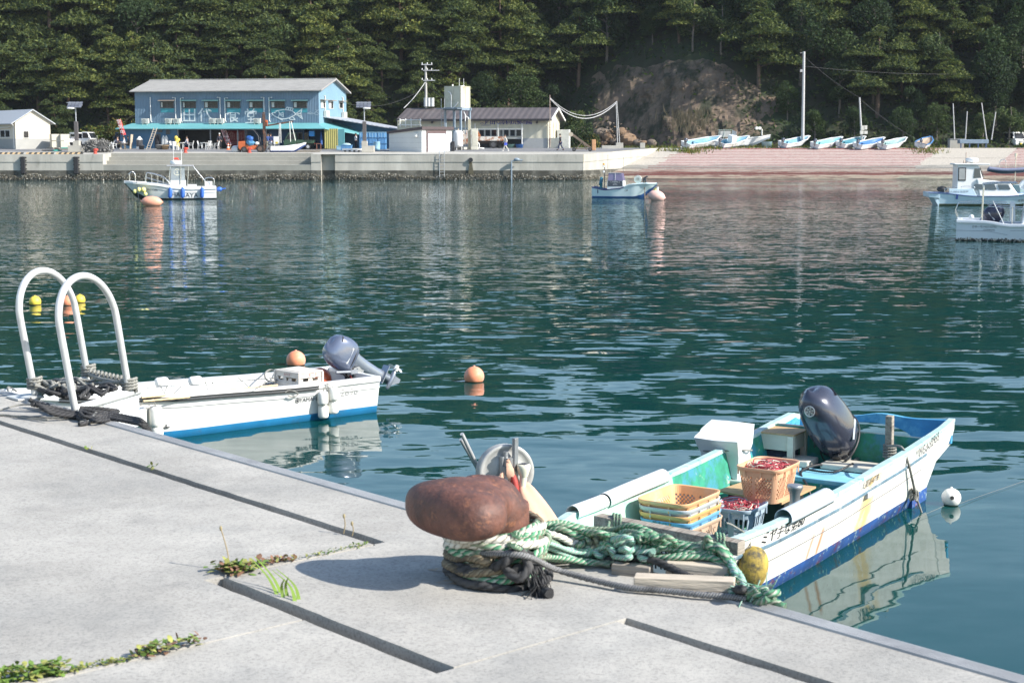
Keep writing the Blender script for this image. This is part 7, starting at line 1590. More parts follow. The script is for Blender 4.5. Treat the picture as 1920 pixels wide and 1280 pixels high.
g=ground(127,277); t=kei_truck('white_truck','white small truck seen from behind beside the left lamp post','truck',g+V((.3,.6,0)),R(55),(.76,.76,.75))
mb=MB(); mb.text('SMART CARRY',.16,(.262,0,1.06),(0,-1,0),(0,0,1)); mb.build('tailgate_lettering',M('print_red2',(.45,.03,.05),.6),t,local=True)
g=ground(161,276); kei_truck('white_truck','white small truck half hidden to the right of the left lamp post','truck',g+V((-.6,1.2,0)),R(-20),(.76,.76,.75))
g=ground(576,282); kei_truck('green_truck','dark green small truck parked under the porch of the blue building','truck',ground(562,280)+V((0,0,0)),R(181),(.03,.075,.045))
g=ground(1898,277.5); kei_truck('white_van','white small van facing the camera at the right edge above the slipway','van',V((g.x+.4,g.y+1.4,2.98)),R(-72),(.78,.78,.76),van=True)
mb=MB(); p=ground(228,277)+V((-.2,2.2,0)); t=kei_truck('blue_car','dark blue van behind the people seated at the left tables','car',p,R(-95),(.03,.05,.09),van=True)
# flatbed truck, rusty, cab hidden by the tanks
g=ground(925,277); t=thing('flatbed_truck','rusty flatbed truck standing in front of the cream hall','truck',V((g.x,174.5,2.95)))
fx=lambda px:PX(px,174.5)-g.x
rw_=M('rusty_white',(.60,.57,.52),.7,var=.1,sc=3,col2=(.30,.11,.04),lo=.47,hi=.55)
mb=MB(); x0,x1=fx(896),fx(946); mb.box(((x0+x1)/2,0,1.05),(x1-x0,1.7,.45)); mb.build('load_bed',rw_,t,local=True,bevel=.02)
mb=MB(); mb.box(((x0+x1)/2,0,.72),(x1-x0+.2,1.5,.18)); mb.bar((x0,-.5,.55),(x1,-.5,.55),.2,.12); mb.build('chassis',M('chassis_rust',(.05,.035,.03),.9),t,local=True)
mb=MB(); mb.prism([(x0-.1,-.8,.9),(x0-.1,-.8,2.1),(x0+.25,-.8,1.5),(x0+.35,-.8,.9)],(0,1.6,0)); mb.build('headboard',M('rust_orange',(.36,.12,.04),.8,var=.3),t,local=True)
for px in (925,): 
    for y in (-.75,.75): wheel(t,V((fx(px),y,.42)),.42,V((0,1,0)),.22,dkgrey)
wheel(t,V((fx(936),.3,.42)),.42,V((0,1,0)),.22,dkgrey)
mb=MB(); mb.box((x0-.9,0,1.2),(1.5,1.6,1.5)); mb.build('cab',rw_,t,local=True,bevel=.08)
# forklift
gf=ground(476,285.5); t=thing('forklift','orange forklift with a tall dark mast lifting a boat by slings','forklift',gf)
FX=lambda px:PX(px,gf.y)-gf.x
FZ=lambda py:atY(476,py,gf.y).z-gf.z
orange=M('forklift_orange',(.50,.12,.035),.6,var=.15,sc=3); rustd=M('mast_rust',(.06,.04,.032),.8,var=.4,sc=4,col2=(.16,.06,.03),lo=.5,hi=.62)
mb=MB(); mb.prism([(FX(449),-.6,FZ(277)),(FX(449),-.6,FZ(265.5)),(FX(462),-.6,FZ(264.5)),(FX(463),-.6,FZ(272)),(FX(482),-.6,FZ(272)),(FX(482),-.6,FZ(281)),(FX(452),-.6,FZ(281))],(0,1.2,0)); mb.build('body',orange,t,local=True,bevel=.04)
mb=MB(); mb.box((FX(453),0,FZ(279)),(.6,1.0,.4)); mb.build('counterweight',blk,t,local=True,bevel=.05)
for y in (-.62,.62):
    wheel(t,V((FX(460),y*.9,.28)),.29,V((0,1,0)),.22,dkgrey); wheel(t,V((FX(490),y*.95,.36)),.37,V((0,1,0)),.26,M('hub_brown',(.12,.08,.06),.7))
for y in (-.42,.42): mb=MB(); mb.bar((FX(497.5),y,.15),(FX(496),y,FZ(214)),.22,.14); mb.build('mast_rail',rustd,t,local=True)
mb=MB(); 
for z in (1.0,2.0,3.0,3.9): mb.box((FX(496.5),0,z),(.14,.9,.14))
mb.box((FX(500),0,FZ(233)),(.3,.7,.35)); mb.cyl((FX(495.5),0,.5),(FX(495.5),0,3.6),.07); mb.build('mast_crosshead',rustd,t,local=True)
mb=MB(); mb.bar((FX(500),0,FZ(236)),(FX(550),.1,FZ(228)),.14,.16); mb.build('jib_boom',rustd,t,local=True)
mb=MB(); mb.box((FX(501),0,FZ(231)),(.22,.3,.6)); mb.build('hook_block',orange,t,local=True,bevel=.03)
mb=MB()
for y in (-.5,.5):
    mb.tube([(FX(462),y,FZ(265)),(FX(462),y,FZ(244)),(FX(478),y,FZ(244)),(FX(486),y,FZ(254)),(FX(489),y,FZ(272))],.04,n=6)
mb.build('overhead_guard',dkgrey,t,local=True)
mb=MB(); mb.box((FX(473),0,FZ(268)),(.4,.5,.12)); mb.box((FX(470),0,FZ(263)),(.12,.5,.5)); mb.build('driver_seat',blk,t,local=True,bevel=.03)
tb=M('tarp_blue',(.025,.11,.36),.6,var=.25,sc=3)
mb=MB(); mb.ell(gf+V((FX(471),-.45,FZ(260))),(.36,.3,.3)); mb.v=[v+V((NZ.noise(v*4)*.16,0,NZ.noise(v*3+V((9,0,0)))*.16)) for v in mb.v]; o=mb.build('blue_tarp',tb); tag(o,'bunched dark blue tarp on top of the forklift','tarp',group='blue tarps on the forklift')
mb=MB(); mb.ell(gf+V((FX(472),-.55,FZ(267.5))),(.46,.25,.3)); mb.v=[v+V((NZ.noise(v*4)*.2,0,NZ.noise(v*3+V((9,0,0)))*.22)) for v in mb.v]; o=mb.build('blue_tarp',M('tarp_lightblue',(.07,.24,.42),.6,var=.2,sc=3)); tag(o,'lighter blue tarp hanging down the side of the forklift','tarp',group='blue tarps on the forklift')
mb=MB(); mb.ell(gf+V((FX(484),-.5,FZ(269))),(.22,.2,.16)); o=mb.build('white_bag',whitep); tag(o,'white bag by the forklift front wheel','bag')
mb=MB(); mb.ell(gf+V((FX(444),0,.3)),(.5,.4,.38),pw=.8); o=mb.build('white_bag',M('bag_grey',(.5,.53,.56),.7)); tag(o,'grey-white sack behind the forklift','bag')
# ---------------- beached and lifted boats
def skiff(label,px0,px1,py,z,heading,inner,L=4.5,bm=.75,outb=True,console=False,group='small boats on the slipway head',cat='boat',name='beached_boat',trim=None,bottom=None,Y=None,base=None,hmul=1.):
    Y=Y or ground(min(px0,1085),py).y
    c=(PX(px0,Y)+PX(px1,Y))/2; f=V((math.cos(heading),math.sin(heading),0)); P=V((c,Y+.6,z))-f*L/2
    t=thing(name,label,cat,P,group,rz=heading)
    if name=='beached_boat' and L<6: ys=176-(py-278)*.38; xc=PX((px0+px1)/2,ys+1.5); t.rotation_euler=(R(15),-R(5),heading); t.location=V((xc,ys+1.5,0))-f*L/2+V((0,0,ramp_z(min(176,ys))+.03)); t.location.y=ys
    h=Hull(L,hs=[(0,bm*.92),(L*.4,bm),(L*.75,bm*.8),(L,.12)],zs=[(0,.62*hmul),(L*.4,.64*hmul),(L*.8,.82*hmul),(L,1.0*hmul)],hc=[(0,bm*.75),(L*.5,bm*.75),(L*.8,bm*.35),(L,.03)],zc=[(0,.12),(L*.6,.12),(L,.8*hmul)],zk=[(0,0),(L*.7,0),(L,.7*hmul)],t=.05,floor=.22,band=.2)
    mb=MB(); h.outer(mb,n=16); mb.build('hull',[gwhite,bottom or M('bottom_pale',(.35,.42,.48),.7)],t,local=True)
    mb=MB(); h.inner(mb,n=16); mb.build('inner_shell',inner,t,local=True)
    mb=MB(); h.gunwale(mb,n=16,out=.03,h=.05,w=.09); mb.build('gunwale',trim or gwhite,t,local=True)
    mb=MB(); mb.box((L*.35,0,.45),(.3,bm*1.6,.05)); mb.build('thwart',inner,t,local=True)
    if outb: outboard(t,(-.02,.0,.6*hmul),28,.8,col=(.10,.11,.14),side=(.3,.31,.34))
    if console:
        mb=MB(); mb.box((L*.42,0,.75),(.7,.7,1.1)); mb.build('console',gwhite,t,local=True,bevel=.04); mb=MB(); mb.box((L*.46,0,1.5),(.04,.65,.5)); mb.build('windscreen',clearm,t,local=True)
    return t
i_lb=M('inner_light_blue',(.20,.38,.48),.5,var=.06); i_bl=M('inner_blue',(.07,.20,.42),.5,var=.06); i_aq=M('inner_aqua',(.22,.44,.47),.5,var=.06); i_dk=M('inner_dark_teal',(.06,.22,.28),.5,var=.06)
skiff('white boat with sky blue inside, leftmost of the row below the tall grey pole',1464,1516,278.3,2.98,R(40),i_lb)
skiff('white boat with dull blue-green inside, second from left in the row on the red slipway',1525,1576,280,2.85,R(38),i_aq)
skiff('white boat with dark teal inside under the pole with meter boxes',1571,1622,279,2.9,R(42),i_dk)
skiff('white boat with bright blue inside to the right of the meter-box pole',1604,1656,281,2.8,R(38),i_bl)
skiff('white boat with grey-green inside, second from right on the red slipway',1648,1700,281,2.8,R(42),M('inner_grey_green',(.25,.37,.37),.5))
skiff('white boat with a blue rim and tan deck, rightmost and end-on',1716,1752,279.5,2.88,R(62),M('inner_tan',(.36,.28,.21),.6),trim=i_bl)
skiff('white boat with its outboard tilted down and aqua trim, leftmost on the plain ramp',1282,1351,279,2.95,R(33),i_lb,L=5.0,bm=.9,bottom=M('bottom_grey',(.5,.52,.54),.6))
skiff('white boat with a console and a blue bottom beside the weed patch',1346,1403,278.3,2.95,R(36),i_lb,L=4.4,bm=.85,console=True,bottom=M('bottom_navy',(.03,.07,.25),.6))
bt=skiff('long pale grey boat with raised bow and net hauler behind the two white boats',1321,1446,274,3.1,R(6),i_aq,L=7.6,bm=1.0,outb=False,Y=180,hmul=1.35,name='beached_boat')
mb=MB(); 
for x in (6.0,6.35): mb.cyl((x,-.2,2.1),(x,.2,2.1),.18)
mb.cyl((6.6,-.1,1.3),(6.6,-.1,2.0),.08); mb.build('net_hauler',M('hauler_white',(.7,.68,.62),.4),bt,local=True)
mb=MB(); 
for x,h_ in ((1.4,1.9),(2.0,1.95),(2.9,1.9),(3.1,1.2)): mb.cyl((x,-.5,.8),(x+.2,-.4,h_),.03)
mb.bar((1.4,-.45,1.9),(3.0,-.45,1.9),.05,.05); mb.build('wheelhouse_frame',M('frame_greenish',(.3,.36,.33),.6),bt,local=True)
mb=MB(); mb.box((2.3,0,1.45),(1.2,.8,.7)); mb.build('windscreen',M('pane_grey',(.35,.36,.36),.2),bt,local=True)
lb=skiff('pale green boat hanging in slings under the forklift jib',512,566,284,2.62,R(14),i_aq,L=3.6,bm=.72,name='lifted_boat',group='boats ashore',bottom=M('bottom_navy',(.03,.07,.25),.6),Y=gf.y-.4)
mb=MB(); LY=gf.y
for (px0,py0,px1,py1) in ((524,231,523,268),(526,231,527,268),(543,228,545,266),(546,228,554,264)): mb.bar(atY(px0,py0,LY),atY(px1,py1,LY-.5),.07,.03)
o=mb.build('lifting_sling',M('sling_grey',(.5,.5,.47),.8)); tag(o,'pale webbing slings from the forklift jib down to the lifted boat','sling')
g=ground(1085,279); Y=176.5; p=V((PX(1437,Y),Y,2.95)); t=thing('tub','pale blue tub beside the bow of the long grey boat','tub',p); mb=MB(); mb.lathe([(0,.02),(.45,.02),(.5,.0),(.58,.7),(.62,.72),(.56,.72),(.46,.06),(0,.06)],(0,0,0),n=24); mb.build('tub_body',M('tub_blue',(.36,.55,.62),.5),t,local=True)
# ---------------- people (skinned figures)
skinm=M('skin',(.50,.30,.21),.6,var=.05)
def skinmesh(name,chain,mat,par):
    me=bpy.data.meshes.new(name); vs=[];es=[];rs=[]
    idx={}
    for path in chain:
        prev=None
        for key,p,r in path:
            if key not in idx: idx[key]=len(vs); vs.append(tuple(p)); rs.append(r)
            if prev is not None and (prev,idx[key]) not in es: es.append((prev,idx[key]))
            prev=idx[key]
    me.from_pydata(vs,es,[]); o=bpy.data.objects.new(name,me); COL.objects.link(o); o.parent=par
    m=o.modifiers.new('k','SKIN'); d=me.skin_vertices[0].data if me.skin_vertices else None
    if d is None: me.skin_vertices.new(); 
    d=me.skin_vertices[0].data
    for i,r in enumerate(rs): d[i].radius=(r,r) if not isinstance(r,tuple) else r
    d[0].use_root=True
    s=o.modifiers.new('s','SUBSURF'); s.levels=1; s.render_levels=1; me.materials.append(mat)
    for q_ in o.data.polygons: q_.use_smooth=True
    return o
def person(label,loc,rz,top,bottom,hair=(.02,.015,.012),pose='stand',h=1.65,group=None,cap=None):
    "+x is the way the figure faces"
    t=thing('person',label,'person',loc,group,rz=rz); k=h/1.65; S=lambda *p:V(p)*k
    if pose=='sit': hip=S(0,0,.50); ch=S(.04,0,.95); kn=lambda s:S(.42,s*.1,.50); an=lambda s:S(.40,s*.1,.08); to=lambda s:S(.55,s*.1,.04); el=lambda s:S(.14,s*.26,.72); wr=lambda s:S(.38,s*.16,.74)
    elif pose=='walk': hip=S(0,0,.86); ch=S(.03,0,1.28); kn=lambda s:S(.16 if s>0 else -.04,s*.09,.47); an=lambda s:S(.24 if s>0 else -.32,s*.08,.09); to=lambda s:S(.40 if s>0 else -.2,s*.08,.03); el=lambda s:S(-.12 if s>0 else .08,s*.23,1.06); wr=lambda s:S(-.06 if s>0 else .24,s*.22,.86)
    else: hip=S(0,0,.86); ch=S(0,0,1.28); kn=lambda s:S(.03,s*.1,.47); an=lambda s:S(0,s*.11,.09); to=lambda s:S(.17,s*.12,.03); el=lambda s:S(0,s*.25,1.06); wr=lambda s:S(.12,s*.22,.86)
    nk=ch+S(.02,0,.17); hd=ch+S(.045,0,.29); tp=ch+S(.03,0,.40)
    ha=lambda s:wr(s)+ (wr(s)-el(s))*.38
    skinmesh('body',[[('hip',hip,.1*k),('ch',ch,.11*k),('nk',nk,.05*k),('hd',hd,.088*k),('tp',tp,.07*k)]]+[[('ch',ch,.1*k),('sh%d'%s,ch+S(0,s*.17,.06),.05*k),('el%d'%s,el(s),.036*k),('wr%d'%s,wr(s),.027*k),('ha%d'%s,ha(s),.028*k)] for s in (1,-1)]+[[('hip',hip,.1*k),('hj%d'%s,hip+S(0,s*.09,-.03),.075*k),('kn%d'%s,kn(s),.05*k),('an%d'%s,an(s),.038*k),('to%d'%s,to(s),.035*k)] for s in (1,-1)],skinm,t)
    skinmesh('shirt',[[('hip',hip+S(0,0,-.02),(.155*k,.125*k)),('w',hip.lerp(ch,.5),(.14*k,.115*k)),('ch',ch,(.16*k,.125*k)),('nk',nk+S(-.01,0,-.05),.065*k)]]+[[('ch',ch,.13*k),('sh%d'%s,ch+S(0,s*.175,.055),.075*k),('el%d'%s,el(s),.058*k),('cf%d'%s,el(s).lerp(wr(s),.85),.046*k)] for s in (1,-1)],M('cloth_%d_%d_%d'%tuple(int(c*99) for c in top),top,.85,var=.06),t)
    skinmesh('trousers',[[('hip',hip,(.135*k,.12*k)),('hj%d'%s,hip+S(0,s*.09,-.05),.1*k),('kn%d'%s,kn(s),.075*k),('an%d'%s,an(s)+S(0,0,.03),.06*k)] for s in (1,-1)],M('cloth_%d_%d_%d'%tuple(int(c*99) for c in bottom),bottom,.85,var=.06),t)
    hm=M('hair_%d'%(cap[0]*99 if cap else 1),cap or hair,.8); mb=MB(); mb.ell(hd+S(-.02,0,.055),(.105*k,.095*k,.1*k),n=14,m=10); mb.build('cap' if cap else 'hair',hm,t,local=True)
    mb=MB()
    mb.ell(hd+S(.09,0,.0),(.02*k,.012*k,.018*k),n=8,m=6)
    for s in (1,-1): mb.ell(hd+S(.0,s*.088,.0),(.02*k,.012*k,.03*k),n=8,m=6)
    mb.build('nose_and_ears',skinm,t,local=True)
    for s in (1,-1):
        mb=MB(); mb.ell(an(s).lerp(to(s),.5)+S(.0,0,-.01),(.13*k,.05*k,.05*k),n=10,m=8); mb.build('shoe',M('shoe_white' if top[0]>.4 else 'shoe_dark',(.6,.6,.58) if top[0]>.4 else (.03,.03,.03),.7),t,local=True)
    return t
wp_=ground(948,283.5); w_=person('person in pale grey clothes walking left with a small blue bag',wp_,PI+.15,(.56,.54,.49),(.58,.55,.50),pose='walk')
mb=MB(); mb.box(wp_+V((.02,-.32,.72)),(.3,.12,.26)); mb.tube([wp_+V((-.08,-.32,.85)),wp_+V((.0,-.3,.98)),wp_+V((.1,-.32,.85))],.012,n=5); o=mb.build('blue_bag',M('bag_blue',(.06,.10,.55),.6),bevel=.02); tag(o,'small blue bag carried by the person in pale grey','bag')
person('person in dark jacket and navy trousers standing right of the cream hall',ground(1051,282),PI*.9,(.02,.02,.025),(.025,.035,.09),pose='walk')
person('person in a white shirt seated at the outdoor tables on the left',ground(234,279.7),R(200),(.66,.67,.70),(.05,.05,.06),pose='sit',group='people seated at the left tables')
person('person in dark clothes seated left of the white-shirted person',ground(220,279.6),R(-20),(.05,.05,.07),(.04,.04,.05),pose='sit',group='people seated at the left tables')
person('person in a grey vest seated right of the white-shirted person',ground(242,279.4),R(190),(.10,.10,.10),(.08,.07,.06),pose='sit',group='people seated at the left tables')
person('person seated at the white table near the centre of the porch',ground(352,279.6),R(170),(.3,.3,.34),(.05,.07,.12),pose='sit')
person('person in dark clothes standing beside the patterned banner',ground(412,279.8),R(-80),(.03,.03,.045),(.03,.03,.035),cap=(.6,.6,.58))
person('person in blue work clothes left of two standing under the porch',ground(503,281),R(-90),(.05,.10,.28),(.28,.27,.2),group='workers under the porch')
person('person in dark blue work clothes right of two under the porch',ground(508,281),R(-100),(.03,.05,.14),(.2,.2,.16),group='workers under the porch')
person('person in a white top beside the blue tubs at the annexe',ground(667,280),R(30),(.62,.62,.62),(.04,.04,.05))
# ---------------- chairs and tables
plw=M('plastic_white',(.78,.78,.76),.45,var=.03)
def chair0():
    t=thing('garden_chair','','chair',(0,0,0),'white plastic garden chairs')
    mb=MB(); mb.box((0,0,.43),(.44,.44,.03)); mb.build('seat',plw,t,local=True,bevel=.01)
    mb=MB(); 
    for y in (-.18,-.09,0,.09,.18): mb.bar((-.21,y,.45),(-.30,y*.9,.84),.035,.02)
    mb.bar((-.30,-.2,.85),(-.30,.2,.85),.05,.06); mb.build('backrest',plw,t,local=True)
    for y in (-.23,.23):
        mb=MB(); mb.bar((-.22,y,.64),(.18,y,.64),.05,.025); mb.bar((.17,y,.43),(.18,y,.64),.035,.03); mb.build('armrest',plw,t,local=True)
        for x in (-.2,.19): mb=MB(); mb.bar((x*1.15,y*1.02,0),(x,y*.92,.43),.05,.035); mb.build('leg',plw,t,local=True)
    return t
def table0(col,r=.42,name='garden_table'):
    t=thing(name,'','table',(0,0,0),'tables outside the blue building'); mb=MB(); mb.cyl((0,0,.68),(0,0,.72),r,n=24); mb.build('table_top',col,t,local=True)
    for a in range(4): mb=MB(); mb.bar((.34*math.cos(a*PI/2+.7),.34*math.sin(a*PI/2+.7),0),(.25*math.cos(a*PI/2+.7),.25*math.sin(a*PI/2+.7),.69),.05,.04); mb.build('leg',col,t,local=True)
    return t
CH=chair0(); first=True
for px,py,rz,l in ((215,281,20,'white garden chair with its back to the net pile, at the left tables'),(209,280.5,200,'white garden chair pushed in at the leftmost white table'),(324,280.5,-20,'white garden chair facing right beside the yellow buoys'),(329,281.3,-60,'white garden chair in front, second of the pair by the yellow buoys'),(358,280,185,'white garden chair left-facing near the porch opening'),(376,280.3,-5,'white garden chair at the left of the porch table'),(390,280.6,170,'white garden chair in front of the porch table'),(394,280.2,100,'white garden chair close behind the porch table on its right'),(406,280.3,175,'white garden chair beside the patterned banner')):
    p=ground(px,py)
    if first: CH.location=p; CH.rotation_euler=(0,0,R(rz)); CH['label']=l; first=False
    else: dup(CH,p,R(rz),l)
T0=table0(plw); T0.location=ground(205,280.3); T0['label']='white round garden table behind the net pile'
dup(T0,ground(340,280.4),0,'white round garden table near the yellow buoys'); dup(T0,ground(383,280.2),.3,'white round garden table at the edge of the porch opening')
T1=table0(M('table_tan',(.34,.29,.22),.7),.5); T1.location=ground(231,281.2); T1['label']='tan table in front of the person in the white shirt'
# ---------------- banners
def banner(px0,py0,px1,py1,lean,col,label,chars,base_py,tc=(.75,.75,.73),edge=None):
    b=ground((px0+px1)/2,base_py); Y=b.y
    t=thing('banner',label,'banner',b,'banners outside the blue building'); w=(px1-px0)/2950*Y
    TL=atY(px0,py0,Y); BR=atY(px1,py1,Y); h=TL.z-BR.z; d=V((lean,0,-h)); ax=V((1,0,0))
    mb=MB(); n=10; rings=[]
    for i in range(n+1):
        o=TL+d*(i/n)+V((0,.05*math.sin(i*.9),0)); rings.append([o,o+ax*w,o+ax*w+V((0,.008,0)),o+V((0,.008,0))])
    mb.loft(rings,closed=True,cap=True); mb.build('cloth',col,t)
    mb=MB()
    for k,ch in enumerate(chars):
        o=TL+d*((k+.5)/len(chars))+ax*w*.5; mb.text(ch,min(w*1.02,h/len(chars)*1.05),o+V((0,-.06,0)),ax,-d.normalized()*1)
        if edge: mb.text(ch,min(w*1.02,h/len(chars)*1.05),o+V((.04,-.065,0)),ax,-d.normalized())
    mb.build('banner_lettering',M('banner_print_%d'%(tc[0]*99),tc,.7),t)
    mb=MB(); mb.cyl(TL+ax*w+V((-.05,.03,.1)),b+V((w*.5+lean,.03,0)),.025,n=6); mb.build('pole',M('pole_tan',(.4,.3,.2),.6),t)
banner(217.5,224,226.5,253,.5,M('banner_red',(.50,.025,.03),.7),'red banner with white lettering at the left of the blue building','営業中',279)
banner(413,241,423,272,.6,M('banner_pink',(.66,.50,.50),.7,col2=(.5,.05,.07),sc=8,lo=.48,hi=.56),'patterned red, white and black banner leaning by the porch','営業中の',279.5,(.04,.03,.03),True)
mb=MB(); p0,p1=B.face(425,245,.4),B.face(459,274,.4); B.box(mb,p0.x,p1.x,.36,.4,p1.z,p0.z); t=mb.build('red_curtain',M('curtain_red',(.17,.015,.02),.8),loc=B(p0.x,.38,p1.z)); tag(t,'dark red shop curtain with pale lettering in the porch','curtain')
mb=MB(); mb.text('漁師',1.0,B((p0.x+p1.x)/2,.35,lerp(p1.z,p0.z,.62)),B.ax,UP); mb.text('GILL',.5,B((p0.x+p1.x)/2,.35,lerp(p1.z,p0.z,.2)),B.ax,UP); mb.build('curtain_lettering',M('print_faded',(.30,.14,.13),.8),t)
# ---------------- small things by the blue building
def single(name,label,cat,mat,fn,group=None,bevel=0,kind=None):
    mb=MB(); fn(mb); o=mb.build(name,mat,bevel=bevel); tag(o,label,cat,group,kind); return o
p0,p1=ground(276,280),B(AX0+7.0,yb,zb)
a=ground(277.5,280.2); b_=atY(291.5,240,a.y+.4)
t=thing('wooden_ladder','wooden ladder leaning on the turquoise lean-to roof','ladder',a)
for s in (-.18,.18): mb=MB(); mb.bar(a+V((s,0,0)),b_+V((s,0,0)),.06,.05); mb.build('stile',wood_pale,t)
for k in range(9): mb=MB(); c=a.lerp(b_,(k+.7)/9.4); mb.bar(c+V((-.18,0,0)),c+V((.18,0,0)),.04,.05); mb.build('rung',wood_pale,t)
def pot(px,py,r,h,label,mat): 
    p=ground(px,py); single('planter',label,'planter',mat,lambda mb:mb.lathe([(0,.02),(r*.75,.02),(r*.8,0),(r,h),(r*1.08,h),(r*1.08,h+.05),(r*.9,h+.05),(r*.85,h*.7),(0,h*.7)],p,n=20),'tubs along the blue wall')
pot(265.5,280.6,.30,.42,'dark grey tub with a cone lid behind it near the blue wall',M('pot_dark',(.10,.10,.11),.7)); pot(299,280.5,.35,.45,'grey tub left of the tan tub by the blue wall',M('pot_grey',(.33,.32,.31),.8)); pot(310,280.6,.38,.42,'tan tub by the blue wall',M('pot_tan',(.55,.38,.22),.8))
p=ground(262,279.6); single('water_heater','dark drum with a white cone lid standing by the blue wall','drum',[dkgrey,whitep],lambda mb:(mb.cyl(p+V((0,0,.25)),p+V((0,0,1.0)),.33,n=20,mi=0),mb.cyl(p+V((0,0,1.0)),p+V((0,0,1.35)),.33,.06,n=20,mi=1),mb.cyl(p,p+V((0,0,.25)),.36,n=20,mi=1)))
p=ground(246,279.6); single('board','tall beige board leaning by the left corner of the blue building','board',[M('board_beige',(.5,.42,.32),.8)],lambda mb:mb.bar(p+V((-.05,0,0)),p+V((.1,.1,1.55)),.07,.8,up=V((0,1,0))))
p=ground(331,279); single('buoy_bunch','yellow floats hung on the blue wall','floats',[M('float_yel2',(.65,.5,.08),.5)],lambda mb:(mb.ell(p+V((0,-.1,1.15)),(.2,.2,.24)),mb.ell(p+V((.22,-.1,.95)),(.2,.2,.2)),mb.ell(p+V((.08,-.2,.75)),(.22,.2,.22)),mb.ell(p+V((.15,-.1,.4)),(.25,.2,.3))))
for k,(px,m_,l) in enumerate(((295,M('coat_black',(.02,.02,.025),.8),'black wader hung on the blue wall beside the ladder'),(307,M('coat_white',(.6,.6,.58),.8),'white apron left of two hung on the blue wall'),(312,M('coat_white',(.6,.6,.58),.8),'white apron right of two hung on the blue wall'))):
    f=B.face(px,262,yb+.4); c=B(f.x,yb+.36,1.0); single('hung_clothes',l,'clothes',m_,lambda mb:mb.loft([[c+V((sx*math.cos(a),.07*math.sin(a),z)) for a in [2*PI*i/12 for i in range(12)]] for z,sx in ((-.55,.26),(-.2,.22),(.1,.2),(.35,.08),(.4,.03))],cap=True),'clothes hung on the blue wall')
def cone(px,py,label):
    p=ground(px,py); t=thing('traffic_cone',label,'traffic cone',p,'orange traffic cones')
    mb=MB(); mb.lathe([(.17,.03),(.13,.2),(.10,.32),(.07,.5),(.035,.7),(0,.7)],p,n=16); mb.build('cone_body',M('cone_orange',(.75,.15,.03),.5),t)
    mb=MB(); mb.lathe([(.137,.2),(.104,.34)],p,n=16); mb.lathe([(.077,.48),(.062,.57)],p,n=16); mb.build('reflective_band',whitep,t)
    mb=MB(); mb.box(p+V((0,0,.015)),(.4,.4,.03)); mb.build('base',M('cone_orange',(.75,.15,.03),.5),t)
cone(428,281,'orange traffic cone beside the patterned banner'); cone(799.5,284,'orange traffic cone left of the pale roller door'); cone(837.5,283.5,'orange traffic cone right of the pale roller door')
for px,py,l in ((144*0+179,290,'red quay bollard by the dark net pile'),(468,291.5,'red quay bollard in front of the forklift'),(348,289.5,'red quay bollard behind the day boat canopy')):
    p=V((PX(px,154.2 if px<200 else 157.2),154.2 if px<200 else 157.2,2.5 if px<200 else gz(157.2))); t=thing('quay_bollard',l,'bollard',p,'red bollards on the far quay'); mb=MB(); mb.cyl(p,p+V((0,0,.32)),.17,.15,n=16); mb.ell(p+V((.06,0,.42)),(.26,.17,.13)); mb.ell(p+V((0,0,.4)),(.17,.17,.15)); mb.build('bollard_body',M('bollard_red',(.50,.06,.035),.5),t)
    mb=MB(); mb.cyl(p+V((0,0,.002)),p+V((0,0,.05)),.22); mb.build('base_flange',M('bollard_red',(.50,.06,.035),.5),t)
# net pile, striped kerbs, wall fenders
p=ground(182,286); rr=random.Random(5)
def netheap(mb):
    for k in range(900):
        a=rr.uniform(0,2*PI); ph=math.asin(rr.random()); c=p+V((1.35*math.cos(a)*math.cos(ph),.8*math.sin(a)*math.cos(ph),1.3*math.sin(ph)**.8*(1+.2*NZ.noise(V((a,ph,0)))))); c.x+=.3*math.sin(k)
        d=V((rr.gauss(0,1),rr.gauss(0,1),rr.gauss(0,1))).normalized()*.13; e=d.orthogonal().normalized()*.05
        mb.add([c-d,c+e,c+d,c-e],[(0,1,2,3)],k%3)
    mb.ell(p+V((0,0,.3)),(1.25,.75,.85),mi=0)
o=single('net_pile','heap of dark grey fishing nets and traps on the quay beside the left lamp post','nets',[M('net_dark',(.05,.05,.05),.9),M('net_grey',(.16,.155,.15),.9),M('net_pale',(.25,.245,.23),.9)],netheap)
ky=M('kerb_tan',(.52,.36,.19),.8); kb=M('kerb_black',(.03,.028,.026),.8)
for k,(a,b) in enumerate(((-6,43),(49,100),(105,155))):
    Y=153.5; x0,x1=PX(a,Y),PX(b,Y); t=thing('kerb','striped tan and black kerb block on the quay edge, %s of three'%('leftmost','middle','rightmost')[k],'kerb',V(((x0+x1)/2,Y,2.5)),'striped kerb blocks')
    mb=MB(); n=10
    for i in range(n): mb.hexa([V((lerp(x0,x1,i/n),Y-.13,2.501)),V((lerp(x0,x1,(i+1)/n),Y-.13,2.501)),V((lerp(x0,x1,(i+1)/n),Y+.13,2.501)),V((lerp(x0,x1,i/n),Y+.13,2.501))],[V((lerp(x0,x1,i/n)+.12,Y-.09,2.68)),V((lerp(x0,x1,(i+1)/n)+.12,Y-.09,2.68)),V((lerp(x0,x1,(i+1)/n)+.12,Y+.09,2.68)),V((lerp(x0,x1,i/n)+.12,Y+.09,2.68))],mi=i%2)
    mb.build('kerb_block',[ky,kb],t)
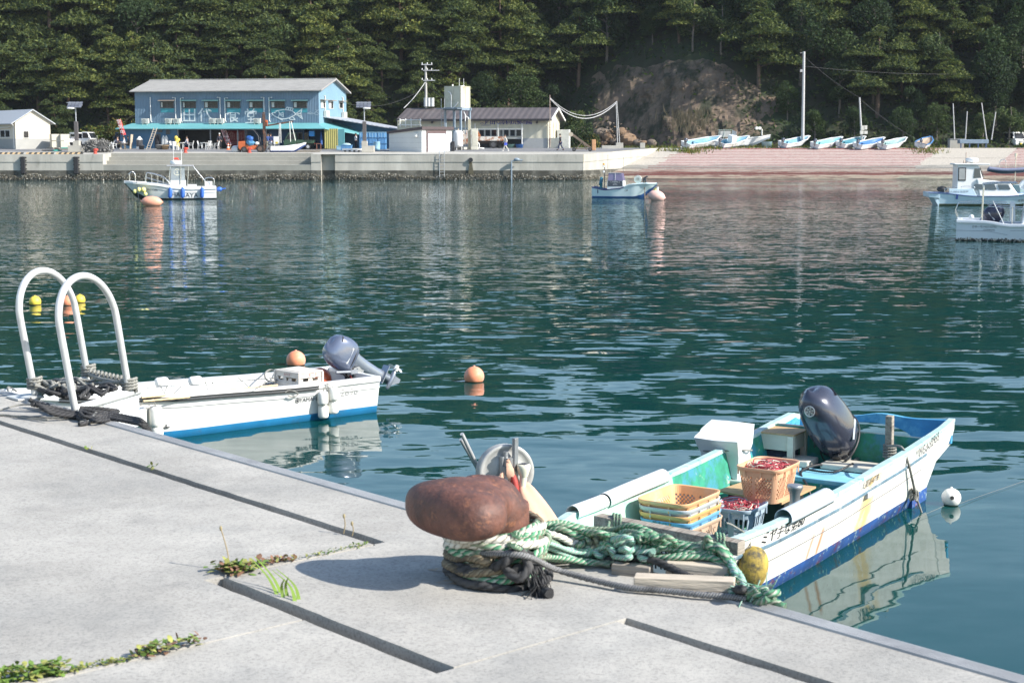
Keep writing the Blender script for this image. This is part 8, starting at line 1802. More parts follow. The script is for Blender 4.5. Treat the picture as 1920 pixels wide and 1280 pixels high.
for k,px in enumerate((44,143.5)):
    x=PX(px,YQ); t=thing('quay_fender','black rubber fender on the far quay wall, %s of the two'%('left','right')[k],'fender',V((x,YQ,.6)),'black rubber wall fenders')
    mb=MB(); mb.box((x,YQ-.2,1.45),(.42,.30,1.65)); mb.build('fender_body',M('rubber_dark',(.018,.018,.02),.7),t,bevel=.05)
    mb=MB()
    for z in (.7,1.1,1.5,1.9,2.2): mb.box((x,YQ-.06,z),(.62,.1,.1))
    mb.build('bolt_flange',M('rubber_dark',(.018,.018,.02),.7),t)
# lamp posts with solar panels
def lamp(px,label,base_px,by,top):
    p=ground((base_px[0]+base_px[1])/2,by); Y=p.y; z=lambda py:atY(px,py,Y).z; x=PX(px,Y)
    t=thing('solar_lamp_post',label,'lamp post',V((x,Y,p.z)),'solar lamp posts on the far quay')
    mb=MB(); w=PX(base_px[1],Y)-PX(base_px[0],Y); mb.box((p.x,Y,(p.z+z(by-12))/2),(w,1.1,z(by-12)-p.z)); mb.box((x,Y,(z(by-12)+z(by-21))/2),(w*.45,.7,z(by-21)-z(by-12))); mb.build('concrete_base',apron,t,bevel=.02)
    mb=MB(); mb.box((x,Y,(z(by-21)+z(228))/2),(.36,.36,z(228)-z(by-21))); mb.build('battery_column',M('column_brown',(.10,.09,.09),.6),t,bevel=.02)
    mb=MB(); mb.cyl((x,Y,z(228)),(x,Y,z(198)),.06); mb.build('mast',steel,t)
    mb=MB(); T_=Matrix.Rotation(R(38),3,'X'); c=V((x-.05,Y,z(196.5)))
    for k in range(4): mb.box(c+V((-.56+.37*k,0,0)),(.33,.95,.03),M=T_)
    mb.build('solar_panel',M('panel_back',(.12,.13,.16),.5),t); mb=MB(); mb.box(c+V((0,.05,-.04)),(1.5,.06,.05),M=T_); mb.box(c+V((0,-.3,.2)),(1.52,.05,.05)); mb.build('panel_frame',steel,t)
    mb=MB(); mb.ell((x-.35 if px<300 else x+.3,Y-.5,z(203.5)),(.4,.16,.1)); mb.bar((x,Y,z(204)),(x-.2 if px<300 else x+.2,Y-.4,z(203.5)),.06,.06); mb.build('lamp_head',whitep,t)
lamp(145,'solar lamp post on a stepped concrete base beside the white trucks',(130,156),285,192); lamp(684,'solar lamp post on a stepped concrete base between the blue building and the white shed',(679,702),285.5,192)
single('cage_stack','pale perforated crates stacked behind the left white truck','crates',M('crate_cream',(.50,.47,.38),.7,var=.08),lambda mb:[mb.box(ground(99,280)+V((.0+.5*i,1.0,.5+.75*j)),(.95,1.0,.7),rz=.5) for i in (0,1.9) for j in (0,1,)],bevel=.03)
single('debris','low heap of grey timber and green rope on the quay at the left','debris',[wood_grey,M('rope_teal',(.05,.3,.25),.8)],lambda mb:[mb.box(ground(100,284)+V((rr.uniform(-1.2,1.4),rr.uniform(-.3,.3),.1+.12*(k%3))),(rr.uniform(.4,1.1),.2,.14),rz=rr.uniform(-.5,.5),mi=k%4//3) for k in range(12)])
# blue tubs wall
tubb=M('tub_blue2',(.09,.24,.45),.5,var=.12,sc=1.5); tubl=M('tub_lblue',(.30,.50,.62),.5,var=.08)
k=0
for r_ in range(3):
    for i in range(3):
        p=ground(676+17*i,281)+V((.3,.8,.62*r_)); k+=1
        t=thing('fish_tub','blue plastic fish tub, %s in the %s row of the stack behind the lamp post'%(('leftmost','middle','rightmost')[i],('bottom','middle','top')[r_]),'tub',p,'stacked blue fish tubs')
        mb=MB(); mb.box(p+V((0,0,.3)),(.92,1.0,.56)); mb.build('tub_body',tubb,t,bevel=.05); mb=MB(); mb.box(p+V((0,0,.585)),(.97,1.05,.05)); 
        for xx in (-.3,0,.3): mb.box(p+V((xx,-.505,.28)),(.05,.03,.5))
        mb.build('tub_rim',tubl if r_==2 else tubb,t,bevel=.01)
for px,py,l,m_ in ((706.5,282,'pale blue drum in front of the stacked fish tubs',tubl),):
    p=ground(px,py); single('drum',l,'drum',[m_],lambda mb:(mb.lathe([(0,0),(.33,0),(.36,.25),(.34,.3),(.37,.5),(.35,.85),(.38,.9),(0,.9)],p,n=20)))
for px,py,l,w,h,m_ in ((650,282.5,'blue fish box heaped with nets in front of the annexe',1.1,.55,tubb),(637,281.5,'pale blue fish box left of the heaped box',.6,.4,tubl)):
    p=ground(px,py); t=thing('fish_box',l,'box',p,'fish boxes by the annexe'); mb=MB(); mb.box(p+V((0,0,h/2)),(w,.8,h)); mb.build('box_body',m_,t,bevel=.04); mb=MB(); mb.box(p+V((0,0,h)),(w+.08,.86,.06)); mb.build('box_rim',m_,t,bevel=.01)
    if w>1:
        mb=MB(); mb.ell(p+V((0,0,h+.05)),(.45,.3,.18)); mb.build('net_heap',M('net_aqua',(.35,.5,.52),.8,bump=.6,bsc=8),t)
single('pallet','row of white foam slabs on pallets at the quay in front of the lamp post','pallet',[whitep,kb],lambda mb:(mb.box(ground(660,284.8)+V((0,0,.25)),(1.9,.8,.16)),[mb.box(ground(660,284.8)+V((-.7+.47*i,0,.08)),(.12,.8,.15),mi=1) for i in range(4)]))
single('plank_stack','flat stack of grey planks on the quay right of the lifted boat','planks',wood_grey,lambda mb:[mb.box(ground(577,285.5)+V((.1*i,.1*i,.05+.07*i)),(2.3,.7,.06)) for i in range(3)])
p=ground(518,280.4); single('notice_sheet','white notice board with a yellow patch behind the lifted boat','notice board',[whitep,plate_y],lambda mb:(mb.box(p+V((0,.3,.95)),(.62,.04,.85)),mb.box(p+V((.02,.275,.7)),(.25,.01,.2),mi=1),mb.box(p+V((-.25,.3,.28)),(.04,.04,.56)),mb.box(p+V((.25,.3,.28)),(.04,.04,.56))))
f=B.face(586,251,yb+1.1); single('blue_basket','bright blue basket hung on the blue wall above the green truck','basket',[M('basket_blue',(.03,.25,.62),.5)],lambda mb:B.box(mb,f.x-.28,f.x+.28,yb+.7,yb+1.1,f.z-.28,f.z+.3),bevel=.04)
p=ground(601,280); single('blue_flag','rolled blue and white flag standing by the yellow panel','flag',[M('flag_blue',(.06,.15,.45),.7)],lambda mb:mb.loft([[p+V((.1*math.cos(a)*w+.1,.06*math.sin(a)*w,z)) for a in [2*PI*i/10 for i in range(10)]] for z,w in ((.5,1.2),(1.0,1.4),(1.5,.9),(1.9,.2))],cap=True))
p=ground(598,280.4); single('wooden_stool','red-brown wooden stool by the blue wall','stool',[M('stool_brown',(.28,.12,.08),.7)],lambda mb:(mb.box(p+V((0,0,.6)),(.55,.4,.05)),[mb.box(p+V((sx*.22,sy*.15,.3)),(.06,.06,.6)) for sx in (-1,1) for sy in (-1,1)]))
p=ground(610,280); single('bicycle','dark bicycle and gear leaning against the yellow panel','bicycle',[blk],lambda mb:(mb.tube([p+V((.3*math.cos(a)*.5,-.1,.3+.3*math.sin(a))) for a in [2*PI*i/20 for i in range(20)]],.025,n=6,closed=True),mb.tube([p+V((.1+.3*math.cos(a)*.5,.3,.3+.3*math.sin(a))) for a in [2*PI*i/20 for i in range(20)]],.025,n=6,closed=True),mb.bar(p+V((0,-.1,.3)),p+V((.05,.1,.85)),.04,.04),mb.bar(p+V((.1,.3,.3)),p+V((.05,.1,.85)),.04,.04),mb.bar(p+V((-.15,.0,.98)),p+V((.2,0,1.0)),.04,.04),mb.ell(p+V((.05,.25,.95)),(.08,.14,.05)),mb.ell(p+V((.0,.0,1.1)),(.2,.15,.45))))
# tanks and pipework by the cream hall
gt=V((PX(858,169),169,gz(169))); t=thing('water_tank','beige panel water tank on tall grey-blue steel legs','tank',gt,rz=R(-28)); zt_=lambda py:atY(858,py,169).z-gt.z
tk=M('tank_beige',(.52,.50,.40),.6,var=.1,sc=1.2,col2=(.36,.33,.24),lo=.52,hi=.68); lg=M('leg_blue_grey',(.22,.28,.34),.5,var=.1)
z0,z1=zt_(201.5),zt_(163)
mb=MB(); mb.box((0,0,(z0+z1)/2),(1.95,1.95,z1-z0)); mb.build('tank_body',tk,t,local=True,bevel=.04)
mb=MB()
for a in range(4):
    M_=Matrix.Rotation(a*PI/2,3,'Z'); 
    for xx in (-.96,0,.96): mb.box(M_@V((xx,-.99,(z0+z1)/2)),(.07,.06,z1-z0+.04),M=M_)
    mb.box(M_@V((0,-.99,z0)),(2.0,.08,.08),M=M_); mb.box(M_@V((0,-.99,z1)),(2.0,.08,.08),M=M_)
mb.build('tank_flange',tk,t,local=True)
mb=MB(); mb.cyl((-.4,-.3,z1),(-.4,-.3,z1+.25),.08); mb.cyl((.4,.2,z1),(.4,.2,z1+.12),.32); mb.cyl((.5,.5,z1),(.5,.5,z1+.9),.02); mb.cyl((-.1,.6,z1),(-.1,.6,z1+.9),.02); mb.build('tank_hatch',whitep,t,local=True)
for x in (-.95,.95):
    for y in (-.95,.95): mb=MB(); mb.box((x,y,z0/2),(.2,.2,z0-.02)); mb.build('leg',lg,t,local=True)
mb=MB()
for y in (-.95,.95): mb.box((0,y,z0-.18),(2.3,.16,.3)); mb.box((0,y,z0*.5),(2.0,.1,.12))
for x in (-.95,.95): mb.box((x,0,z0-.18),(.16,2.1,.26))
mb.box((-.2,-1.5,z0-.15),(2.6,.9,.06)); mb.build('platform',lg,t,local=True)
mb=MB()
for x in (-1.25,-.85): mb.cyl((x,-1.25,0),(x,-1.25,z0+.9),.03)
for k in range(14): mb.cyl((-1.25,-1.25,.3*k+.2),(-.85,-1.25,.3*k+.2),.018,n=6)
mb.build('ladder',steel,t,local=True)
mb=MB(); mb.tube(smooth([(-.5,-1.05,z1-.5),(-.1,-1.1,z1-.9),(-.1,-1.1,z0-.1),(.4,-1.1,z0+.15),(.7,-1.1,z0+.5)],3),.06,n=8); mb.tube([(1.25,-.5,.1),(1.25,-.5,z0-.8),(.95,-.3,z0-.5)],.06,n=8); mb.tube([(1.45,-.2,.1),(1.45,-.2,z0-1.1),(1.0,-.2,z0-.9)],.08,n=8); mb.build('pipework',M('pipe_pale',(.55,.56,.55),.5),t,local=True)
mb=MB(); mb.box((0,0,.12),(3.4,3.2,.24)); mb.build('plinth',fconc,t,local=True)
p=V((PX(859.5,166.8),166.8,gz(166.8))); t=thing('pressure_tank','white upright pressure tank under the panel water tank','tank',p); mb=MB(); mb.lathe([(0,.25),(.3,.28),(.48,.42),(.5,.5),(.5,1.75),(.46,1.9),(.3,2.02),(0,2.06)],p,n=26); mb.build('tank_body',whitep,t)
for a in range(3): mb=MB(); mb.cyl(p+V((.35*math.cos(a*2.1),.35*math.sin(a*2.1),0)),p+V((.35*math.cos(a*2.1),.35*math.sin(a*2.1),.45)),.04,n=8); mb.build('leg',whitep,t)
mb=MB(); mb.cyl(p+V((0,0,2.0)),p+V((0,0,2.25)),.05); mb.tube([p+V((.5,-.05,.6)),p+V((.7,-.1,.6)),p+V((.7,-.1,1.6)),p+V((.5,-.05,1.6))],.05,n=8); mb.build('valve_pipe',M('pipe_tan',(.45,.35,.26),.6),t)
p=V((PX(890,167.5),167.5,gz(167.5))); t=thing('control_cabinet','tall cream cabinet right of the tank legs','cabinet',p); mb=MB(); mb.box(p+V((0,0,1.1)),(.7,.6,2.2)); mb.build('cabinet_body',M('cabinet_cream',(.58,.56,.47),.6),t,bevel=.02); mb=MB(); mb.box(p+V((0,-.31,1.2)),(.5,.03,1.5)); mb.build('cabinet_door',M('cabinet_cream2',(.54,.52,.43),.6),t,bevel=.01)
mb=MB(); mb.box(p+V((-.55,.2,1.6)),(.28,.28,3.2)); mb.build('beige_column',M('column_beige',(.42,.38,.27),.7),t)
p=V((PX(767,172),172,2.95)); t=thing('roof_tank','beige block tank with a pipe frame behind the white shed','tank',p); mb=MB(); mb.box(p+V((0,0,1.5)),(2.4,1.2,3.0)); mb.build('tank_body',tk,t,bevel=.03); mb=MB()
for z in (2.5,3.05): mb.tube([p+V((-.9,-.75,z)),p+V((1.3,-.75,z)),p+V((1.3,.3,z))],.05,n=8)
for x in (-.9,-.3,.3,1.3): mb.cyl(p+V((x,-.75,2.3)),p+V((x,-.75,3.2)),.05)
mb.build('pipe_frame',whitep,t)
p=ground(849.5,283.6); single('black_case','upright black box on the quay right of the roller door','box',blk,lambda mb:mb.box(p+V((0,0,.5)),(.32,.35,1.0)),bevel=.03)
p=ground(893,279.5); single('water_pump','white pump pipe and hose pile beside the tank plinth','pump',[whitep],lambda mb:(mb.tube(smooth([p+V((-.4,0,.05)),p+V((-.4,0,.6)),p+V((.0,0,.7)),p+V((.3,0,.55)),p+V((.3,0,.05))],4),.06,n=8),mb.tube(smooth([p+V((-.5,-.2,.08)),p+V((.2,-.3,.1)),p+V((.8,-.1,.06)),p+V((.3,.2,.1)),p+V((-.3,.2,.06))],4),.07,n=8)))
for k,(px,m_) in enumerate(((957,M('tub_green',(.2,.36,.33),.6)),(974,M('tub_blue3',(.05,.17,.5),.6)))):
    p=J(J.face(px,274,-.3).x,-.3,.0); single('tub','%s tub under the counter of the cream hall'%('grey-green','blue')[k],'tub',[m_],lambda mb:mb.lathe([(0,.02),(.35,.02),(.45,.42),(.5,.44),(.42,.44),(.3,.1),(0,.1)],p+V((0,-.4,0)),n=18),'tubs under the counter')
# wall furniture: ladder, outfall, pump arm, tyre plant
wy=YQ-.06
t=thing('wall_ladder','grey metal ladder down the far quay wall below the white shed','ladder',V((PX(828,wy),wy,.3)))
for px in (824,833): mb=MB(); mb.cyl((PX(px,wy),wy-.1,.3),(PX(px,wy),wy-.1,2.6),.03); mb.cyl((PX(px,wy),wy-.1,2.6),(PX(px,wy),wy+.5,3.0),.03); mb.build('stile',steel,t)
for k in range(7): mb=MB(); mb.cyl((PX(824,wy),wy-.1,.5+.3*k),(PX(833,wy),wy-.1,.5+.3*k),.022); mb.build('rung',steel,t)
x=PX(882.5,wy); single('outfall_pipe','round black outfall pipe in the far quay wall','pipe',[blk],lambda mb:(mb.cyl((x,wy-.12,1.95),(x,wy+.02,1.95),.22,n=20)))
single('outfall_stain','dark stain below the outfall pipe on the quay wall','stain',M('outfall_stain',(.09,.08,.05),.9,var=.3,sc=3),lambda mb:mb.add([V((x-.12,wy-.012,1.75)),V((x+.12,wy-.012,1.75)),V((x+.3,wy-.012,.6)),V((x-.25,wy-.012,.6))],[(3,2,1,0)]),kind='stuff')
x=PX(959,wy); t=thing('wall_pump','grey-blue pump arm and pipe on the far quay wall','pump',V((x,wy,.2))); mb=MB(); mb.cyl((x,wy-.3,.0),(x,wy-.3,1.85),.07); mb.build('pump_pipe',lg,t); mb=MB(); mb.cyl((x,wy-.3,1.85),(x+1.1,wy-.3,1.95),.06); mb.ell((x+.5,wy-.3,2.0),(.28,.16,.16)); mb.bar((x+1.0,wy-.3,1.95),(x+.85,wy-.3,1.6),.05,.05); mb.build('pump_arm',lg,t)
# ---------------- poles and cables
conp=M('pole_concrete',(.42,.41,.38),.85,var=.06,sc=2); galv=M('pole_galv',(.46,.46,.46),.5,.3,var=.06)
def pole(px,py0,py1,Y,r,label,mat,px1=None,parts=None):
    b=atY(px,py0,Y); tp=atY(px1 or px,py1,Y); t=thing('utility_pole',label,'pole',b,'poles along the far shore'); mb=MB(); mb.cyl(b,tp,r,r*.75,n=14); mb.build('pole_shaft',mat,t)
    if parts: parts(t,tp,b)
    return t,tp
def pparts(t,tp,b):
    for dz,l in ((-.1,1.0),(-.75,1.6),(-1.9,1.1)):
        mb=MB(); mb.bar(tp+V((-.5 if dz>-.5 else -.3,-.15,dz)),tp+V((l if dz<-.5 else .8,-.15,dz)),.09,.09); ar=mb.build('crossarm',galv,t)
        for xx in (-.4,.2,.7): mb=MB(); mb.cyl(tp+V((xx,-.15,dz+.05)),tp+V((xx,-.15,dz+.25)),.05,n=8); mb.build('insulator',whitep,ar)
    for xx in (.35,.75,-.0): mb=MB(); mb.cyl(tp+V((xx,-.35,-4.9)),tp+V((xx,-.35,-3.9)),.24,n=14); mb.build('transformer',M('transformer_grey',(.5,.51,.5),.5),t)
_,UP_=pole(800,277,120,185,.17,'concrete utility pole with crossarms and transformers behind the cream hall',conp,798,pparts)
_,TP_=pole(1505,266,97,178,.19,'tall thick grey pole above the beached boats',galv,1507.5,lambda t,tp,b:[(lambda mb:(mb.bar(tp+V((-.4,0,-.15)),tp+V((.1,0,-.15)),.06,.06),mb.build('top_bracket',galv,t)))(MB()),(lambda mb:(mb.box(tp+V((-.2,0,-2.1)),(.35,.2,.3)),mb.build('mid_bracket',galv,t)))(MB())])
_,MP=pole(1616,268,183,178,.12,'slim pole carrying grey meter boxes among the beached boats',galv,1611.5,lambda t,tp,b:[(lambda mb:(mb.box(b+V((dx,-.2,dz)),(.38,.22,h_)),mb.build('meter_box',acm,t,bevel=.01)))(MB()) for dx,dz,h_ in ((-.1,1.15,.4),(.35,1.15,.35),(.0,1.65,.5),(.3,1.7,.45))])
for k,(a,b,c,d) in enumerate(((1790,267,1787,194),(1810,262,1813.5,209),(1851,268,1840.5,193),(1859,262,1867,210))):
    pole(a,b,178,178,.07,'slender grey pole, %s of the four leaning poles at the right'%('leftmost','second','third','rightmost')[k],galv,c) if False else pole(a,b,d,178,.07,'slender grey pole, %s of the four leaning poles at the right'%('leftmost','second','third','rightmost')[k],galv,c)
_,A1=pole(1031,276.5,178,172,.055,'thin rusty pole at the right corner of the cream hall',M('pole_rusty',(.36,.30,.26),.7,col2=(.2,.1,.06),sc=2),1031)
_,A2=pole(1158,272,192,176,.05,'thin grey pole left of the pair holding the hanging cable',galv,1155); _,A3=pole(1162,272,190,176.3,.05,'thin grey pole right of the pair holding the hanging cable',galv,1156.5)
def cable(name,label,a,b,sag,r=.03,n=20,mat=None):
    mb=MB(); mb.tube([a.lerp(b,i/n)-V((0,0,sag*4*(i/n)*(1-i/n))) for i in range(n+1)],r,n=6); o=mb.build(name,mat or blk); tag(o,label,'cable',group='cables along the far shore')
cw=M('cable_pale',(.5,.5,.5),.5)
cable('hanging_cable','pale cable hanging in a deep curve between the cream hall and the paired poles',A1+V((0,0,-.4)),A2+V((0,0,-.1)),1.9,.045,mat=cw); cable('hanging_cable','second pale cable just above the deep hanging one',A1+V((0,0,-.3)),A3,1.75,.03,mat=cw)
cable('power_line','power line from the crossarm pole down to the panel water tank',UP_+V((0,-.1,-2)),V((PX(838,170),170,8.2)),.3,.025); cable('power_line','power line from the crossarm pole down towards the hall roof on its left',UP_+V((0,0,-2)),atY(757,203,182),.2,.04,mat=cw)
cable('power_line','power line from the crossarm pole to the blue building',UP_+V((0,0,-2.6)),B(BL+.3,6,5.2),1.3,.018); cable('power_line','power line from the slim meter pole up to the tall pole',MP,TP_+V((0,0,-.5)),.3,.02)
cable('power_line','power line from the slim meter pole down to the right',MP+V((0,0,-.1)),atY(1720,262,178),.3,.02); cable('power_line','power line running right from the tall pole',TP_+V((0,0,-1.6)),atY(1990,128,190),.8,.02)
p=ground(1159,272.5); p=V((PX(1159,176),175.6,2.95)); single('concrete_block','concrete block at the foot of the paired poles','block',[apron],lambda mb:mb.box(p+V((.1,0,.3)),(.8,.7,.6)),bevel=.03)
p=V((PX(1145,172),172,2.9)); single('concrete_slab','low grey slab beside the paired poles','block',[fconc],lambda mb:mb.box(p+V((0,0,.18)),(2.0,.9,.36)),bevel=.03)
p=V((PX(1204,176.8),176.8,2.95)); single('concrete_block','square concrete block at the head of the plain ramp','block',[apron],lambda mb:mb.box(p+V((0,0,.3)),(.55,.5,.6)),bevel=.03)
# shell conveyor
p=ground(1092,284); t=thing('conveyor','rusty inclined conveyor on a wheeled frame at the quay corner','conveyor',p); cvx=lambda px:PX(px,p.y)-p.x; cvz=lambda py:atY(1092,py,p.y).z-p.z
rc=M('conveyor_rust',(.16,.12,.09),.8,var=.3,sc=4)
a_,b_=V((cvx(1072),0,cvz(252))),V((cvx(1112),0,cvz(281)))
for y in (-.3,.3): mb=MB(); mb.bar(a_+V((0,y,0)),b_+V((0,y,0)),.06,.22); mb.build('side_beam',rc,t,local=True)
mb=MB(); mb.bar(a_+V((0,0,.05)),b_+V((0,0,.05)),.5,.04); 
for k in range(9): c=a_.lerp(b_,k/9); mb.box(c+V((0,0,.12)),(.04,.5,.1))
mb.build('belt',dkgrey,t,local=True); mb=MB(); mb.cyl(a_+V((-.1,-.4,0)),a_+V((-.1,.4,0)),.22); mb.build('head_drum',M('drum_tan',(.42,.36,.28),.6),t,local=True)
mb=MB()
for y in (-.35,.35): mb.bar((cvx(1092),y,cvz(266)),(cvx(1078),y,.15),.07,.07); mb.bar((cvx(1092),y,cvz(266)),(cvx(1100),y,.15),.07,.07)
mb.box((cvx(1092),0,.25),(1.6,.8,.1)); mb.build('support_frame',rc,t,local=True); mb=MB(); mb.box((cvx(1113),-.1,.65),(.4,.5,1.1)); mb.build('motor_housing',M('motor_orange',(.50,.27,.14),.6),t,local=True,bevel=.04)
for x in (1076,1106): wheel(t,V((cvx(x),-.42,.2)),.2,V((0,1,0)),.1,dkgrey)
# tarp-covered bench and pump at the far right
Y=176.5; p=V((PX(1823,Y),Y,2.97)); t=thing('work_bench','long bench under a grey-blue tarp by the leaning poles','bench',p); w=(PX(1850,Y)-PX(1796,Y))
mb=MB(); mb.box(p+V((0,0,.72)),(w,1.0,.45)); mb.build('tarp_cover',M('tarp_grey_blue',(.17,.23,.30),.7,var=.15,sc=2,col2=(.35,.3,.2),lo=.6,hi=.7),t,bevel=.05)
for xx in (-.45,-.15,.15,.42): mb=MB(); mb.box(p+V((xx*w,-.4,.25)),(.12,.12,.5)); mb.build('leg',M('leg_navy',(.04,.07,.16),.6),t)
p=V((PX(1791,178),178,2.97)); t=thing('pump_house','small grey concrete pump box left of the tarp-covered bench','box',p); mb=MB(); mb.box(p+V((0,0,.45)),(1.6,.9,.9)); mb.build('box_body',fconc,t,bevel=.03); mb=MB(); mb.box(p+V((.1,0,.98)),(1.8,1.0,.08)); mb.build('box_lid',M('lid_grey',(.3,.31,.31),.7),t)
# ================================================================ wooded hillside
YB=[(-95,187),(-45,188),(-20,192),(-2,197),(6,200),(12,197),(22,190),(32,186.5),(50,183),(100,181)]
def yb(X): return interp(YB,X)
def sstep(a,b,x): t=min(1,max(0,(x-a)/(b-a))); return t*t*(3-2*t)
def cl(X): return sstep(5,14,X)*(1-sstep(23,35,X))
def hz(X,Y):
    d=Y-yb(X)
    if d<=0: return 2.9
    k=cl(X); a=.5*min(d,2)+.98*max(0,min(d-2,26))+.15*max(0,d-28)
    c=1.55*min(d,7.0)+.75*max(0,min(d-7.0,18))+.15*max(0,d-25)
    z=2.9+a*(1-k)+c*k
    return z+1.1*NZ.noise(V((X*.09,Y*.09,2)))*min(1,d/5)+.4*NZ.noise(V((X*.3,Y*.3,5)))*min(1,d/3)
g=MB(); XS=[-120+2.0*i for i in range(121)]; DS=[-6,0,.7,1.5,2.5,4,6,8,10,12,15,18,21,24,28,34,42,60,90]
vs=[V((x,yb(x)+d,hz(x,yb(x)+d)-(.12 if d<=0 else 0))) for d in DS for x in XS]; n=len(XS)
g.add(vs,[(j*n+i,j*n+i+1,(j+1)*n+i+1,(j+1)*n+i) for j in range(len(DS)-1) for i in range(n-1)],0,True)
struct(g,'hillside',M('forest_floor',(.030,.032,.016),.95,var=.4,sc=.5,col2=(.02,.035,.012),lo=.45,hi=.6,bump=1,bsc=3))
# bare rock face
rockm=M('rock_face',(.135,.098,.070),.95,var=.4,sc=.5,col2=(.19,.145,.10),lo=.52,hi=.66,col3=(.03,.034,.018),sc3=.4,lo3=.47,hi3=.6,bump=2,bsc=2.5,stretch=(1,1,.5))
g=MB(); nx,nz=90,52; vs=[]
for j in range(nz+1):
    for i in range(nx+1):
        X=lerp(5.,35,i/nx); t_=j/nz; d=7.8*t_; Y=yb(X)+d; z=hz(X,Y); w=math.sin(PI*min(1,i/nx))**.5
        r_=NZ.fractal(V((X*.33,z*.33,1)),1,2,6)*.9+NZ.noise(V((X*1.7,z*1.1,3)))*.35+NZ.noise(V((X*3.7,z*2.5,8)))*.2
        vs.append(V((X-.3*r_*w,Y-(.25+.75*abs(r_))*w*min(1,(1-t_)*4)+(1-w)*.9+.6*max(0,t_-.75)*4,z+.2*r_)))
g.add(vs,[(j*(nx+1)+i,j*(nx+1)+i+1,(j+1)*(nx+1)+i+1,(j+1)*(nx+1)+i) for j in range(nz) for i in range(nx)],0,False)
struct(g,'cliff',rockm)
# ---- foliage
def leafmat(name,col,var=.45):
    m=M(name,col,.75,var=var,sc=.9,spec=.25); nt=m.node_tree; b=nt.nodes['Principled BSDF']
    src_=b.inputs['Base Color'].links[0].from_socket; oi=nt.nodes.new('ShaderNodeObjectInfo'); cr=nt.nodes.new('ShaderNodeValToRGB'); nt.links.new(oi.outputs['Random'],cr.inputs[0]); e=cr.color_ramp.elements; e[0].color=(.6,.66,.7,1); e[1].color=(1.45,1.3,1.05,1); x=e.new(.5); x.color=(1,1,1,1)
    mm=nt.nodes.new('ShaderNodeMix'); mm.data_type='RGBA'; mm.blend_type='MULTIPLY'; mm.inputs[0].default_value=1; nt.links.new(src_,mm.inputs[6]); nt.links.new(cr.outputs[0],mm.inputs[7]); nt.links.new(mm.outputs[2],b.inputs['Base Color'])
    tr=nt.nodes.new('ShaderNodeBsdfTranslucent'); tr.inputs[0].default_value=C4([col[0]*1.3,col[1]*1.4,col[2]]); mx=nt.nodes.new('ShaderNodeMixShader'); mx.inputs[0].default_value=.28
    out=nt.nodes['Material Output']; nt.links.new(b.outputs[0],mx.inputs[1]); nt.links.new(tr.outputs[0],mx.inputs[2]); nt.links.new(mx.outputs[0],out.inputs[0]); return m
pineA=leafmat('pine_needles',(.100,.124,.034)); pineB=leafmat('pine_needles_dark',(.038,.062,.026)); brA=leafmat('broad_leaves',(.036,.064,.022)); brB=leafmat('broad_leaves_pale',(.085,.115,.042)); bushA=leafmat('bush_leaves',(.075,.11,.025)); bushY=leafmat('bush_yellow',(.16,.14,.035))
bark=M('pine_bark',(.11,.075,.055),.95,var=.35,sc=4); barkg=M('grey_bark',(.14,.12,.10),.95,var=.3,sc=4)
def tuft(vs,fs,c,r0,s,up=.35):
    d=V((r0.gauss(0,1),r0.gauss(0,1),r0.gauss(0,1)+up)).normalized(); e=d.orthogonal(); e=(Matrix.Rotation(r0.uniform(0,6.28),3,d)@e).normalized()
    o=len(vs); a,b=s*r0.uniform(.7,1.3),s*r0.uniform(.22,.5); f=d.cross(e)
    vs+=[c-e*a,c-f*b+d*a*.15,c+e*a,c+f*b+d*a*.15]; fs.append((o,o+1,o+2,o+3))
def crown(kind,h,seed,dens=1.,s=.235):
    r0=random.Random(seed); vs=[];fs=[]; limbs=[]
    if kind=='pine':
        npad=r0.randint(10,14); 
        for k in range(npad):
            t_=(k+.6)/npad; z=h*lerp(.26,1.0,t_); R_=h*.30*(1-t_**2.4)+.35; a=k*2.4+r0.uniform(-.5,.5); q_=R_*r0.uniform(.35,1.0) if t_<.93 else .1
            c=V((math.cos(a)*q_,math.sin(a)*q_,z)); w=R_*r0.uniform(.5,.85)+.3; limbs.append((z-.5,c+V((0,0,-.1))))
            for i in range(int(205*dens*(w/1.1)**1.7)+24):
                u=r0.random()**.5; b=r0.uniform(0,6.28); zz=(1-u*u)*w*.55*r0.uniform(-.1,1)-.16*w*u
                tuft(vs,fs,c+V((math.cos(b)*u*w,math.sin(b)*u*w,zz+.25*NZ.noise(V((b,u*3,k))))),r0,s,.5)
    else:
        ncl=r0.randint(13,18)
        for k in range(ncl):
            z=h*r0.uniform(.35,.95); R_=h*.33*math.sin(PI*min(1,(z/h-.18)/.95))**.7; a=r0.uniform(0,6.28); q_=R_*r0.uniform(.3,.95)
            c=V((math.cos(a)*q_,math.sin(a)*q_,z)); w=h*r0.uniform(.11,.19); limbs.append((z*.7,c))
            for i in range(int(200*dens)):
                d=V((r0.gauss(0,1),r0.gauss(0,1),r0.gauss(0,.8)+.25)).normalized()*w*r0.uniform(.55,1.08)
                tuft(vs,fs,c+d,r0,s*.95,.2)
    return vs,fs,limbs
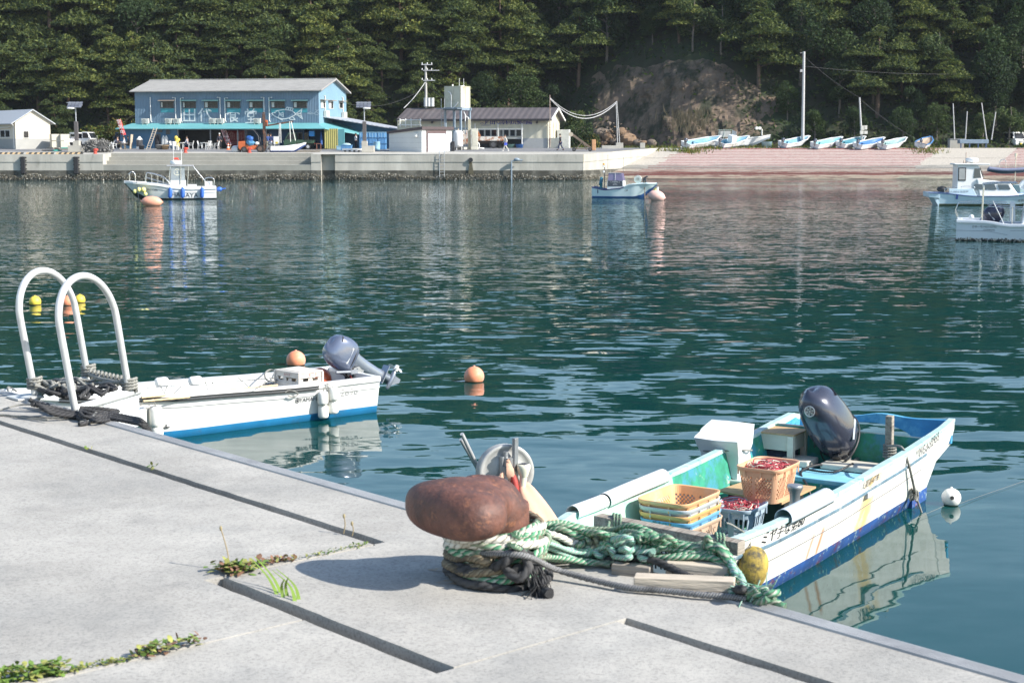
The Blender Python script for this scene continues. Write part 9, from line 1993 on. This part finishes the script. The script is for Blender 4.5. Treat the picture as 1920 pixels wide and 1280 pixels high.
def proto(kind,h,seed,name,mats,bk):
    vs,fs,limbs=crown(kind,h,seed); r0=random.Random(seed+50)
    t=thing(name,'tree','tree',(0,-500,0))
    mb=MB(); mb.add(vs,fs,0); mb.m=[0 if r0.random()<.62 else 1 for _ in mb.f]; mb.build('crown',mats,t,local=True)
    mb=MB(); r_=h*.017; cv=smooth([V((0,0,-.8)),V((r0.uniform(-.2,.2),r0.uniform(-.2,.2),h*.33)),V((r0.uniform(-.35,.35),r0.uniform(-.3,.3),h*.68)),V((0,0,h*.97))],4)
    mb.tube(cv,[lerp(r_*1.5,r_*.3,i/(len(cv)-1)) for i in range(len(cv))],n=7)
    for z,c in limbs: p=cv[min(len(cv)-1,int(max(0,(z+.8)/(h+.8))*len(cv)))]; mb.tube([p,p.lerp(c,.55)+V((0,0,.1)),c],[r_*.42,r_*.3,r_*.12],n=5)
    mb.build('trunk',bk,t,local=True); return t
PR={'pine':[proto('pine',h,s,'pine_tree',[pineA,pineB],bark) for h,s in ((9.5,1),(8.6,2),(10.4,3),(7.8,4),(9.2,9))],'broad':[proto('broad',h,s,'broadleaf_tree',[brA,pineB],barkg) for h,s in ((7.2,5),(6.2,6),(8.0,7))]+[proto('broad',6.6,8,'broadleaf_tree',[brB,brA],barkg)]}
rt=random.Random(99); used={}
zones=lambda X,k:('%s on the wooded slope left of and above the blue building' if X<-20 else '%s on the wooded slope above the cream hall and its tanks' if X<8 else '%s on the wooded slope above and right of the bare rock face')%('layered pine' if k=='pine' else 'rounded broadleaf tree')
cnt=0
for row in range(9):
    d=.8+row*3.4; X=-72+rt.uniform(0,3)
    while X<74:
        Xj=X+rt.uniform(-1.1,1.1); dj=d+rt.uniform(-1.2,1.2); Y=yb(Xj)+max(.6,dj); X+=rt.uniform(3.9,5.3)
        pxp=960+Xj*2950/Y
        if pxp<-90 or pxp>2010: continue
        if cl(Xj)>.4 and dj<7.2: continue
        if row==0 and (rt.random()<.35): continue
        z=hz(Xj,Y)
        if (z-CAMH)/Y>.0885+.01: continue
        pine_p=.85 if Xj<-6 else .45 if Xj<10 else .3
        k='pine' if rt.random()<pine_p else 'broad'; p=rt.choice(PR[k]); s=rt.uniform(.72,1.42)*(.62 if row==0 else .8 if row==1 else 1)
        loc=V((Xj,Y,z-.1)); rz=rt.uniform(0,6.28); lab=zones(Xj,k); grp='%s trees on the hillside'%('pine' if k=='pine' else 'broadleaf')
        sc_=(s*rt.uniform(.9,1.15),s*rt.uniform(.9,1.15),s)
        if p.name not in used: used[p.name]=1; p.location=loc; p.rotation_euler=(0,0,rz); p['label']=lab; p['group']=grp; p.scale=sc_
        else: dup(p,loc,rz,lab,grp,sc_)
        cnt+=1
# woods higher up the hill, above what the photograph frames but mirrored in the water
vs=[];fs=[];bk=MB()
for k in range(170):
    X=rt.uniform(-95,95); d=rt.uniform(22,40); Y=yb(X)+d; z=hz(X,Y)
    if (z-CAMH)/Y<.086 and abs(X)<74: continue
    h=rt.uniform(5,8.0); v2,f2,_=crown(rt.choice(('pine','broad')),h,k,.26,.7); o=len(vs); vs+=[v+V((X,Y,z)) for v in v2]; fs+=[tuple(i+o for i in f) for f in f2]
for k in range(46):
    X=rt.choice((rt.uniform(-110,-76),rt.uniform(78,110))); Y=yb(X)+rt.uniform(1,24); z=hz(X,Y); v2,f2,_=crown('broad',rt.uniform(6,9),k,.26,.7); o=len(vs); vs+=[v+V((X,Y,z)) for v in v2]; fs+=[tuple(i+o for i in f) for f in f2]
mb=MB(); mb.add(vs,fs,0); o=mb.build('upper_woodland',[pineB],loc=(0,220,20)); tag(o,'dense wood covering the top of the hill and its far ends','woodland',kind='stuff')
# undergrowth between the trunks and hanging on the rock face
vs=[];fs=[];mi=[]
for k in range(21000):
    X=rt.uniform(-72,72); d=rt.random()**1.4*26+.15; Y=yb(X)+d
    if cl(X)>.3 and d<7.6:
        dens=NZ.noise(V((X*.3,hz(X,Y)*.3,9)))+.5*NZ.noise(V((X*.9,hz(X,Y)*.9,4)))
        if dens<.12 and d<6.3-1.2*NZ.noise(V((X*.4,1,1))) and cl(X)>.72: continue
        Y-=.9+.5*rt.random()
    z=hz(X,Y)+rt.random()**2*1.1; tuft(vs,fs,V((X,Y,z)),rt,rt.uniform(.22,.42),.6); mi.append(rt.choice((0,0,0,1,2)))
mb=MB(); mb.add(vs,fs,0); mb.m=mi; o=mb.build('undergrowth',[brA,bushA,pineB],loc=(0,190,3)); tag(o,'undergrowth covering the slope between the trees and on the rock face','undergrowth',kind='stuff')
# bushes along the foot of the hill
def bush(px,py,w,h,label,mats,seed,Y=None):
    r0=random.Random(seed); p=V((PX(px,Y),Y,2.9)); vs=[];fs=[]
    for c in range(7):
        cc=V((r0.uniform(-.4,.4)*w,r0.uniform(-.3,.3)*w,h*r0.uniform(.25,.65))); ww=V((w*.32,w*.3,h*.38))
        for i in range(130):
            d=V((r0.gauss(0,1),r0.gauss(0,1),r0.gauss(0,1))).normalized()*r0.uniform(.6,1.1); tuft(vs,fs,cc+V((d.x*ww.x,d.y*ww.y,d.z*ww.z)),r0,.2,.4)
    mb=MB(); mb.add([v+p for v in vs],fs,0); mb.m=[0 if r0.random()<.65 else 1 for _ in fs]; o=mb.build('bush',mats,loc=p); tag(o,label,'bush',group='bushes at the foot of the hill')
for k,(px,w,h,m_,l) in enumerate(((60,4,3.0,[bushA,brA],'green bush rising behind the roof of the cream store'),(118,3.4,2.6,[bushA,brA],'green bush behind the left lamp post'),(172,3.6,2.7,[bushA,bushY],'yellow-green bush behind the white trucks'),(205,4.2,3.2,[bushA,bushY],'bright green bush left of the red banner'),(238,3.2,3.8,[bushY,bushA],'tall yellowish bush between the red banner and the blue building'),(190,1.4,1.3,[bushY,bushY],'small yellow-flowering bush above the net pile'),(700,3.4,2.6,[brA,bushA],'dark bush behind the annexe roof'),(905,3.6,6.4,[brB,brA],'pale-leaved bush behind the right half of the hall roof'),(940,4.2,6.8,[bushA,brB],'yellow-green bush above the middle of the hall roof'),(1080,3,3.4,[brA,pineB],'dark bush right of the cream hall'),(1103,2.0,1.8,[brA,bushY],'small bush with yellow leaves beside the rubble'))):
    bush(px,0,w,h,l,m_,k,Y=yb(0)-1.5 if 900<px<960 else 187.5 if px<300 else 189)
def grass(name,label,spots,n,hgt,seed):
    r0=random.Random(seed); vs=[];fs=[];mi=[]
    for k in range(n):
        px,Y,dx,dy=r0.choice(spots); p=V((PX(px,Y)+r0.gauss(0,dx),Y+r0.gauss(0,dy),0)); p.z=ramp_z(p.y) if p.y<176 and p.x>side_x(p.y) else 2.9; l=hgt*r0.uniform(.4,1.2); o=len(vs); a=r0.uniform(0,6.28); w=V((math.cos(a),math.sin(a),0))*.05
        vs+=[p-w,p+w,p+V((r0.gauss(0,.35)*l,r0.gauss(0,.35)*l,l))]; fs.append((o,o+1,o+2)); mi.append(r0.choice((0,0,1)))
    mb=MB(); mb.add(vs,fs,0); mb.m=mi; o=mb.build(name,[bushA,bushY],loc=(PX(spots[0][0],spots[0][1]),spots[0][1],2.9)); tag(o,label,'grass',kind='stuff')
grass('weed_patch','weedy grass between the beached boats on the plain ramp',[(1330,175.4,1.2,.4),(1410,176.5,1.6,.5),(1430,176.5,1,.5),(1270,174,1.5,.3),(1295,173.2,.8,.6),(1740,173.5,.9,.9)],900,.5,3)
grass('verge_grass','grass verge along the foot of the hill behind the beached boats',[(1250,179,2,.5),(1440,180,5,.6),(1600,180,5,.6),(1750,180,5,.6),(1140,184,4,.5)],1400,.45,4)
r0=random.Random(8); mb=MB()
for k in range(260):
    X=PX(r0.gauss(1300,22),188.5); d=r0.uniform(1.2,2.8); p=V((X,yb(X)+d-1.4,hz(X,yb(X)+d))); w=V((.05,0,0)); mb.add([p-w,p+w,p+V((r0.gauss(0,.3),-.4,r0.uniform(.5,1.3)))],[(0,1,2)],0)
o=mb.build('dry_grass',M('dry_grass',(.20,.165,.10),.9)); tag(o,'pale dry grass clump on the middle of the rock face','grass',kind='stuff')
# fallen rocks below the face
rk=[M('boulder_tan',(.22,.145,.09),.95,var=.25,sc=1.5,bump=1,bsc=4),M('boulder_grey',(.17,.135,.105),.95,var=.3,sc=1.5,bump=1,bsc=4)]
names=('large tan boulder','tan boulder','grey-brown boulder','small tan boulder','grey boulder')
for k,(px,py,r,mi_) in enumerate(((1180,262,.95,0),(1168,266,.6,0),(1195,267,.5,1),(1140,258,.7,0),(1128,250,.8,1),(1118,262,.6,1),(1152,266,.45,1),(1165,247,.6,0),(1207,268,.4,0),(1133,268,.4,0),(1222,268,.5,1),(1108,268,.45,1))):
    Y=yb(PX(px,190))-1.2+ (262-py)*.03; p=atY(px,py,Y); mb=MB(); mb.ell((0,0,0),(r*1.2,r,r*.85),n=14,m=9); mb.v=[v*(1+.28*NZ.noise(v*1.3+V((k*7,0,0))))+p for v in mb.v]; mb.s=[False]*len(mb.s); o=mb.build('boulder',rk[mi_]); tag(o,'%s in the rockfall, %s'%(names[0] if r>.9 else names[1+mi_] if r>.5 else names[3+mi_],('the biggest and rightmost tan one','just left of the biggest','right of the biggest','halfway up the left side','at the upper left','at the far left','small and low in the middle','highest beside the paired poles','low at the right','low beside the conveyor','last on the right','last on the left')[k]),'boulder',group='fallen boulders below the rock face')
mb=MB()
for k in range(900):
    px=r0.gauss(1150,36); Y=yb(PX(px,190))-1.2+r0.uniform(-.6,1.2); z=2.9+abs(r0.gauss(0,1))*1.3*max(0,1-abs(px-1140)/90); p=V((PX(px,Y),Y,z)); s=r0.uniform(.08,.3)
    mb.add([p+V((r0.gauss(0,1),r0.gauss(0,1),r0.gauss(0,1))).normalized()*s for _ in range(4)],[(0,1,2),(0,2,3),(0,3,1),(1,3,2)],k%2)
o=mb.build('rubble',rk,loc=(PX(1150,189),189,2.9)); tag(o,'loose rubble heaped at the foot of the rock face','rubble',kind='stuff')
print('TREES',cnt)

# thin sea haze
hz_=MB(); hz_.box((0,107.5,23.9),(330,305,52.4)); o=hz_.build('haze',[],loc=(0,107.5,-2.3)); tag(o,'thin sea haze over the whole harbour',None,kind='stuff')
hm=bpy.data.materials.new('haze_air'); hm.use_nodes=True; n_=hm.node_tree; n_.nodes.remove(n_.nodes['Principled BSDF']); pv=n_.nodes.new('ShaderNodeVolumePrincipled'); pv.inputs['Color'].default_value=(.80,.88,1,1); pv.inputs['Density'].default_value=.00008; n_.links.new(pv.outputs[0],n_.nodes['Material Output'].inputs['Volume']); o.data.materials.append(hm)
